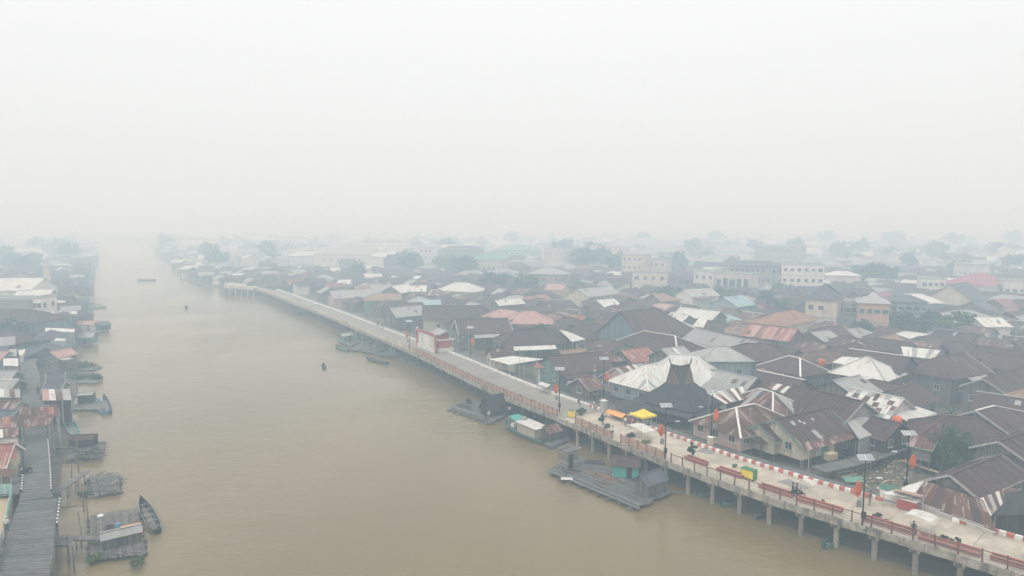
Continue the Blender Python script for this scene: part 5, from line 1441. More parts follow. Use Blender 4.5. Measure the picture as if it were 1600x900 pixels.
# moored platform farther up
t, o = raft('floating_raft', 'dark moored pontoon below the tan parapet', [(545, 545), (585, 552), (612, 540), (575, 530)], .6, 'plank_walk', 6, .5)
hut(t, loc(t, 598, 546, .5), yawpx((585, 549), (612, 545)), 6, 3.2, 1.7, .8, 'roof_brown', 'wood_grey', .6, False, 'shed')
for px in (556, 566, 590):
    m = MB(); p = loc(t, px, 540, 0); m.tube((p.x, p.y, .5), (p.x, p.y, 4.6), .1, .1, 6); m.build('mooring_post', M['trim_grey'], t)
m = MB(); a, b = loc(t, 550, 528, 2.2), loc(t, 583, 527, 2.2); m.beam(a, b, .3, .2); m.build('gangway', M['teal_dull'], t)
t, o = raft('floating_raft', 'cluttered second pontoon just right of the moored dark pontoon', [(586, 553), (616, 558), (640, 550), (612, 545)], .6, 'plank_walk', 6, .5)
hut(t, loc(t, 624, 551, .5), yawpx((612, 555), (636, 550)), 5, 2.8, 1.6, .7, 'roof_rust', 'wood_teal', .6, True, 'shed')
for i in range(30):
    m = MB(); a = loc(t, U(592, 612), U(549, 556), .6 + U(0, .3)); yw = U(-1, 1); m.beam(a, a + Vector((cos(yw) * U(.6, 2.2), sin(yw) * U(.6, 2.2), U(0, .3))), U(.1, .25), .1); m.build('loose_board', M['log' if i % 3 else 'plank_grey'], t)
t, o = raft('floating_raft', 'narrow dark raft with pale roofed shelter left of the moored pontoon', [(528, 532), (546, 541), (562, 534), (544, 526)], .6, 'plank_walk', 5, .5)
hut(t, loc(t, 540, 533, .5), yawpx((530, 535), (550, 531)), 4, 2.6, 1.8, .5, 'roof_grey', 'wood_teal', .6, True, 'shed')
# left bank rafts
t, o = raft('floating_raft', 'grey slatted raft with small red roofed hut beside the moored canoe', [(140, 806), (215, 794), (228, 866), (141, 874)], .45, 'plank_grey', 8, .2)
hut(t, loc(t, 190, 850, .45), yawpx((164, 855), (215, 843)), 3.7, 1.5, 1.25, .45, 'roof_grey', 'wood_grey', .5, False, 'hut', .2)
m = MB(); p = loc(t, 190, 829, 1.9); y = yawpx((164, 836), (215, 826)); m.box((p.x, p.y, 2.0), (3.9, .7, .06), y); m.build('red_roof_sheet', M['roof_red'], t)
m = MB(); p = loc(t, 204, 821, 1.5); m.box((p.x, p.y, 1.5), (2, .5, .06), y + .05); m.build('orange_tarp', M['tarp_orange'], t)
m = MB(); p = loc(t, 172, 829, .5); m.box((p.x, p.y, .9), (.9, .5, .8), y); m.build('crate', M['wood_grey'], t)
m = MB(); p = loc(t, 184, 828, .5); m.lathe([(.25, 0), (.3, .4), (.26, .8), (.0, .82)], (p.x, p.y, .5), 10); m.build('drum', M['blue_paint'], t)
m = MB(); p = loc(t, 219, 834, .5); m.lathe([(.3, 0), (.34, .5), (.28, .6), (0, .62)], (p.x, p.y, .5), 10); m.build('tub', M['cloth_magenta'], t)
for i in range(9):
    m = MB(); a = loc(t, 150 + 7 * i + U(-3, 3), 868 - i * .6, .55); m.beam(a, a + Vector((U(.4, 1.4), U(-.2, .3), 0)), .12, .08); m.build('loose_board', M['plank_grey'], t)
m = MB(); p = G(157, 807, .55); m.lathe([(.35, 0), (.36, .18), (.2, .2), (0, .2)], (0, 0, 0), 12); tag(m.build('wash_basin', M['paint_white'], None, True), 'white basin on the slatted raft near the canoe', 'basin').location = p
t, o = raft('floating_raft', 'untidy raft of broken pale slats in the middle of the left rafts', [(136, 744), (186, 738), (187, 768), (146, 775)], .45, 'plank_grey', 7, .17)
for i in range(60):
    m = MB(); a = loc(t, U(140, 184), U(742, 770), .5 + U(0, .12)); yw = U(-.5, .5) + (0 if i % 3 else 1.4); m.beam(a, a + Vector((cos(yw) * U(.6, 2), sin(yw) * U(.6, 2), U(-.05, .15))), U(.08, .16), .05); m.build('loose_board', M['plank_grey' if i % 4 else 'boards_h'], t)
t, o = raft('floating_raft', 'raft with brown tin roof and piled scrap timber', [(104, 718), (113, 694), (164, 689), (156, 712)], .45, 'plank_grey', 6, .22)
hut(t, loc(t, 131, 697, .45), yawpx((114, 700), (147, 698)), 3.4, 2.2, 1.3, .5, 'roof_brown', 'wood_dark', .5, False, 'hut', .2)
for i in range(70):
    m = MB(); a = loc(t, U(112, 154), U(702, 716), .5 + U(0, .3)); yw = U(-.9, .9); m.beam(a, a + Vector((cos(yw) * U(.5, 1.8), sin(yw) * U(.5, 1.8), U(-.1, .25))), U(.1, .22), .09); m.build('loose_board', M['log' if i % 3 else 'wood_dark'], t)
t, o = raft('floating_raft', 'small floating landing with grey shed beside the blue boat', [(110, 640), (112, 633), (166, 626), (168, 640)], .45, 'plank_grey', 6, .3)
hut(t, loc(t, 136, 629, .45), yawpx((127, 631), (146, 630)), 2.5, 1.9, 1.7, .35, 'roof_grey', 'wood_dark', .5, True, 'shed', .15)
for k, (px, lb, q) in enumerate((((100, 568), 'weedy raft', [(108, 578), (146, 578), (158, 572), (118, 569)]), ((100, 590), 'weedy raft', [(112, 598), (150, 598), (157, 592), (116, 588)]))):
    t, o = raft('floating_raft', ['overgrown raft tip with grey boards, the farther of the two green rafts', 'overgrown green raft pointing into the river, the nearer of two'][k], q, .35, 'plank_grey', 5, .5)
for k, (q, lb) in enumerate(([[(122, 523), (168, 517), (166, 505), (126, 508)], 'cluster of floating shacks on the far left shore'], [[(122, 541), (144, 540), (142, 528), (122, 530)], 'floating shack with pale roof below the far cluster'], [[(104, 480), (120, 483), (168, 479), (150, 474)], 'long dark floating pier reaching into the far river'])):
    t, o = raft('floating_raft', lb, q, .5, 'plank_grey', 6, .8)
    if k == 0:
        hut(t, loc(t, 138, 515, .5), .1, 7, 4, 2, 1, 'roof_pink', 'wood_cream', .5, True, 'hut'); hut(t, loc(t, 160, 515, .5), 1.2, 4, 3, 1.8, .8, 'roof_slate', 'wood_dark', .5, False, 'hut')
    if k == 1: hut(t, loc(t, 133, 536, .5), .1, 5.5, 3.6, 2, 1, 'roof_grey', 'wood_teal', .5, True, 'hut')
# gangways from the boardwalk to the rafts
walkway('gangway', 'grey plank gangway from the boardwalk to the slatted raft', [G(88, 832, 1.8), G(110, 835, 1.6), G(165, 848, .7)], 1.0, 1.2, .3, 'plank_grey', None, True, 'gangway')
walkway('gangway', 'weathered gangway leading to the untidy slat raft', [G(82, 763, 2.2), G(105, 753, 1.8), G(138, 741, .8)], 1.1, 1.5, .35, 'plank_grey', None, True, 'gangway')
walkway('gangway', 'narrow plank gangway toward the scrap timber raft', [G(88, 696, 1.5), G(117, 702, .9)], .5, 1.2, .3, 'plank_grey', None, True, 'gangway')
walkway('gangway', 'dark landing stage beside the large boardwalk', [G(86, 850, 2.4), G(104, 836, 2.4)], 2.4, 2.2, .35, 'plank_walk', None, True, 'gangway')
poles = ((119, 723, 4.6, 'tall mooring pole off the scrap timber raft at the boom end'), (124, 748, 3.5, 'mooring pole standing at the gangway of the untidy slat raft'), (132, 800, 3.8, 'slanting pole just above the top left corner of the slatted raft'), (138, 812, 2.2, 'short pole at the left side of the slatted raft'),
         (110, 760, 3, 'pole between the boardwalk and the untidy slat raft'), (116, 560, 6, 'tall thin pole left of the two poles over the farther green raft'), (119, 557, 7, 'tallest thin pole standing over the farther green raft'), (122, 585, 6, 'thin pole standing beside the nearer green raft'), (122, 620, 7, 'tall thin pole left of the floating grey shed'),
         (103, 575, 5, 'thin pole at the grey board house by the green rafts'), (110, 880, 3, 'pole standing alone in the water left of the slatted raft'), (117, 895, 3, 'pole at the bottom frame edge left of the green weeds'))
for i, (px, py, h, lb) in enumerate(poles):
    p = G(px, py, 0); m = MB(); m.tube((0, 0, -1.5), (U(-.3, .3), U(-.3, .3), h), .09, .06, 6)
    tag(m.build('mooring_pole', M['log']), lb, 'pole', 'mooring poles off the left boardwalk').location = p
for (a, b, lb) in (((80, 725), (119, 723), 'level boom pole from the boardwalk below the scrap timber raft'), ((96, 793), (131, 790), 'level boom pole from the boardwalk corner below the slat raft gangway'), ((122, 800), (128, 842), 'slanting loose pole beside the slatted raft gangway')):
    m = MB(); p, q = G(*a, 1.2), G(*b, .6); m.tube(Vector(), q - p, .08, .06, 6); tag(m.build('mooring_pole', M['log']), lb, 'pole', 'boom poles off the left boardwalk').location = p

# ------------------------------------------------------------------ boats
def hull(L, W, H, rise=.45, n=14, sheer=.35, transom=.35):
    """open wooden hull, bow at +x: rings of outer + inner skin"""
    m = MB(); rings = []; inner = []
    for i in range(n + 1):
        u = i / n; x = -L / 2 + L * u
        wdt = W / 2 * (sin(pi * min(1, (.16 + u * .84)) ** 1.0) ** .65 if u < .999 else 0.02)
        wdt = W / 2 * max(.02, (1 - (2 * abs(u - .45) / 1.1) ** 2.6)) if u > .45 else W / 2 * max(transom, (1 - (2 * abs(u - .45) / 1.3) ** 2.4))
        if u > .97: wdt = .03
        zt = H + rise * max(0, (u - .55) / .45) ** 2 + sheer * .4 * max(0, (.25 - u) / .25) ** 2
        zb = -.25 + (rise + .2) * max(0, (u - .8) / .2) ** 2
        rings.append([(x, -wdt, zt), (x, -wdt * .82, (zt + zb) / 2), (x, 0, zb), (x, wdt * .82, (zt + zb) / 2), (x, wdt, zt)])
        wi = max(.005, wdt - .07); inner.append([(x, -wi, zt), (x, -wi * .8, (zt + zb) / 2 + .06), (x, 0, zb + .1), (x, wi * .8, (zt + zb) / 2 + .06), (x, wi, zt)])
    for R_, flip in ((rings, 0), (inner, 1)):
        for a, b in zip(R_, R_[1:]):
            for k in range(4):
                q = [a[k], b[k], b[k + 1], a[k + 1]]; m.face(q[::-1] if flip else q, flip)
    for a, b, c, d in zip(rings, rings[1:], inner, inner[1:]):
        m.face([a[0], c[0], d[0], b[0]], 2); m.face([b[4], d[4], c[4], a[4]], 2)
    m.face(rings[0], 0)
    m.face(inner[0][::-1], 1)
    return m
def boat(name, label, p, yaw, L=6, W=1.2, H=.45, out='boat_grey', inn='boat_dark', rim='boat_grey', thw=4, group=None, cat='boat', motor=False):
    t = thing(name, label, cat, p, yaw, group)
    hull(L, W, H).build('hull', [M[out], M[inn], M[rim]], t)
    for i in range(thw):
        x = -L * .36 + L * .66 * i / max(1, thw - 1)
        m = MB(); m.box((x, 0, H - .1), (.22, W * .72, .05)); m.build('thwart', M[rim], t)
    m = MB(); m.box((-.1 * L, 0, .02), (L * .6, W * .5, .05)); m.build('floor_board', M['plank_grey'], t)
    if motor:
        m = MB(); m.box((-L / 2 - .1, 0, H + .2), (.4, .3, .4)); m.tube((-L / 2 - .2, 0, H), (-L / 2 - 1.2, 0, -.2), .05, .04, 6); m.build('motor', M['boat_dark'], t)
    return t
def bpx(a, b, z=.3):
    p, q = G(*a, z), G(*b, z); c = (p + q) / 2; c.z = 0
    d = p - q
    return c, atan2(d.y, d.x), d.length
c, y, L = bpx((219, 780), (246, 831)); boat('wooden_canoe', 'long dark grey canoe moored beside the slatted raft', c, y, L, 1.6, .5, 'boat_dark', 'boat_dark', 'boat_grey', 5)
c, y, L = bpx((146, 622), (164, 646)); boat('wooden_boat', 'bright blue open boat tied to the floating landing', c, y, L, 1.6, .5, 'blue_paint', 'blue_paint', 'blue_paint', 4)
c, y, L = bpx((162, 618), (172, 645)); boat('wooden_canoe', 'dark canoe lying along the far side of the blue boat', c, y, L, 1.2, .45, 'boat_dark', 'boat_dark', 'boat_grey', 4)
c, y, L = bpx((104, 653), (120, 682)); boat('wooden_boat', 'teal green open boat with pale thwarts by the boardwalk piles', c, y, L, 1.8, .5, 'teal_dull', 'teal_dull', 'wall_mint', 6)
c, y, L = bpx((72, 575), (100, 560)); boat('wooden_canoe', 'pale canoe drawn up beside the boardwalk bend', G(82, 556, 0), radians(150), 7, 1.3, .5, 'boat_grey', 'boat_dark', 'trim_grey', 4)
c, y, L = bpx((214, 438), (243, 438)); boat('timber_barge', 'long low dark barge lying across the hazy far river', c, y, L, 3.5, .9, 'boat_dark', 'boat_dark', 'boat_dark', 3, cat='barge')
MOV = boat('wooden_canoe', 'small dark canoe with one paddler in the middle of the river', G(506, 574, 0), yawpx((509, 578), (504, 568)), 4.6, 1.1, .4, 'boat_dark', 'boat_dark', 'boat_grey', 3)
SPD = boat('motor_boat', 'small motor boat heading away in the far river with a pale wake', G(291, 481, 0), yawpx((289, 484), (294, 474)), 6, 1.5, .5, 'boat_dark', 'boat_dark', 'boat_grey', 3, motor=True)
m = MB()
a = G(289, 482, .03); d = (G(268, 489, .03) - a)
for i in range(6):
    f0, f1 = i / 6, (i + .8) / 6; s = 0.5 + i * .35; n_ = Vector((-d.y, d.x, 0)).normalized()
    m.slab([d * f0 * .6 + n_ * s * .6, d * f0 * .6 + n_ * (s * .6 - .25), d * f1 * .6 + n_ * (s * .6 - .1), d * f1 * .6 + n_ * (s * .6 + .15)], .03); m.slab([d * f0 * .6 - n_ * (s * .6 - .25), d * f0 * .6 - n_ * s * .6, d * f1 * .6 - n_ * (s * .6 + .15), d * f1 * .6 - n_ * (s * .6 - .1)], .03)
wk = m.build('wake_foam', M['tarp_white']); wk.location = a; tag(wk, 'pale foam wake behind the far motor boat', 'wake', None, 'stuff')
for k, (p, yw, lb) in enumerate(((G(1112, 773, 0), radians(20), 'teal canoe moored under the promenade, leftmost of the three'), (G(1151, 788, 0), radians(18), 'teal canoe moored under the promenade, middle of the three'), (G(1308, 846, 0), radians(38), 'teal motor canoe between the piers below the second solar lamp'))):
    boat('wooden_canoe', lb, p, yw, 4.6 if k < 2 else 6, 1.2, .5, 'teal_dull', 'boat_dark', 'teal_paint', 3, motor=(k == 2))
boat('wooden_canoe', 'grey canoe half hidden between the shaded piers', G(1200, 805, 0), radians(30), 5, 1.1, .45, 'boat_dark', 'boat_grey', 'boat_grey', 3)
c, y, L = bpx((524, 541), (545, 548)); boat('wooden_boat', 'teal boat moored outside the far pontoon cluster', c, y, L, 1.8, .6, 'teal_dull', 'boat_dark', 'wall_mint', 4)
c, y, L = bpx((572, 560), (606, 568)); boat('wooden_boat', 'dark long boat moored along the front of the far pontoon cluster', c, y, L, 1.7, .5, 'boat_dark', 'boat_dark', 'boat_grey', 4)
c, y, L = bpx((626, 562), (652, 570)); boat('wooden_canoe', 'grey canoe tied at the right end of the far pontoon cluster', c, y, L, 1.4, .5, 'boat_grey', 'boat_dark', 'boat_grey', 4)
# the cabin boat
c, y, L = bpx((784, 661), (856, 694)); 
t = boat('cabin_boat', 'teal hulled river boat with white cabin roof and green awning', c, y, 12.5, 3.2, .9, 'teal_dull', 'wood_brown', 'teal_paint', 2)
LAND.append(('cabin boat', 830, 675))
m = MB(); m.box((-1.0, 0, .75), (7.5, 2.7, .08)); m.build('deck', M['plank_grey'], t)
m = MB(); m.box((-2.3, 0, 1.6), (5.0, 2.3, 1.65)); cb = m.build('cabin', M['wood_cream'], t)
for (x, yy) in ((-.6, -1.17), (-3.4, -1.17), (-2.0, -1.17)):
    m = MB(); m.box((x, yy, 1.75), (.7, .05, .6)); m.build('window', M['glass_dark'], cb)
m = MB(); m.box((-2.5, 0, 2.48), (5.8, 2.9, .1)); m.build('cabin_roof', M['tarp_white'], t)
m = MB(); m.slab([(.6, -1.3, 2.5), (3.2, -1.1, 2.7), (3.2, 1.1, 2.7), (.6, 1.3, 2.5)], .05); m.build('awning', M['teal_paint'], t)
for x in (.7, 3.1):
    for yy in (-1, 1):
        m = MB(); m.tube((x, yy, .8), (x, yy, 2.6), .04, .04, 6); m.build('awning_post', M['metal'], t)
m = MB(); m.box((2.6, .2, 1.1), (.9, .8, .6)); m.build('engine_box', M['trim_white'], t)
m = MB(); m.box((.2, -.3, 2.75), (.8, .5, .5)); m.tube((-.1, .5, 2.5), (-.1, .5, 3.3), .05, .05, 6); m.build('roof_gear', M['trim_grey'], t)
# ------------------------------------------------------------------ solar lamps with orange shields
def lamp_proto():
    t = thing('solar_street_lamp', 'x', 'street lamp', (0, 0, 0))
    m = MB(); m.tube((0, 0, .25), (0, 0, 7.7), .1, .06, 8); m.build('pole', M['pole_black'], t)
    m = MB(); m.box((0, 0, .13), (.5, .5, .26)); m.build('foot', M['concrete'], t)
    h = bpy.data.objects.new('panel_head', None); COL.objects.link(h); h.parent = t; h.location = (0, 0, 7.75); h.rotation_euler = (radians(28), 0, 0)
    for sg in (-1, 1):
        m = MB(); m.box((sg * .53, 0, 0), (.95, .95, .05)); m.build('solar_panel', M['solar'], h)
        m = MB()
        for q in (-1, 1): m.box((sg * .53, q * .5, .005), (1.04, .05, .07)); m.box((sg * .53 + q * .5, 0, .005), (.05, .95, .07))
        m.box((sg * .53, 0, .03), (.03, .95, .02))
        m.build('panel_frame', M['trim_white'], h)
    m = MB(); m.tube((0, 0, -.3), (0, 0, 0), .06, .06, 6); m.build('bracket', M['pole_black'], h); h.scale = (.76, .76, .8)
    m = MB(); m.tube((0, 0, 5.2), (1.4, 0, 5.5), .04, .03, 6); m.build('lamp_arm', M['pole_black'], t)
    m = MB(); m.box((1.6, 0, 5.5), (.6, .2, .09)); m.build('lamp_head', M['trim_white'], t)
    m = MB(); m.box((0, -.17, 1.5), (.4, .3, .7)); m.build('battery_box', M['pole_black'], t)
    # shield shaped ornament on a bracket
    sh_ = MB(); n = 16
    pr = [(0, -1.15), (.2, -1.0), (.42, -.6), (.5, 0), (.42, .6), (.2, 1.0), (0, 1.15)]
    sh_.lathe([(max(.01, r * .8), z * .8) for r, z in pr], (-.62, 0, 4.3), 14, 0, 1.0, .25)
    s_ = sh_.build('shield', M['lantern'], t, True)
    m = MB()
    for z in (-.55, .55): m.lathe([(.37 - .1 * abs(z), z * .8 - .04), (.375 - .1 * abs(z), z * .8 + .04)], (-.62, 0, 4.3), 14, 0, 1.0, .28)
    for sx in (-.15, .15):
        for zz in (-.25, 0, .25): m.lathe([(.0, -.08), (.08, 0), (0, .08)], (-.62 + sx, -.1, 4.3 + zz), 8, 0, 1, .4)
    m.build('shield_marking', M['lantern_mark'], s_)
    m = MB(); m.tube((0, 0, 5.3), (-.62, 0, 5.42), .03, .03, 6); m.tube((0, 0, 3.3), (-.62, 0, 3.2), .03, .03, 6); m.build('shield_bracket', M['pole_black'], t)
    m = MB(); m.box((-.45, 0, 2.7), (.5, .12, .75)); m.build('emblem', M['cloth_grey'], t)
    return t
lp = lamp_proto()
LAMPS = [((1347, 825), 'solar lamp with orange shield on the river edge nearest the camera'), ((1415, 776), 'solar lamp with orange shield by the white canvas roof'), ((1039, 720), 'solar lamp with orange shield on the river edge beside the yellow tent'),
         ((1111, 693), 'solar lamp with orange shield at the kerb before the rusty hip roof'), ((874, 646), 'solar lamp with orange shield at the end of the salmon pink railing'), ((943, 625), 'solar lamp with orange shield left of the horned black house'),
         ((735, 562), 'pale hazy solar lamp beside the white barge boarded house'), ((640, 549), 'pale hazy solar lamp before the red billboard')]
for i, ((px, py), lb) in enumerate(LAMPS):
    o = lp if i == 0 else copy_tree(lp)
    o.location = G(px, py, DECK if i not in (1,) else DECK); o['label'] = lb; o['group'] = 'solar lamps along the promenade'
    o.rotation_euler = (0, 0, radians([2, 178, 4, 175, 0, 180, 176, 2][i])); 
    if i in (1, 3, 5, 6):
        for c in o.children:
            if c.name.startswith('panel_head'): c.rotation_euler = (radians(-24), 0, 0)
# ---- planters and seats
def planter(px, py, L, lb, plants=True):
    p = G(px, py, DECK); s = s_of(p); y = prom_yaw(s)
    t = thing('planter_bench', lb, 'planter', p, y, 'red planter benches along the railing')
    for sg in (-1, 1):
        m = MB(); m.box((0, sg * .4, .22), (L, .09, .44)); m.build('side_board', M['paint_red'], t)
        m = MB(); m.box((sg * (L / 2 - .05), 0, .22), (.09, .7, .43)); m.build('end_board', M['paint_red'], t)
    m = MB(); m.box((0, 0, .19), (L - .14, .7, .38)); m.build('soil', M['bark'], t)
    for sg in (-1, 1):
        m = MB(); m.box((0, sg * .42, .47), (L + .1, .2, .05)); m.build('seat_board', M['paint_kerbred'], t)
    return t
PLS = [(1088, 722, 3.4, 'red planter bench nearest right of the second river lamp'), (1142, 741, 3.8, 'red planter bench left of the yellow green bin'), (1280, 791, 5, 'red planter bench right of the parked motorbike'), (1213, 769, 4.2, 'red planter bench just right of the yellow green bin'), (1390, 824, 5, 'red planter bench with green shrub right of the nearest lamp'), (1483, 855, 5.4, 'red planter bench with thin sprigs near the frame corner'), (1588, 884, 4, 'red planter bench at the bottom right frame edge')]
for a in PLS: planter(*a)

# ------------------------------------------------------------------ foliage
def leaf_cloud(seed, clumps, n_leaf, size, flat=.7):
    """many small leaf faces gathered in clumps: clumps = (x, y, z, r)"""
    r = random.Random(seed); m = MB()
    for (cx, cy, cz, cr) in clumps:
        for i in range(n_leaf):
            d = Vector((r.gauss(0, 1), r.gauss(0, 1), r.gauss(0, 1))).normalized() * (cr * (r.random() ** .4))
            p = Vector((cx, cy, cz)) + Vector((d.x, d.y, d.z * flat))
            n = Vector((r.gauss(0, 1), r.gauss(0, 1), r.gauss(.6, 1))).normalized()
            a = n.orthogonal().normalized(); b = n.cross(a)
            t = r.uniform(0, 6.28); a, b = a * cos(t) + b * sin(t), b * cos(t) - a * sin(t)
            s = size * r.uniform(.6, 1.3)
            m.face([p - a * s, p - b * s * .5, p + a * s, p + b * s * .5], 0)
    return m
def crown_clumps(seed, R, H, n):
    r = random.Random(seed); out_ = []
    for i in range(n):
        d = Vector((r.gauss(0, 1), r.gauss(0, 1), r.gauss(0, .9))).normalized() * (r.uniform(.45, 1.0))
        out_.append((d.x * R * .85, d.y * R * .85, d.z * H * .8, R * r.uniform(.24, .42)))
    return out_
def tree_mesh(seed, R, H, th, nclump, nleaf, size, leaf):
    crown = leaf_cloud(seed, [(x, y, z + th + H * .55, r) for x, y, z, r in crown_clumps(seed, R, H, nclump)], nleaf, size).mesh('crown', M[leaf])
    r = random.Random(seed + 5); m = MB(); m.tube((0, 0, 0), (0, 0, th), R * .09 + .06, R * .06 + .04, 7)
    for i in range(6):
        a = r.uniform(0, 6.28); m.tube((0, 0, th * r.uniform(.7, .98)), (cos(a) * R * .6, sin(a) * R * .6, th + H * r.uniform(.2, .8)), R * .045, R * .015, 5)
    return crown, m.mesh('trunk', M['bark'])
def tree(me, label, p, sc=1.0, scz=None, rz=0.0, group=None, name='tree', cat='tree'):
    t = thing(name, label, cat, p, rz, group)
    t.scale = (sc, sc, scz or sc)
    link('trunk', me[1], t); link('crown', me[0], t)
    return t
T_round = tree_mesh(3, 2.75, 2.7, 1.3, 46, 130, .17, 'leaf')
T_small = tree_mesh(4, .75, 1.1, .7, 16, 60, .11, 'leaf_dark')
def palm_mesh(seed, th=6.5):
    r = random.Random(seed); m = MB(); p = Vector((0, 0, 0)); lean = Vector((r.uniform(-.12, .12), r.uniform(-.12, .12), 1))
    for i in range(5):
        q = p + lean * (th / 5) + Vector((r.uniform(-.1, .1), r.uniform(-.1, .1), 0)); m.tube(p, q, .2 - .02 * i, .18 - .02 * i, 7); p = q
    c = MB()
    for i in range(15):
        a = 2 * pi * i / 15 + r.uniform(-.2, .2); el = r.uniform(-.1, .9); d = Vector((cos(a), sin(a), 0)); L_ = r.uniform(2.2, 3.1); prev = p; sd = Vector((-sin(a), cos(a), 0))
        for k in range(6):
            t = (k + 1) / 6; nx = p + d * L_ * t * cos(el * .6) + Vector((0, 0, L_ * (sin(el) * t - .75 * t * t)))
            wd0, wd1 = .5 * (1 - k / 6) + .1, .5 * (1 - t) + .05
            for sg in (-1, 1):
                for e in range(2):
                    u0, u1 = prev.lerp(nx, e * .5), prev.lerp(nx, e * .5 + .3); c.face([u0, u1, u1 + sd * sg * wd1 * 1.3 + d * .15 - Vector((0, 0, .25)), u0 + sd * sg * wd0 * 1.3 - Vector((0, 0, .25))])
            prev = nx
    return c.mesh('crown', M['leaf']), m.mesh('trunk', M['bark'])
T_palm = [palm_mesh(1), palm_mesh(2, 7.5)]
T_mid = [tree_mesh(10 + i, 4.5, 3.6, 2.6, 30, 46, .5, ['leaf', 'leaf_dark', 'leaf_dark'][i]) for i in range(3)]
T_far = [tree_mesh(20 + i, 6, 4.5, 4, 26, 26, 1.0, ['leaf', 'leaf_dark', 'leaf'][i]) for i in range(3)]  # lighter leaves on far crowns put some of the haze into the colour
tree(T_round, 'round bright green tree between the grey planks and brown roofs', G(1484, 740, MUD), 1.05, 1.5)
OCC.append((*G(1484, 737, MUD)[:2], 4.5))
LAND.append(('round tree', 1484, 690))
tree(T_small, 'small dark evergreen standing alone on the promenade', G(1082, 717, DECK), 1.1, 1.1, name='potted_tree')
tree(T_small, 'dark little tree on the promenade left of the white arch tent', G(942, 664, DECK), .95, .9, 1, name='potted_tree')
def shrub(px, py, R, H, label, leaf='leaf', z=DECK, n=10, seed=None, size=.13, name='shrub', group=None, nl=60):
    p = G(px, py, z); sd = seed or int(px * 7 + py)
    t = thing(name, label, name, p, 0, group)
    leaf_cloud(sd, [(x, y, abs(zz) + H * .35, r) for x, y, zz, r in crown_clumps(sd, R, H, n)], nl, size).build('foliage', M[leaf], t)
    m = MB()
    for i in range(4): m.tube((0, 0, 0), (U(-.3, .3) * R, U(-.3, .3) * R, H * .6), .04, .02, 5)
    m.build('stem', M['bark'], t)
    return t
shrub(906, 648, 1.3, .9, 'green bush behind the short pink railing')
shrub(950, 668, .6, .6, 'light green shrub right of the dark little tree', 'leaf_light')
shrub(987, 683, .9, .4, 'low plants at the start of the leaning red railing', 'leaf_dark')
shrub(1371, 811, .7, .5, 'green shrub growing in the planter right of the nearest lamp')
shrub(1385, 818, .5, .35, 'small second shrub in the planter right of the nearest lamp')
shrub(1478, 846, .6, .5, 'thin dark sprigs standing in the corner planter', 'leaf_dark', n=5)
shrub(1496, 851, .4, .6, 'upright grey green sprig at the end of the corner planter', 'leaf_dark', n=4)
shrub(1148, 729, .6, .4, 'dry reddish plants in the planter left of the bin', 'reed', n=5)
shrub(1284, 786, .4, .35, 'tiny plant in the planter right of the motorbike', 'leaf', n=4)
shrub(1010, 692, .8, .35, 'low reddish weeds behind the leaning red railing', 'reed', n=6)
for i, px in enumerate((718, 741, 754, 780, 806, 824, 832, 850)):
    s = s_px(px, 600 + (px - 745) * .42); p = prom(s, 1.3, DECK)
    q = S(p.x, p.y, p.z)
    shrub(q[0], q[1], .5, .75, ['first', 'second', 'third', 'fourth', 'fifth', 'sixth', 'seventh', 'eighth'][i] + ' potted plant behind the salmon pink railing counted from the billboard', 'leaf_dark', group='potted plants behind the salmon pink railing', name='potted_plant', n=6, nl=40)
for (px, py, R, H, lb) in ((885, 604, 3.2, 1.6, 'dark green bushes beside the lane near the porch house'), (900, 611, 2.2, 1.1, 'low bushes under the striped roof by the lane'), (872, 592, 2.4, 1.5, 'dark bushes beside the white carport')):
    shrub(px, py, R, H, lb, 'leaf_dark', MUD + .6, 16, size=.22)
for (px, py, R, lb) in ((133, 776, .9, 'bright green weeds at the corner of the untidy raft'), (148, 878, .9, 'green weeds on the near left corner of the slatted raft'), (215, 884, .8, 'green weeds on the near right corner of the slatted raft')):
    shrub(px, py, R, .8, lb, 'reed' if R < .85 else 'leaf_light', .1, 12, size=.14, name='water_weed', nl=90)
for (px, py, R, lb) in ((125, 574, 3.0, 'grassy growth over the farther green raft'), (140, 592, 2.6, 'grassy growth over the nearer green raft')):
    o = shrub(px, py, R, .9, lb, 'leaf', .3, 12, size=.25, name='water_weed', nl=60); o.scale = (1.6, .8, 1)
shrub(480, 492, 4, .6, 'low green reeds beside the far parapet in the water', 'leaf', 0, 10, size=.4, name='water_weed', nl=50).scale = (2.5, .8, 1)

# ------------------------------------------------------------------ bins, boxes, tents, stalls
p = G(1170, 748, DECK); t = thing('waste_bin', 'yellow waste bin with green ends on the promenade', 'waste bin', p, prom_yaw(s_of(p)))
for k in range(3):
    m = MB(); m.box((-.55 + k * .55, -.46, .72), (.5, .04, 1.0)); m.build('front_panel', M['yellow'], t)
for sg in (-1, 1):
    m = MB(); m.box((sg * .86, 0, .72), (.06, .96, 1.12)); m.build('side_panel', M['green_paint'], t)
m = MB(); m.box((0, .02, .72), (1.66, .86, 1.0)); m.build('body', M['yellow'], t)
m = MB(); m.box((0, 0, 1.3), (1.84, 1.04, .08)); m.build('lid', M['green_paint'], t)
for sg in (-1, 1):
    m = MB(); m.box((sg * .7, 0, .1), (.1, .8, .2)); m.build('leg', M['pole_black'], t)
p = G(893, 652, DECK); t = thing('waste_bin', 'plain yellow bin beside the green bush', 'waste bin', p, prom_yaw(s_of(p)))
m = MB(); m.box((0, 0, .65), (.9, .7, 1.1)); m.build('body', M['yellow'], t); m = MB(); m.box((0, 0, 1.23), (1.0, .8, .07)); m.build('lid', M['green_paint'], t)
m = MB(); m.box((0, 0, .05), (.8, .6, .1)); m.build('base', M['pole_black'], t)
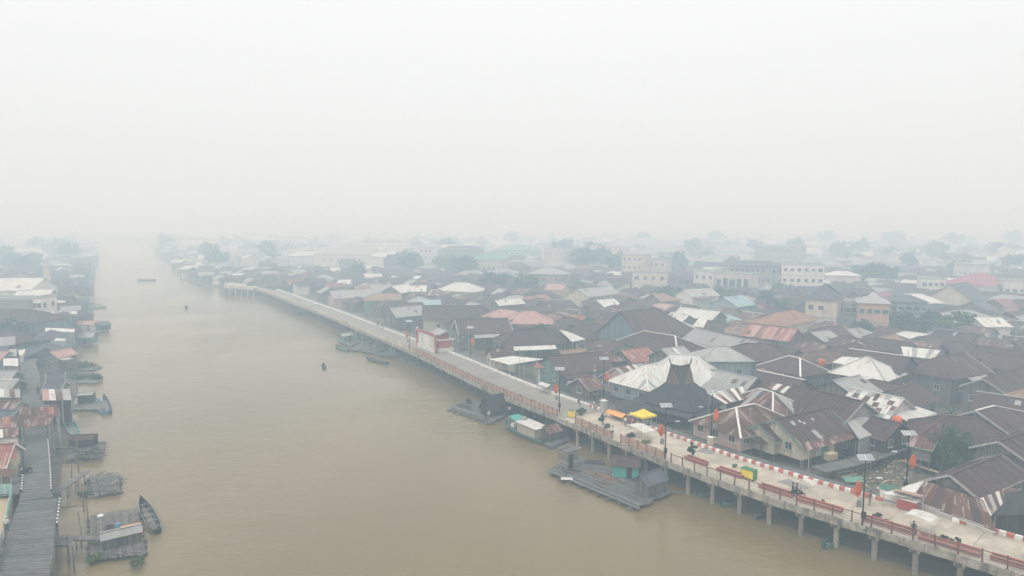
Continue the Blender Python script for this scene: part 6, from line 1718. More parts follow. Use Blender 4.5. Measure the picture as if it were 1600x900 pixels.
def cabinet(px, py, dims, mat, lb):
    p = G(px, py, DECK); t = thing('utility_cabinet', lb, 'cabinet', p, prom_yaw(s_of(p)))
    m = MB(); m.box((0, 0, dims[2] / 2 + .12), dims); m.build('body', M[mat], t)
    m = MB(); m.box((0, -dims[1] / 2 - .02, dims[2] / 2 + .1), (dims[0] * .85, .03, dims[2] * .86)); d = m.build('door', M[mat], t)
    m = MB(); m.box((dims[0] * .3, -dims[1] / 2 - .05, dims[2] / 2), (.05, .04, .2)); m.build('handle', M['metal'], d)
    m = MB(); m.box((0, 0, dims[2] + .15), (dims[0] + .14, dims[1] + .14, .07)); m.build('cap', M['trim_white'], t)
    m = MB(); m.box((0, 0, .06), (dims[0] * .9, dims[1] * .9, .12)); m.build('plinth', M['concrete'], t)
cabinet(943, 644, (.9, .9, 1.9), 'trim_grey', 'tall grey utility cabinet by the kerb near the orange stall')
cabinet(1110, 696, (.7, .6, 1.1), 'wall_cream', 'low cream utility box on the striped kerb')
# yellow tent
def tent(lb, px, py, sz, mat, h=2.3, pk=1.0, rz=None):
    p = G(px, py, DECK); t = thing('market_tent', lb, 'tent', p, prom_yaw(s_of(p)) if rz is None else rz)
    hs = sz / 2
    q = [Vector((-hs, -hs, h)), Vector((hs, -hs, h)), Vector((hs, hs, h)), Vector((-hs, hs, h))]; top = Vector((0, 0, h + pk))
    m = MB()
    for i in range(4):
        a, b = q[i], q[(i + 1) % 4]; mid = (a + b) / 2 * .55 + top * .45 - Vector((0, 0, .12)); k1 = a * .5 + top * .5 - Vector((0, 0, .1)); k2 = b * .5 + top * .5 - Vector((0, 0, .1))
        m.face([a, b, k2, k1]); m.face([k1, k2, top])
    m.build('canopy', M[mat], t)
    m = MB()
    for i in range(4):
        a, b = q[i], q[(i + 1) % 4]; m.beam(a - Vector((0, 0, .14)), b - Vector((0, 0, .14)), .03, .28)
    m.build('valance', M[mat], t)
    for a in q:
        m = MB(); m.tube((a.x * .97, a.y * .97, 0), (a.x * .97, a.y * .97, h), .035, .035, 6); m.build('leg', M['metal'], t)
    return t
tent('bright yellow market tent in front of the horned black house', 1005, 665, 3.0, 'yellow', 1.9, .9)
LAND.append(('yellow market tent', 1003, 652))
def arch_tent(lb, pa, pb, wid, h, mat='tarp_white', legs=True):
    """curved white membrane on an arched frame between two pixels"""
    a, b = G(*pa, DECK), G(*pb, DECK); c = (a + b) / 2; d = b - a; L = d.length
    t = thing('arch_canopy', lb, 'canopy', c, atan2(d.y, d.x))
    n = 10; m = MB()
    def prof(i):
        th = pi * i / n; return (-cos(th) * L / 2, h + .3 * sin(th))
    for i in range(n):
        (x0, z0), (x1, z1) = prof(i), prof(i + 1)
        m.slab([(x0, -wid / 2, z0), (x1, -wid / 2, z1), (x1, wid / 2, z1), (x0, wid / 2, z0)], .025)
    m.build('membrane', M[mat], t)
    for y in (-wid / 2, wid / 2):
        m = MB()
        for i in range(n):
            (x0, z0), (x1, z1) = prof(i), prof(i + 1); m.tube((x0, y, z0), (x1, y, z1), .03, .03, 5)
        m.build('arch', M['trim_white'], t)
        for sx in (-1, 1):
            m = MB(); m.tube((sx * L / 2, y, 0), (sx * L / 2, y, h), .03, .03, 5); m.build('leg', M['trim_white'], t)
    return t
arch_tent('white arched canopy right of the yellow tent', (986, 678), (1014, 690), 2.2, 1.5)
arch_tent('long white canopy on thin legs near the frame corner', (1416, 828), (1458, 842), 2.0, 1.9)
arch_tent('small bare arched frame with pale cloth by the striped kerb', (1252, 768), (1272, 776), .8, 1.4)
for (q, lb) in (([(1088, 705), (1112, 710), (1120, 704), (1098, 700)], 'pale grey mat lying below the kerb by the cream box'), ([(1214, 752), (1250, 765), (1268, 762), (1232, 748)], 'long grey mat on the promenade beside the striped kerb'), ([(950, 672), (963, 676), (968, 672), (956, 668)], 'white mat at the gap in the pink railing')):
    P = [G(*k, DECK + .03) for k in q]; m = MB(); m.slab([v - P[0] for v in P], .02); o = m.build('ground_mat', M['cloth_grey' if 'grey' in lb else 'tarp_white']); o.location = P[0]; tag(o, lb, 'mat')
# orange stall + white stall by the kerb
def stall(lb, px, py, L, Wd, h, mat, side=None):
    p = G(px, py, DECK); t = thing('market_stall', lb, 'stall', p, prom_yaw(s_of(p)))
    m = MB(); m.slab([(-L / 2, -Wd / 2, h - .3), (L / 2, -Wd / 2, h - .3), (L / 2, 0, h + .1), (-L / 2, 0, h + .1)], .03); m.slab([(-L / 2, 0, h + .1), (L / 2, 0, h + .1), (L / 2, Wd / 2, h - .3), (-L / 2, Wd / 2, h - .3)], .03); m.build('awning', M[mat], t)
    for x in (-1, 1):
        for y in (-1, 1):
            m = MB(); m.tube((x * (L / 2 - .1), y * (Wd / 2 - .1), 0), (x * (L / 2 - .1), y * (Wd / 2 - .1), h - .3), .035, .035, 6); m.build('post', M['metal'], t)
    m = MB(); m.box((0, -Wd * .2, .85), (L * .8, Wd * .4, .06)); m.build('counter', M['timber_new'], t)
    if side:
        m = MB(); m.box((0, -Wd / 2, .55), (L * .9, .04, 1.0)); m.build('front_cloth', M[side], t)
    for k in range(4):
        m = MB(); m.box((-L * .3 + k * L * .2, -Wd * .2, 1.02), (.3, .3, .28), U(0, 1)); m.build('crate', M[['trim_white', 'tarp_orange', 'cloth_grey', 'wood_grey'][k]], t)
stall('orange tarpaulin stall between the cabinet and the yellow tent', 964, 655, 4.2, 1.7, 1.15, 'tarp_orange', 'tarp_orange')
stall('white tarpaulin stall by the kerb left of the cabinet', 853, 613, 3.2, 1.9, 1.7, 'tarp_white')
stall('pale beach umbrella like stall beside the yellow tent', 990, 661, 1.4, 1.2, 1.6, 'tarp_white')
# red roofed snack stall + green sign at the near lot
p = G(1418, 796, DECK); t = thing('snack_stall', 'red and white snack stall below the second near lamp', 'stall', p, prom_yaw(s_of(p)))
m = MB(); m.box((0, 0, .65), (1.9, 1.0, 1.1)); m.build('body', M['wall_red'], t)
m = MB(); m.slab([(-1.4, -.8, 1.85), (1.4, -.8, 1.85), (1.4, .7, 2.1), (-1.4, .7, 2.1)], .08); m.build('awning', M['panel_pink'], t)
m = MB(); m.box((0, -.52, .8), (1.5, .05, .4)); m.build('hatch', M['glass_dark'], t)
m = MB(); m.box((0, 0, 1.22), (2.1, 1.2, .06)); m.build('counter', M['trim_white'], t)
for sg in (-1, 1):
    m = MB(); m.tube((sg * 1.3, -.7, 0), (sg * 1.3, -.7, 1.85), .04, .04, 6); m.build('post', M['trim_white'], t)
p = G(1390, 786, DECK); t = thing('shop_sign', 'green and white shop board under the white canvas', 'sign', p, prom_yaw(s_of(p)))
m = MB(); m.box((0, 0, 1.75), (2.3, .06, .8)); m.build('board', M['wood_green'], t); m = MB(); m.box((0, 0, .85), (2.3, .06, 1.0)); m.build('lower_board', M['wall_white'], t)
for sg in (-1, 1):
    m = MB(); m.tube((sg * 1.1, .05, 0), (sg * 1.1, .05, 2.3), .04, .04, 6); m.build('post', M['metal'], t)
shed('white canvas shop roof beside the muddy lot', [(1421, 757, 5.8), (1444, 751, 5.8), (1425, 778, 5.2), (1379, 771, 5.2)], 'roof_zinc', None, None, name='canvas_roof', cat='awning', n=1)
# ---- billboard and kiosk
a, b = G(655, 546, DECK), G(679, 556, DECK)
def billboard():
    p = G(652, 541, DECK); q = G(681, 553, DECK); d = q - p; L = d.length; c = (p + q) / 2
    t = thing('billboard', 'white billboard in a red frame beside the promenade kiosk', 'billboard', c, atan2(d.y, d.x)); LAND.append(('red framed billboard', 666, 530))
    H = 4.6
    for i in range(3):
        m = MB(); m.box((-L * .28 + i * L * .28, 0, 2.6), (L * .27, .12, 3.2)); m.build('panel', M['wall_white'], t)
    for sg in (-1, 1):
        m = MB(); m.box((sg * (L / 2 - .1), 0, H / 2), (.4, .4, H)); m.build('post', M['wall_red'], t)
        m = MB(); m.box((sg * (L / 2 - .1), 0, H + .35), (.55, .55, .3)); m.build('post_cap', M['trim_white'], t)
    m = MB(); m.box((0, 0, H - .05), (L + .8, .45, .5)); m.build('beam', M['wall_red'], t)
    m = MB(); m.box((0, 0, .5), (L - .6, .3, 1)); m.build('base', M['wall_white'], t)
billboard()
def kiosk():
    c = G(692, 547, DECK); t = thing('kiosk', 'red and white kiosk behind the billboard', 'kiosk', c, prom_yaw(s_of(c)))
    m = MB(); m.box((0, 0, .45), (4.6, 4, .9)); m.build('base', M['wall_white'], t)
    m = MB(); m.box((0, .3, 1.9), (4.2, 3.2, 2.0)); m.build('wall', M['wall_red'], t)
    m = MB(); m.box((0, -1.33, 1.9), (2.4, .06, 1.1)); m.build('window', M['glass_dark'], t)
    m = MB(); m.box((0, 0, 3.0), (5, 4.4, .25)); m.build('floor_band', M['trim_white'], t)
    m = MB(); m.box((0, .4, 3.8), (3.6, 2.6, 1.3)); m.build('upper_wall', M['wall_red'], t)
    m = MB()
    for sg in (1, -1): strips(Vector((-2.9, sg * 2.3, 4.4)), Vector((1, 0, 0)), Vector((0, -sg * 2.3, .9)), 5.8, 0, 5.8, 6, lambda i: m)
    m.build('roof', M['roof_grey'], t)
    for x in (-2.2, 2.2):
        m = MB(); m.tube((x, -1.9, .9), (x, -1.9, 4.4), .1, .1, 8); m.build('column', M['wall_red'], t)
kiosk()
# ---- timber, rubble and tarps in the muddy lot
LOT = []
for (px, py, n_, lb) in ((1402, 724, 14, 'untidy stack of pale sawn timber in the muddy lot'), (1318, 745, 8, 'pile of old grey boards beside the lane in the lot'), (1378, 757, 8, 'scattered orange brown offcuts by the white canvas')):
    p = G(px, py, MUD); t = thing('timber_pile', lb, 'timber', p)
    for i in range(n_):
        y = U(-.5, .5) + .5; m = MB(); m.box((U(-1, 1), U(-.8, .8), .1 + .12 * (i % 5)), (U(1.2, 2.8), .22, .12), y); m.build('plank', M['timber_new' if i % 3 else 'plank_grey'], t)
m = MB()
for i in range(420):
    u, v = RND.random(), RND.random(); px = 1305 + 120 * u; py = 712 + 55 * v - (18 * (1 - u)) + 14 * u
    p = G(px, py, MUD); s = U(.08, .3); m.box((p.x, p.y, MUD + s * .2), (s * U(.6, 2.5), s, s * .5), U(0, 3), RND.choice((0, 0, 1, 2, 3)))
tag(m.build('rubble', [M['timber_new'], M['plank_grey'], M['tarp_white'], M['bark']]), 'scraps of wood and litter strewn over the muddy lot', None, None, 'stuff')
p = G(1332, 752, MUD + .3); m = MB(); m.slab([(-1.2, -.6, .1), (1.3, -.8, .2), (1.5, .6, .5), (-1.0, .8, .35)], .05); tag(m.build('green_sheet', M['wood_green']), 'green sheet leaning among boards beside the lane', 'sheet').location = p
POSTS = ((1340, 730, 'bare post under the middle of the board jetty'), (1350, 735, 'bare post in the lot just right of the jetty middle'), (1362, 742, 'bare post standing among the litter behind the nearest lamp'), (1328, 738, 'bare post by the pile of old grey boards'), (1398, 735, 'bare post below the pale timber stack'), (1455, 735, 'bare post under the pale plank bridge before the board shed'), (1467, 745, 'bare post at the far right end of the pale plank bridge'))
for i, (px, py, lb) in enumerate(POSTS):
    p = G(px, py, MUD); m = MB(); m.tube((0, 0, 0), (U(-.2, .2), U(-.2, .2), U(1.2, 2.2)), .07, .06, 6); tag(m.build('wooden_post', M['log']), lb, 'post', 'bare posts in the muddy lot').location = p
m = MB(); a, b = G(1412, 720, 1.8), G(1466, 738, 1.8); m.beam(Vector(), b - a, .5, .1); tag(m.build('footplank', M['timber_new']), 'long pale plank bridging the muddy lot', 'plank').location = a
# crates beside lane
p = G(1298, 718, LANE); m = MB(); m.box((0, 0, .5), (1.8, 1, .9), .5); tag(m.build('cardboard_box', M['timber_new']), 'tan carton before the coloured shop boards', 'box').location = p

# ---- utility poles
for (px, py, h, lb) in ((1067, 540, 9, 'tall thin aerial mast behind the grey hip roof'), (1153, 545, 8, 'thin pole left of the long grey roof end'), (812, 590, 6.5, 'white thin pole in front of the white carport'), (818, 592, 6.5, 'second white thin pole before the carport'), (838, 598, 7, 'white pole near the rusty pink porch'), (929, 617, 6, 'white pole before the striped roof'), (733, 556, 9, 'pale lamp pole left of the white barge board'), (694, 540, 8, 'thin pole rising behind the kiosk'), (607, 511, 9, 'pale pole at the far promenade kerb'), (1283, 712, 3.2, 'leaning pale post before the cream house'), (1228, 690, 6, 'white verandah pole by the small porch gable'), (1171, 688, 5.2, 'white pole at the corner of the rusty hip roof'), (977, 461, 7, 'white pole in the middle haze'), (528, 400, 28, 'tall lattice mast on the hazy horizon left'), (882, 385, 32, 'tall thin mast on the hazy horizon')):
    p = G(px, py, LANE if py > 500 else MUD); t = thing('utility_pole', lb, 'pole', p)
    far = py < 450
    m = MB(); m.tube((0, 0, 0), (0, 0, h), .5 if far else .06, .12 if far else .045, 6); m.build('pole', M['trim_grey'], t)
    m = MB(); m.box((0, 0, h - .25), (2.5 if far else .8, .2 if far else .06, .2 if far else .06)); m.build('cross_arm', M['trim_grey'], t)
# orange tank and red things on roofs
for (px, py, z, lb) in ((947, 552, 4.2, 'orange water tank under the white ridged brown house'), (1402, 657, 5.8, 'orange water tank beside the pale grey lean-to'), (1284, 566, 6, 'orange tank left of the white pyramid roof')):
    p = G(px, py, z); t = thing('water_tank', lb, 'water tank', (p.x, p.y, MUD)); h = z - MUD
    m = MB(); m.lathe([(0, h - .9), (.62, h - .9), (.68, h - .4), (.66, h), (.68, h + .3), (.5, h + .6), (.2, h + .72), (0, h + .72)], n=12); m.build('tank', M['lantern'], t, True)
    for x in (-.5, .5):
        for y in (-.5, .5):
            m = MB(); m.tube((x, y, 0), (x, y, h - .9), .07, .07, 6); m.build('leg', M['log'], t)
    m = MB(); m.box((0, 0, h - .95), (1.4, 1.4, .1)); m.build('stand', M['log'], t)

# ------------------------------------------------------------------ people
def skin_mesh(name, joints, edges, mats, pick):
    me = bpy.data.meshes.new(name); me.from_pydata([j[:3] for j in joints], edges, [])
    o = bpy.data.objects.new(name, me); COL.objects.link(o)
    sk = o.modifiers.new('skin', 'SKIN'); ss = o.modifiers.new('sub', 'SUBSURF'); ss.levels = 1; ss.render_levels = 1
    for i, j in enumerate(joints):
        v = me.skin_vertices[0].data[i]; v.radius = (j[3], j[4] if len(j) > 4 else j[3]); v.use_root = (i == 0)
    dg = bpy.context.evaluated_depsgraph_get()
    ev = o.evaluated_get(dg); me2 = bpy.data.meshes.new_from_object(ev)
    bpy.data.objects.remove(o)
    for m_ in list(me2.materials): pass
    me2.materials.clear()
    for m_ in mats: me2.materials.append(m_)
    for p in me2.polygons:
        p.material_index = pick(p.center); p.use_smooth = True
    return me2
def person_joints(pose):
    if pose == 'stand':
        hip = .92; J = [(0, 0, hip, .15, .11), (0, .01, 1.12, .14, .1), (0, 0, 1.34, .17, .11), (0, 0, 1.46, .06, .06), (0, .01, 1.55, .07, .08), (0, .02, 1.66, .085, .1), (0, .01, 1.74, .06, .07)]
        legs = [[(.1, 0, .86, .09), (.11, .06, .48, .065), (.11, -.02, .09, .045), (.11, .13, .04, .035)], [(-.1, 0, .86, .09), (-.11, -.04, .48, .065), (-.11, -.16, .09, .045), (-.11, -.03, .04, .035)]]
        arms = [[(.19, 0, 1.4, .06), (.25, -.05, 1.13, .045), (.27, .05, .9, .033), (.27, .09, .82, .035, .02)], [(-.19, 0, 1.4, .06), (-.25, .0, 1.13, .045), (-.27, .1, .92, .033), (-.27, .14, .84, .035, .02)]]
        fd = Vector((0, .25, -.95))
    else:
        hip = .48; J = [(0, 0, hip, .16, .12), (0, .03, .68, .14, .1), (0, .06, .9, .17, .11), (0, .07, 1.02, .06, .06), (0, .09, 1.11, .07, .08), (0, .11, 1.22, .085, .1), (0, .1, 1.3, .06, .07)]
        legs = [[(.12, .04, .46, .09), (.17, .44, .47, .065), (.17, .42, .08, .045), (.17, .56, .04, .035)], [(-.12, .04, .46, .09), (-.17, .44, .47, .065), (-.17, .42, .08, .045), (-.17, .56, .04, .035)]]
        arms = [[(.2, .06, .96, .06), (.26, .14, .7, .045), (.2, .4, .68, .033), (.18, .48, .67, .035, .02)], [(-.2, .06, .96, .06), (-.26, .14, .7, .045), (-.2, .4, .68, .033), (-.18, .48, .67, .035, .02)]]
        fd = Vector((0, .9, -.3))
    E = [(i, i + 1) for i in range(6)]
    for ch, root in ((legs[0], 0), (legs[1], 0), (arms[0], 2), (arms[1], 2)):
        prev = root
        for j in ch:
            J.append(j); E.append((prev, len(J) - 1)); prev = len(J) - 1
        if root == 2:
            sg = 1 if ch[0][0] > 0 else -1; h = Vector(ch[-1][:3]); fdn = fd.normalized(); sd = Vector((0, .95, .25)) if pose == 'stand' else Vector((-sg, .1, 0)); sd.normalize()
            for k, (o, l) in enumerate(((-.03, .075), (-.01, .09), (.01, .085), (.03, .065))):
                a = h + sd * o + fdn * .035; b = a + fdn * l * .6; c = b + (fdn + Vector((-sg * .4, 0, -.1))).normalized() * l * .4
                i0 = len(J); J.append((*a, .011)); J.append((*b, .01)); J.append((*c, .008)); E += [(prev, i0), (i0, i0 + 1), (i0 + 1, i0 + 2)]
            a = h + sd * .045 - fdn * .02; b = a + (sd + fdn).normalized() * .05
            i0 = len(J); J.append((*a, .012)); J.append((*b, .01)); E += [(prev, i0), (i0, i0 + 1)]
    return J, E, hip
PMESH = {}
def person_mesh(pose, top, bot):
    k = (pose, top, bot)
    if k not in PMESH:
        J, E, hip = person_joints(pose); neck = 1.47 if pose == 'stand' else 1.04
        arm_lo = 1.12 if pose == 'stand' else .69
        def pick(c):
            if c.z > neck: return 0
            if pose == 'stand':
                if c.z < .07: return 3
                if abs(c.x) > .2 and c.z < 1.0: return 0
                return 1 if c.z > .94 else 2
            if c.z < .07: return 3
            if abs(c.x) > .14 and c.y > .22 and c.z > .6: return 0
            return 1 if c.z > .53 else 2
        PMESH[k] = skin_mesh('person', J, E, [M['skin'], M[top], M[bot], M['rubber']], pick)
    return PMESH[k]
hairs = {}
def head_bits(t, pose, helmet=None):
    z = 1.66 if pose == 'stand' else 1.22; y = .02 if pose == 'stand' else .11
    m = MB(); m.lathe([(.105, -.02), (.112, .03), (.1, .09), (.065, .13), (0, .145)], (0, y - .015, z), 10, 0, .95, 1.12)
    m.build('helmet' if helmet else 'hair', M[helmet or 'hair'], t, True)
    m = MB(); m.box((0, y + .105, z - .02), (.025, .03, .04)); m.box((-.035, y + .092, z + .005), (.02, .012, .012), 0, 1); m.box((.035, y + .092, z + .005), (.02, .012, .012), 0, 1); m.box((0, y + .093, z - .065), (.05, .012, .012), 0, 2)
    for sg in (-1, 1): m.box((sg * .088, y, z - .015), (.02, .04, .06))
    m.build('face', [M['skin'], M['hair'], M['cloth_magenta']], t)
def person(label, p, yaw, pose='stand', top='cloth_navy', bot='cloth_black', helmet=None, sc=1.0, group=None):
    t = link('person', person_mesh(pose, top, bot)); t.location = p; t.rotation_euler = (0, 0, yaw); t.scale = (sc, sc, sc)
    tag(t, label, 'person', group); head_bits(t, pose, helmet); return t
def moto_proto():
    t = thing('motorbike', 'x', 'motorbike')
    for y in (-.62, .62):
        w_ = bpy.data.objects.new('wheel', None); COL.objects.link(w_); w_.parent = t; w_.location = (0, y, .29)
        m = MB(); n = 18
        for i in range(n):
            a, b = 2 * pi * i / n, 2 * pi * (i + 1) / n; m.tube((0, .25 * cos(a), .25 * sin(a)), (0, .25 * cos(b), .25 * sin(b)), .045, .045, 6)
        m.build('tyre', M['rubber'], w_)
        m = MB(); m.tube((-.04, 0, 0), (.04, 0, 0), .06, .06, 8)
        for i in range(6): a = pi * i / 3; m.tube((0, 0, 0), (0, .22 * cos(a), .22 * sin(a)), .014, .014, 4)
        m.build('rim', M['metal'], w_)
    m = MB()
    prof = [(-.75, .55, .08, .2), (-.4, .6, .14, .26), (0, .48, .13, .24), (.25, .42, .1, .2), (.42, .68, .12, .34), (.5, .86, .08, .16)]
    for (a, b) in zip(prof, prof[1:]): m.beam((0, a[0], a[1]), (0, b[0], b[1]), .22, .24)
    m.box((0, .0, .34), (.26, .4, .28)); m.build('body', M['moto_red'], t)
    m = MB(); m.box((0, -.32, .78), (.24, .72, .1)); m.build('seat', M['rubber'], t)
    m = MB(); m.tube((0, .62, .29), (0, .46, .95), .04, .04, 6); m.build('fork', M['metal'], t)
    m = MB(); m.tube((-.33, .4, 1.02), (.33, .4, 1.02), .02, .02, 6); m.build('handlebar', M['metal'], t)
    m = MB(); m.box((0, .54, .92), (.18, .08, .14)); m.build('headlight', M['trim_white'], t)
    m = MB(); m.box((0, -.78, .66), (.14, .06, .08)); m.build('tail_light', M['wall_red'], t)
    m = MB(); m.box((0, .66, .6), (.12, .3, .03)); m.build('front_mudguard', M['moto_red'], t)
    for sg in (-1, 1):
        m = MB(); m.tube((sg * .3, .38, 1.02), (sg * .36, .3, 1.2), .01, .01, 4); m.box((sg * .36, .3, 1.22), (.1, .02, .07)); m.build('mirror', M['rubber'], t)
    m = MB(); m.tube((.16, -.1, .25), (.17, -.75, .38), .045, .05, 6); m.build('exhaust', M['metal'], t)
    return t
mp = moto_proto()
MOTOS = [(G(1246, 777, DECK), radians(-110), 'dark motorbike with two riders stopped at the railing', 'cloth_black'), (G(1124, 668 + 15, LANE), radians(40), 'magenta motorbike parked before the rusty hip roof porch', 'cloth_magenta'), (G(981, 662, DECK), radians(20), 'motorbike parked at the yellow tent', 'moto_red'),
         (G(40, 742, 3.4), radians(160), 'motorbike parked at the left boardwalk edge beside the yellow wall', 'cloth_black'), (G(1094, 677, LANE), radians(70), 'grey motorbike parked at the lane under the horned house', 'cloth_grey')]
for i, (p, y, lb, body) in enumerate(MOTOS):
    o = mp if i == 0 else copy_tree(mp)
    o.location = p; o.rotation_euler = (0, 0, y); o['label'] = lb; o['group'] = 'parked motorbikes'
    for c in o.children:
        if c.name.startswith(('body', 'front_mudguard')):
            c.data = c.data.copy(); c.data.materials[0] = M[body]
p0, y0 = MOTOS[0][0], MOTOS[0][1]
R0 = Matrix.Rotation(y0, 3, 'Z')
person('person in black riding at the front of the stopped motorbike', p0 + R0 @ Vector((0, -.2, .36)), y0, 'sit', 'cloth_black', 'cloth_black', 'cloth_black')
person('person in black sitting behind the motorbike rider', p0 + R0 @ Vector((0, -.62, .4)), y0, 'sit', 'cloth_black', 'cloth_navy')
person('person in black crouching on the planter right of the nearest lamp', G(1427, 834, DECK) + Vector((0, 0, .1)), radians(150), 'sit', 'cloth_black', 'cloth_navy')
person('person in brown standing by the stalls behind the nearest lamp', G(1359, 790, DECK), radians(200), 'stand', 'cloth_brown', 'cloth_grey')
person('person in white standing at the left of the yellow tent', G(977, 667, DECK), radians(160), 'stand', 'cloth_white', 'cloth_navy')
person('person in pink beside the yellow tent', G(985, 668, DECK), radians(220), 'stand', 'cloth_magenta', 'cloth_grey')
person('person in dark clothes beneath the yellow tent', G(1013, 672, DECK), radians(180), 'sit', 'cloth_navy', 'cloth_black')
person('person in black on the kerb left of the cabinet', G(904, 633, DECK), radians(200), 'sit', 'cloth_black', 'cloth_black')
person('person in white walking beside the cabinet', G(928, 640, DECK), radians(100), 'stand', 'cloth_white', 'cloth_grey')
person('person in white on the mat by the railing gap', G(958, 678, DECK), radians(140), 'sit', 'cloth_white', 'cloth_navy')
person('person with white cap walking at the left boardwalk edge', G(11, 832, 3.65), radians(20), 'stand', 'cloth_white', 'cloth_navy', 'cloth_white')
person('person by the motorbike on the left boardwalk', G(37, 735, 3.4), radians(120), 'stand', 'cloth_navy', 'cloth_black')
person('person in dark clothes working on the left boardwalk past the striped shed', G(60, 617, 3.4), radians(10), 'stand', 'cloth_black', 'cloth_black')
person('person paddling the small canoe in midriver', MOV.location + Vector((0, 0, -.12)), MOV.rotation_euler.z - pi / 2, 'sit', 'cloth_navy', 'cloth_black')
person('person steering the far motor boat', SPD.location + Vector((0, 0, -.1)), SPD.rotation_euler.z - pi / 2, 'sit', 'cloth_black', 'cloth_black')
for i, (px, py, tp) in enumerate(((590, 511, 'cloth_navy'), (594, 512, 'cloth_white'), (598, 514, 'cloth_black'))):
    person(['person in navy in the far group at the kerb', 'person in white in the far group at the kerb', 'person in black in the far group at the kerb'][i], G(px, py, DECK), U(0, 6), 'stand', tp, 'cloth_black')
person('person in white on the dark thatched raft', G(764, 655, .55), radians(200), 'stand', 'cloth_white', 'cloth_grey')
person('person in dark clothes seated on the dark thatched raft', G(759, 656, .5), radians(200), 'sit', 'cloth_black', 'cloth_black')
person('person in white standing behind the cabin boat', G(796, 648, .4), radians(200), 'stand', 'cloth_white', 'cloth_navy')
# ------------------------------------------------------------------ plain houses filling the town
def in_view(p, z, m=60):
    q = S(p[0], p[1], z); return -m < q[0] < 1600 + m and 330 < q[1] < 930
def clear_of(x, y, r, k=.76):
    for (ox, oy, orr) in OCC:
        if (x - ox) ** 2 + (y - oy) ** 2 < ((r + orr) * k) ** 2: return False
    return True
def lot_block(x, y):
    q = S(x, y, MUD); return 1270 < q[0] < 1475 and 690 < q[1] < 800
SHORE_R = [(p.x, p.y) for p in sh]
def right_dist(x, y):
    """metres inland from the right bank's shore line (promenade or open shore)"""
    best = 1e9; res = 0
    for (a, b) in zip(SHORE_R, SHORE_R[1:]):
        dx, dy = b[0] - a[0], b[1] - a[1]; L2 = dx * dx + dy * dy or 1
        t = max(0, min(1, ((x - a[0]) * dx + (y - a[1]) * dy) / L2))
        px, py = a[0] + dx * t, a[1] + dy * t; d = (x - px) ** 2 + (y - py) ** 2
        if d < best: best = d; res = (x - px) * dy - (y - py) * dx
    return math.copysign(best ** .5, res)
SHORE_L = lsh
def left_dist(x, y):
    best = 1e9; res = 0
    for (a, b) in zip(SHORE_L, SHORE_L[1:]):
        dx, dy = b[0] - a[0], b[1] - a[1]; L2 = dx * dx + dy * dy or 1
        t = max(0, min(1, ((x - a[0]) * dx + (y - a[1]) * dy) / L2))
        px, py = a[0] + dx * t, a[1] + dy * t; d = (x - px) ** 2 + (y - py) ** 2
        if d < best: best = d; res = -((x - px) * dy - (y - py) * dx)
    return math.copysign(best ** .5, res)
WATERWAYS = []
# trees first, so that the houses leave them room
TREES = [(1040, 424, 7, 0), (1062, 426, 8, 1), (915, 428, 9, 1), (940, 424, 10, 0), (900, 420, 9, 2), (960, 428, 8, 2), (928, 416, 11, 2), (770, 460, 7, 1), (785, 455, 6, 2), (640, 430, 8, 1), (628, 424, 8, 2), (725, 436, 8, 1), (712, 430, 8, 2), (745, 430, 7, 0), (690, 425, 7, 1),
         (1366, 452, 8, 1), (1352, 448, 7, 2), (1380, 450, 7, 1), (1478, 533, 5, 0), (1503, 534, 5.5, 0), (1452, 528, 4.5, 1), (1393, 522, 4.5, 1), (1420, 532, 4.5, 2), (1440, 538, 4, 1), (1500, 436, 7, 2), (1582, 428, 8, 0), (1420, 425, 8, 1), (1200, 492, 5, 1), (1130, 486, 5, 2), (1215, 500, 5, 0), (845, 545, 4.2, 2), (1045, 480, 5, 1), (1222, 470, 5, 2),
         (340, 420, 9, 1), (330, 412, 10, 2), (600, 420, 8, 2), (20, 425, 9, 1), (40, 428, 8, 2), (8, 415, 9, 1), (56, 420, 8, 0), (30, 540, 4, 1), (16, 538, 4, 2), (45, 522, 3.5, 1), (10, 530, 4, 2), (1285, 488, 4.5, 1), (820, 465, 6, 2), (1345, 535, 4, 1), (560, 440, 6, 1), (1310, 405, 10, 1), (1340, 402, 10, 2), (1240, 405, 11, 2), (880, 408, 11, 1), (1080, 400, 11, 2), (1180, 400, 10, 1), (1460, 408, 11, 2), (1560, 405, 11, 1), (700, 402, 11, 2), (420, 408, 11, 1), (260, 392, 12, 2), (1005, 388, 13, 1), (1120, 385, 14, 2), (1290, 385, 14, 1), (1395, 388, 14, 2), (1490, 390, 14, 1), (1580, 388, 14, 2), (800, 384, 14, 1), (90, 398, 12, 2), (110, 410, 10, 1), (60, 396, 12, 0)]
kind_names = ['bright green bushy tree', 'dark green spreading tree', 'dense dark tree']
trees_info = []
for i, (px, py, r, k) in enumerate(TREES):
    p = G(px, py, MUD)
    far = p.y > 260
    me = (T_far if far else T_mid)[k]; sc = r / (6 if far else 4.5)
    t = tree(me, '', p, sc, sc * U(.85, 1.1), U(0, 6), 'trees standing among the roofs')
    OCC.append((p.x, p.y, r * .6)); trees_info.append((t, px, py - 8, kind_names[k]))

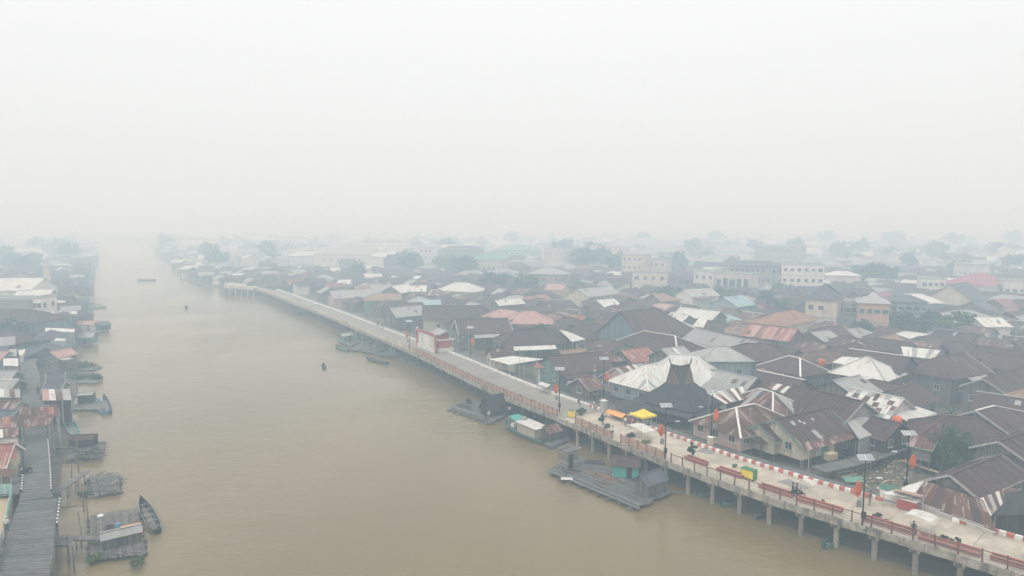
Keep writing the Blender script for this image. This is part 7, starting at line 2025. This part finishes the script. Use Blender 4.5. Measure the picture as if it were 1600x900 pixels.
PALMS = [(1463, 536, 1.0), (1470, 540, .9), (1049, 482, 1.1), (1225, 505, 1), (1290, 493, 1.1), (905, 470, 1.1), (1410, 524, 1.05), (700, 445, 1.2), (1530, 560, .95), (870, 560, .9), (1145, 497, 1.05), (560, 452, 1.2), (35, 500, 1), (62, 482, 1)]
for i, (px, py, sc) in enumerate(PALMS):
    p = G(px, py, MUD); t = tree(T_palm[i % 2], '', p, sc, sc, U(0, 6), 'palms rising among the roofs', 'palm_tree')
    OCC.append((p.x, p.y, 1.5)); q = S(p.x, p.y, 7); trees_info.append((t, q[0], q[1], 'slender palm'))
BWC = [G(x, y, ZB) for x, y in ((60, 785), (56, 768), (57, 720), (57, 688), (53, 655), (50, 631), (48, 592), (45, 566), (47, 558), (56, 531), (63, 517), (70, 505), (78, 492))]
def bw_dist(x, y):
    b_ = 1e9
    for a, b in zip(BWC, BWC[1:]):
        d = b - a; t = max(0, min(1, ((x - a.x) * d.x + (y - a.y) * d.y) / (d.x ** 2 + d.y ** 2))); b_ = min(b_, hypot(x - a.x - d.x * t, y - a.y - d.y * t))
    return b_
fill = []     # (dist, x, y, yaw, L, w, zr, rise, ends, side)
rr = random.Random(31)
def road_yaw(x, y):
    best = min(range(0, NP, 4), key=lambda i: (PROM[i].x - x) ** 2 + (PROM[i].y - y) ** 2); return prom_yaw(best)
# front rows first: houses standing along the lane
cand = []
s = 8.0
while s < NP - 4:
    for row in (0, 1):
        p = prom(s, wd(s) + 5.2 + 5 + row * 10.5); cand.append((p.x, p.y, prom_yaw(s) + pi / 2 * rr.choice((0, 1, 1)) + rr.uniform(-.06, .06), 1))
    s += 9.0
for iv in range(0, 60):
    for iu in range(-26, 78):
        v = 32 + iv * 8.2 + rr.uniform(-1.6, 1.6); u = iu * 8.6 + rr.uniform(-1.8, 1.8) + (iv % 2) * 4
        x = 47 + (-.57) * u + .82 * v; y = 60 + .82 * u + .57 * v
        if y > 460: continue
        cand.append((x, y, None, 1))
# left bank
for iv in range(0, 26):
    for iu in range(0, 60):
        v = -6 + iv * 9.5 + rr.uniform(-1.5, 1.5); u = iu * 10 + rr.uniform(-1.5, 1.5)
        x = -46 - .52 * u - .855 * v; y = 62 + .855 * u - .52 * v
        if y > 520 or y < 55: continue
        cand.append((x, y, atan2(.855, -.52) + pi / 2 * rr.choice((0, 1)) + rr.uniform(-.08, .08), 2))
for (x, y, yaw, side) in cand:
    if not in_view((x, y), 6): continue
    L, w_ = rr.uniform(5.5, 10), rr.uniform(3.5, 4.9)
    hip = rr.random() < .35
    r = (max(L / 2, w_) + w_) / 2 + .6
    if side == 1 and right_dist(x, y) < (10.5 + w_ if y < 330 else 2): continue
    if side == 1 and prom_dist((x, y)) < 13.5 + w_ and y < 300: continue
    if side == 2 and left_dist(x, y) < (2.5 + w_ if y < 120 else .5): continue
    if side == 2:
        q = S(x, y, ZB)
        if bw_dist(x, y) < 3.4 + max(L / 2 + 1, w_ + .6): continue
        if q[0] > 80 and q[1] > 520: continue
        if q[1] > 690: continue
    if lot_block(x, y): continue
    if not clear_of(x, y, r): continue
    if yaw is None: yaw = road_yaw(x, y) + pi / 2 * rr.choice((0, 0, 1)) + rr.uniform(-.08, .08)
    zr = rr.uniform(6.3, 7.9); rise = w_ * rr.uniform(.42, .56)
    OCC.append((x, y, r)); fill.append((hypot(x, y), x, y, yaw, L, w_, zr, rise, 'hh' if hip else rr.choice(('gg', 'gg', 'gh')), side))
fill.sort()
N_IND = 205
roofs = [('roof_brown', 66, 'brown'), ('roof_rust', 9, 'rusty'), ('roof_grey', 6, 'grey'), ('roof_zinc', 3, 'white'), ('roof_red', 2, 'faded red'), ('roof_slate', 4, 'slate'), ('roof_tan', 3, 'tan'), ('roof_green', .6, 'green'), ('roof_blue', 1, 'pale blue'), ('roof_pink', 1, 'pink')]
walls = ['wood_grey', 'wood_grey', 'wood_grey', 'wood_brown', 'wood_brown', 'wood_dark', 'wood_teal', 'wood_blue', 'wood_cream', 'wood_green', 'wood_pink']
plain = []
mass = MB(); mass_mats = ['roof_brown', 'roof_grey', 'roof_zinc', 'roof_red', 'roof_slate', 'wall_white', 'wood_grey', 'wood_teal']
def pick(r): 
    t = r.random() * sum(q[1] for q in roofs)
    for q in roofs:
        t -= q[1]
        if t <= 0: return q
    return roofs[0]
def mass_house(x, y, yaw, L, w_, zr, rise, hip, ri, wi, zb=MUD):
    ca, sa = cos(yaw), sin(yaw)
    def T(a, b, z): return (x + a * ca - b * sa, y + a * sa + b * ca, z)
    W = w_ + .5; ze = zr - rise * W / w_; h = W * .9 if hip else 0; X = L / 2 + (h if hip else .4)
    r0, r1 = (-L / 2 if hip else -X, L / 2 if hip else X)
    mass.face([T(-X, -W, ze), T(X, -W, ze), T(r1, 0, zr), T(r0, 0, zr)], ri, [(0, 0), (L, 0), (L, 4), (0, 4)])
    mass.face([T(X, W, ze), T(-X, W, ze), T(r0, 0, zr), T(r1, 0, zr)], ri, [(0, 0), (L, 0), (L, 4), (0, 4)])
    xw = X - .5
    for e in (-1, 1):
        if hip: mass.face([T(e * X, -e * -W, ze), T(e * X, e * -W, ze), T(e * L / 2, 0, zr)], ri, [(0, 0), (L, 0), (L / 2, 4)])
        else: mass.face([T(e * xw, -w_, ze), T(e * xw, w_, ze), T(e * xw, 0, zr - .1)], wi)
        mass.face([T(e * xw, -w_, zb), T(e * xw, w_, zb), T(e * xw, w_, ze + .2), T(e * xw, -w_, ze + .2)], wi)
    for e in (-1, 1): mass.face([T(-xw, e * w_, zb), T(xw, e * w_, zb), T(xw, e * w_, ze + .2), T(-xw, e * w_, ze + .2)], wi)
for k, (dist, x, y, yaw, L, w_, zr, rise, ends, side) in enumerate(fill):
    rname, _, word = pick(rr)
    if k < N_IND:
        d = Vector((cos(yaw), sin(yaw), 0)) * (L / 2)
        if ends == 'hh': d *= .45
        det = 2 if dist < 125 else 1
        wall = rr.choice(walls)
        fr_ = 'trim_grey' if rr.random() < .35 else 'wood_brown'
        cap = 'trim_white' if rr.random() < .05 else None
        sheets = None
        if dist < 190 and rr.random() < .1 and rname in ('roof_brown', 'roof_rust', 'roof_grey'): sheets = RUSTY if rname != 'roof_grey' else ['roof_grey', 'roof_grey', 'roof_zinc']
        o = house('', Vector((x, y, zr)) - d, Vector((x, y, zr)) + d, zr, w_, rise, ends, rname, wall, det, sheets, cap, world=True, win=2 if dist < 150 else (1 if dist < 230 else 0), occ=False, frame=fr_, group='plain tin roofed houses of the riverside town' if side == 1 else 'plain tin roofed houses of the left bank')
        if dist < 230 and rr.random() < .3:
            m = MB(); ax = rr.uniform(-.3, .3) * L; zt_ = zr - MUD
            m.tube((ax, .1, zt_ - .2), (ax, .1, zt_ + 1.8), .03, .02, 5); m.beam((ax - .7, .1, zt_ + 1.7), (ax + .7, .1, zt_ + 1.7), .03, .03)
            for kk in range(5): m.beam((ax - .6 + kk * .3, -.25, zt_ + 1.71), (ax - .6 + kk * .3, .45, zt_ + 1.71), .02, .02)
            m.build('antenna', M['metal'], o)
        if dist < 260 and rr.random() < .18:
            m = MB(); ax = rr.uniform(-.3, .3) * L; zt_ = zr - MUD; m.tube((ax, 0, zt_), (ax, 0, zt_ + .5), .04, .04, 5)
            m.lathe([(.02, 0), (.3, .05), (.55, .17), (.7, .32)], (ax, 0, zt_ + .55), 12); m.build('satellite_dish', M['trim_grey'], o)
        q = S(x, y, zr)
        plain.append((o, q[0], q[1], word + (' hip roofed' if ends == 'hh' else ' gabled') + (' house with streaked sheets' if sheets else ' house'), side))
    else:
        ri = {'roof_brown': 0, 'roof_rust': 0, 'roof_grey': 1, 'roof_zinc': 2, 'roof_red': 3, 'roof_pink': 3, 'roof_slate': 4, 'roof_tan': 1, 'roof_green': 4, 'roof_blue': 1}[rname]
        mass_house(x, y, yaw, L, w_, zr, rise, ends == 'hh', ri, rr.choice((5, 6, 6, 7)))
# the crowded water's edge of the far reaches
for SH, sg, s0 in ((SHORE_R, 1, 335), (SHORE_L, -1, 150)):
    for (a, b) in zip(SH, SH[1:]):
        if max(a[1], b[1]) < s0: continue
        dx, dy = b[0] - a[0], b[1] - a[1]; ln = hypot(dx, dy); yw = atan2(dy, dx)
        t = 4.0
        while t < ln:
            for row in (rr.uniform(2, 5), rr.uniform(10, 15), rr.uniform(19, 26)):
                x = a[0] + dx * t / ln + sg * dy / ln * row; y = a[1] + dy * t / ln - sg * dx / ln * row
                if y < s0 or not clear_of(x, y, 4.5, .6): continue
                OCC.append((x, y, 4)); w_ = rr.uniform(2.6, 4)
                mass_house(x, y, yw + rr.choice((0, pi / 2)) + rr.uniform(-.1, .1), rr.uniform(5, 10), w_, rr.uniform(5.2, 7.6), w_ * .5, rr.random() < .3, rr.choice((0, 0, 0, 0, 1, 1, 2, 4)), rr.choice((5, 6, 6, 7)), 0)
            t += rr.uniform(7, 12)
# beyond: the roofs that thin out into the haze
for i in range(900):
    y = rr.uniform(440, 1250); x = rr.uniform(-.85, .82) * y
    rd, ld = right_dist(x, y), left_dist(x, y)
    if rd < 3 and ld < -2: continue
    if not clear_of(x, y, 8): continue
    OCC.append((x, y, 7))
    big = rr.random() < .14
    L, w_ = (rr.uniform(16, 34), rr.uniform(6, 10)) if big else (rr.uniform(8, 14), rr.uniform(4, 6.5))
    zr = rr.uniform(11, 17) if big else rr.uniform(7.5, 11)
    mass_house(x, y, road_yaw(x, y) + rr.choice((0, pi / 2)), L, w_, zr, w_ * .45, rr.random() < .4, rr.choice((0, 0, 1, 1, 1, 2, 2, 3)), rr.choice((5, 5, 5, 6)))  # paler roof and wall mix, so the colours add to the haze
tag(mass.build('far_rooftops', [M[n] for n in mass_mats]), 'mass of small far roofs fading into the haze', None, None, 'stuff')
# far trees as one mass on the horizon
fm = MB()
r2 = random.Random(5)
n = 0
while n < 190:
    y = r2.uniform(500, 1700); x = r2.uniform(-.95, .85) * y
    if right_dist(x, y) < 15 and left_dist(x, y) < 10: continue
    if not clear_of(x, y, 6, .6): continue
    n += 1
    R = r2.uniform(5, 9); H = r2.uniform(6, 10) if y < 900 else r2.uniform(9, 17)
    for j in range(9):
        d = Vector((r2.gauss(0, 1), r2.gauss(0, 1), r2.gauss(0, 1))).normalized()
        c = Vector((x + d.x * R * .7, y + d.y * R * .7, MUD + H * .62 + d.z * H * .34))
        for q in range(16):
            e = Vector((r2.gauss(0, 1), r2.gauss(0, 1), r2.gauss(0, 1))).normalized() * R * .38
            p = c + e; nn = Vector((r2.gauss(0, 1), r2.gauss(0, 1), r2.gauss(.5, 1))).normalized(); a = nn.orthogonal().normalized() * R * .2; b = nn.cross(a)
            fm.face([p - a, p - b * .7, p + a, p + b * .7])
    fm.tube((x, y, MUD), (x, y, MUD + H * .5), .4, .3, 5)
tag(fm.build('far_treeline', M['leaf_dark']), 'dim treeline at the hazy horizon', None, None, 'stuff')
# undergrowth between the houses near the promenade
um = MB()
for i in range(900):
    if i < 140:
        px, py = r2.uniform(1290, 1470), r2.uniform(700, 775)
    else:
        px, py = r2.uniform(880, 1640), r2.uniform(500, 720)
    p = G(px, py, MUD)
    if prom_dist((p.x, p.y)) < 17: continue
    s0 = r2.uniform(.4, 1.1) if i >= 140 else r2.uniform(.15, .4)
    for q in range(12):
        e = Vector((r2.gauss(0, s0), r2.gauss(0, s0), abs(r2.gauss(0, s0 * .6)))); nn = Vector((r2.gauss(0, 1), r2.gauss(0, 1), r2.gauss(.5, 1))).normalized(); a = nn.orthogonal().normalized() * s0 * .3; b = nn.cross(a)
        um.face([p + e - a, p + e - b * .6, p + e + a, p + e + b * .6])
tag(um.build('undergrowth', M['leaf_dark']), 'low weeds growing in the mud between the stilted houses', None, None, 'stuff')

# ------------------------------------------------------------------ labels of the plain houses and trees: by what they stand next to
ORD = ['nearest', 'second', 'third', 'fourth', 'fifth', 'sixth', 'seventh', 'eighth', 'ninth', 'tenth', 'eleventh', 'twelfth', 'thirteenth', 'fourteenth', 'fifteenth', 'sixteenth', 'seventeenth', 'eighteenth', 'nineteenth', 'twentieth']
def place_labels(items, what):
    cells = {}
    for it in items:
        o, qx, qy, desc = it[:4]
        qx, qy = min(1600, max(0, qx)), qy
        best = min(LAND, key=lambda l: (l[1] - qx) ** 2 + ((l[2] - qy) * 2.2) ** 2)
        dx, dy = qx - best[1], (qy - best[2]) * 2.2
        rel = ('right of' if dx > 0 else 'left of') if abs(dx) > abs(dy) else ('in front of' if dy > 0 else 'behind')
        cells.setdefault((best[0], rel, desc), []).append((dx * dx + dy * dy, o))
    for (lm, rel, desc), L_ in cells.items():
        L_.sort(key=lambda a: a[0])
        for i, (_, o) in enumerate(L_):
            o['label'] = (f'{desc} {rel} the {lm}' if len(L_) == 1 else f'{ORD[min(i, 19)]} {desc} {rel} the {lm}')
place_labels(plain, 'house')
place_labels(trees_info, 'tree')
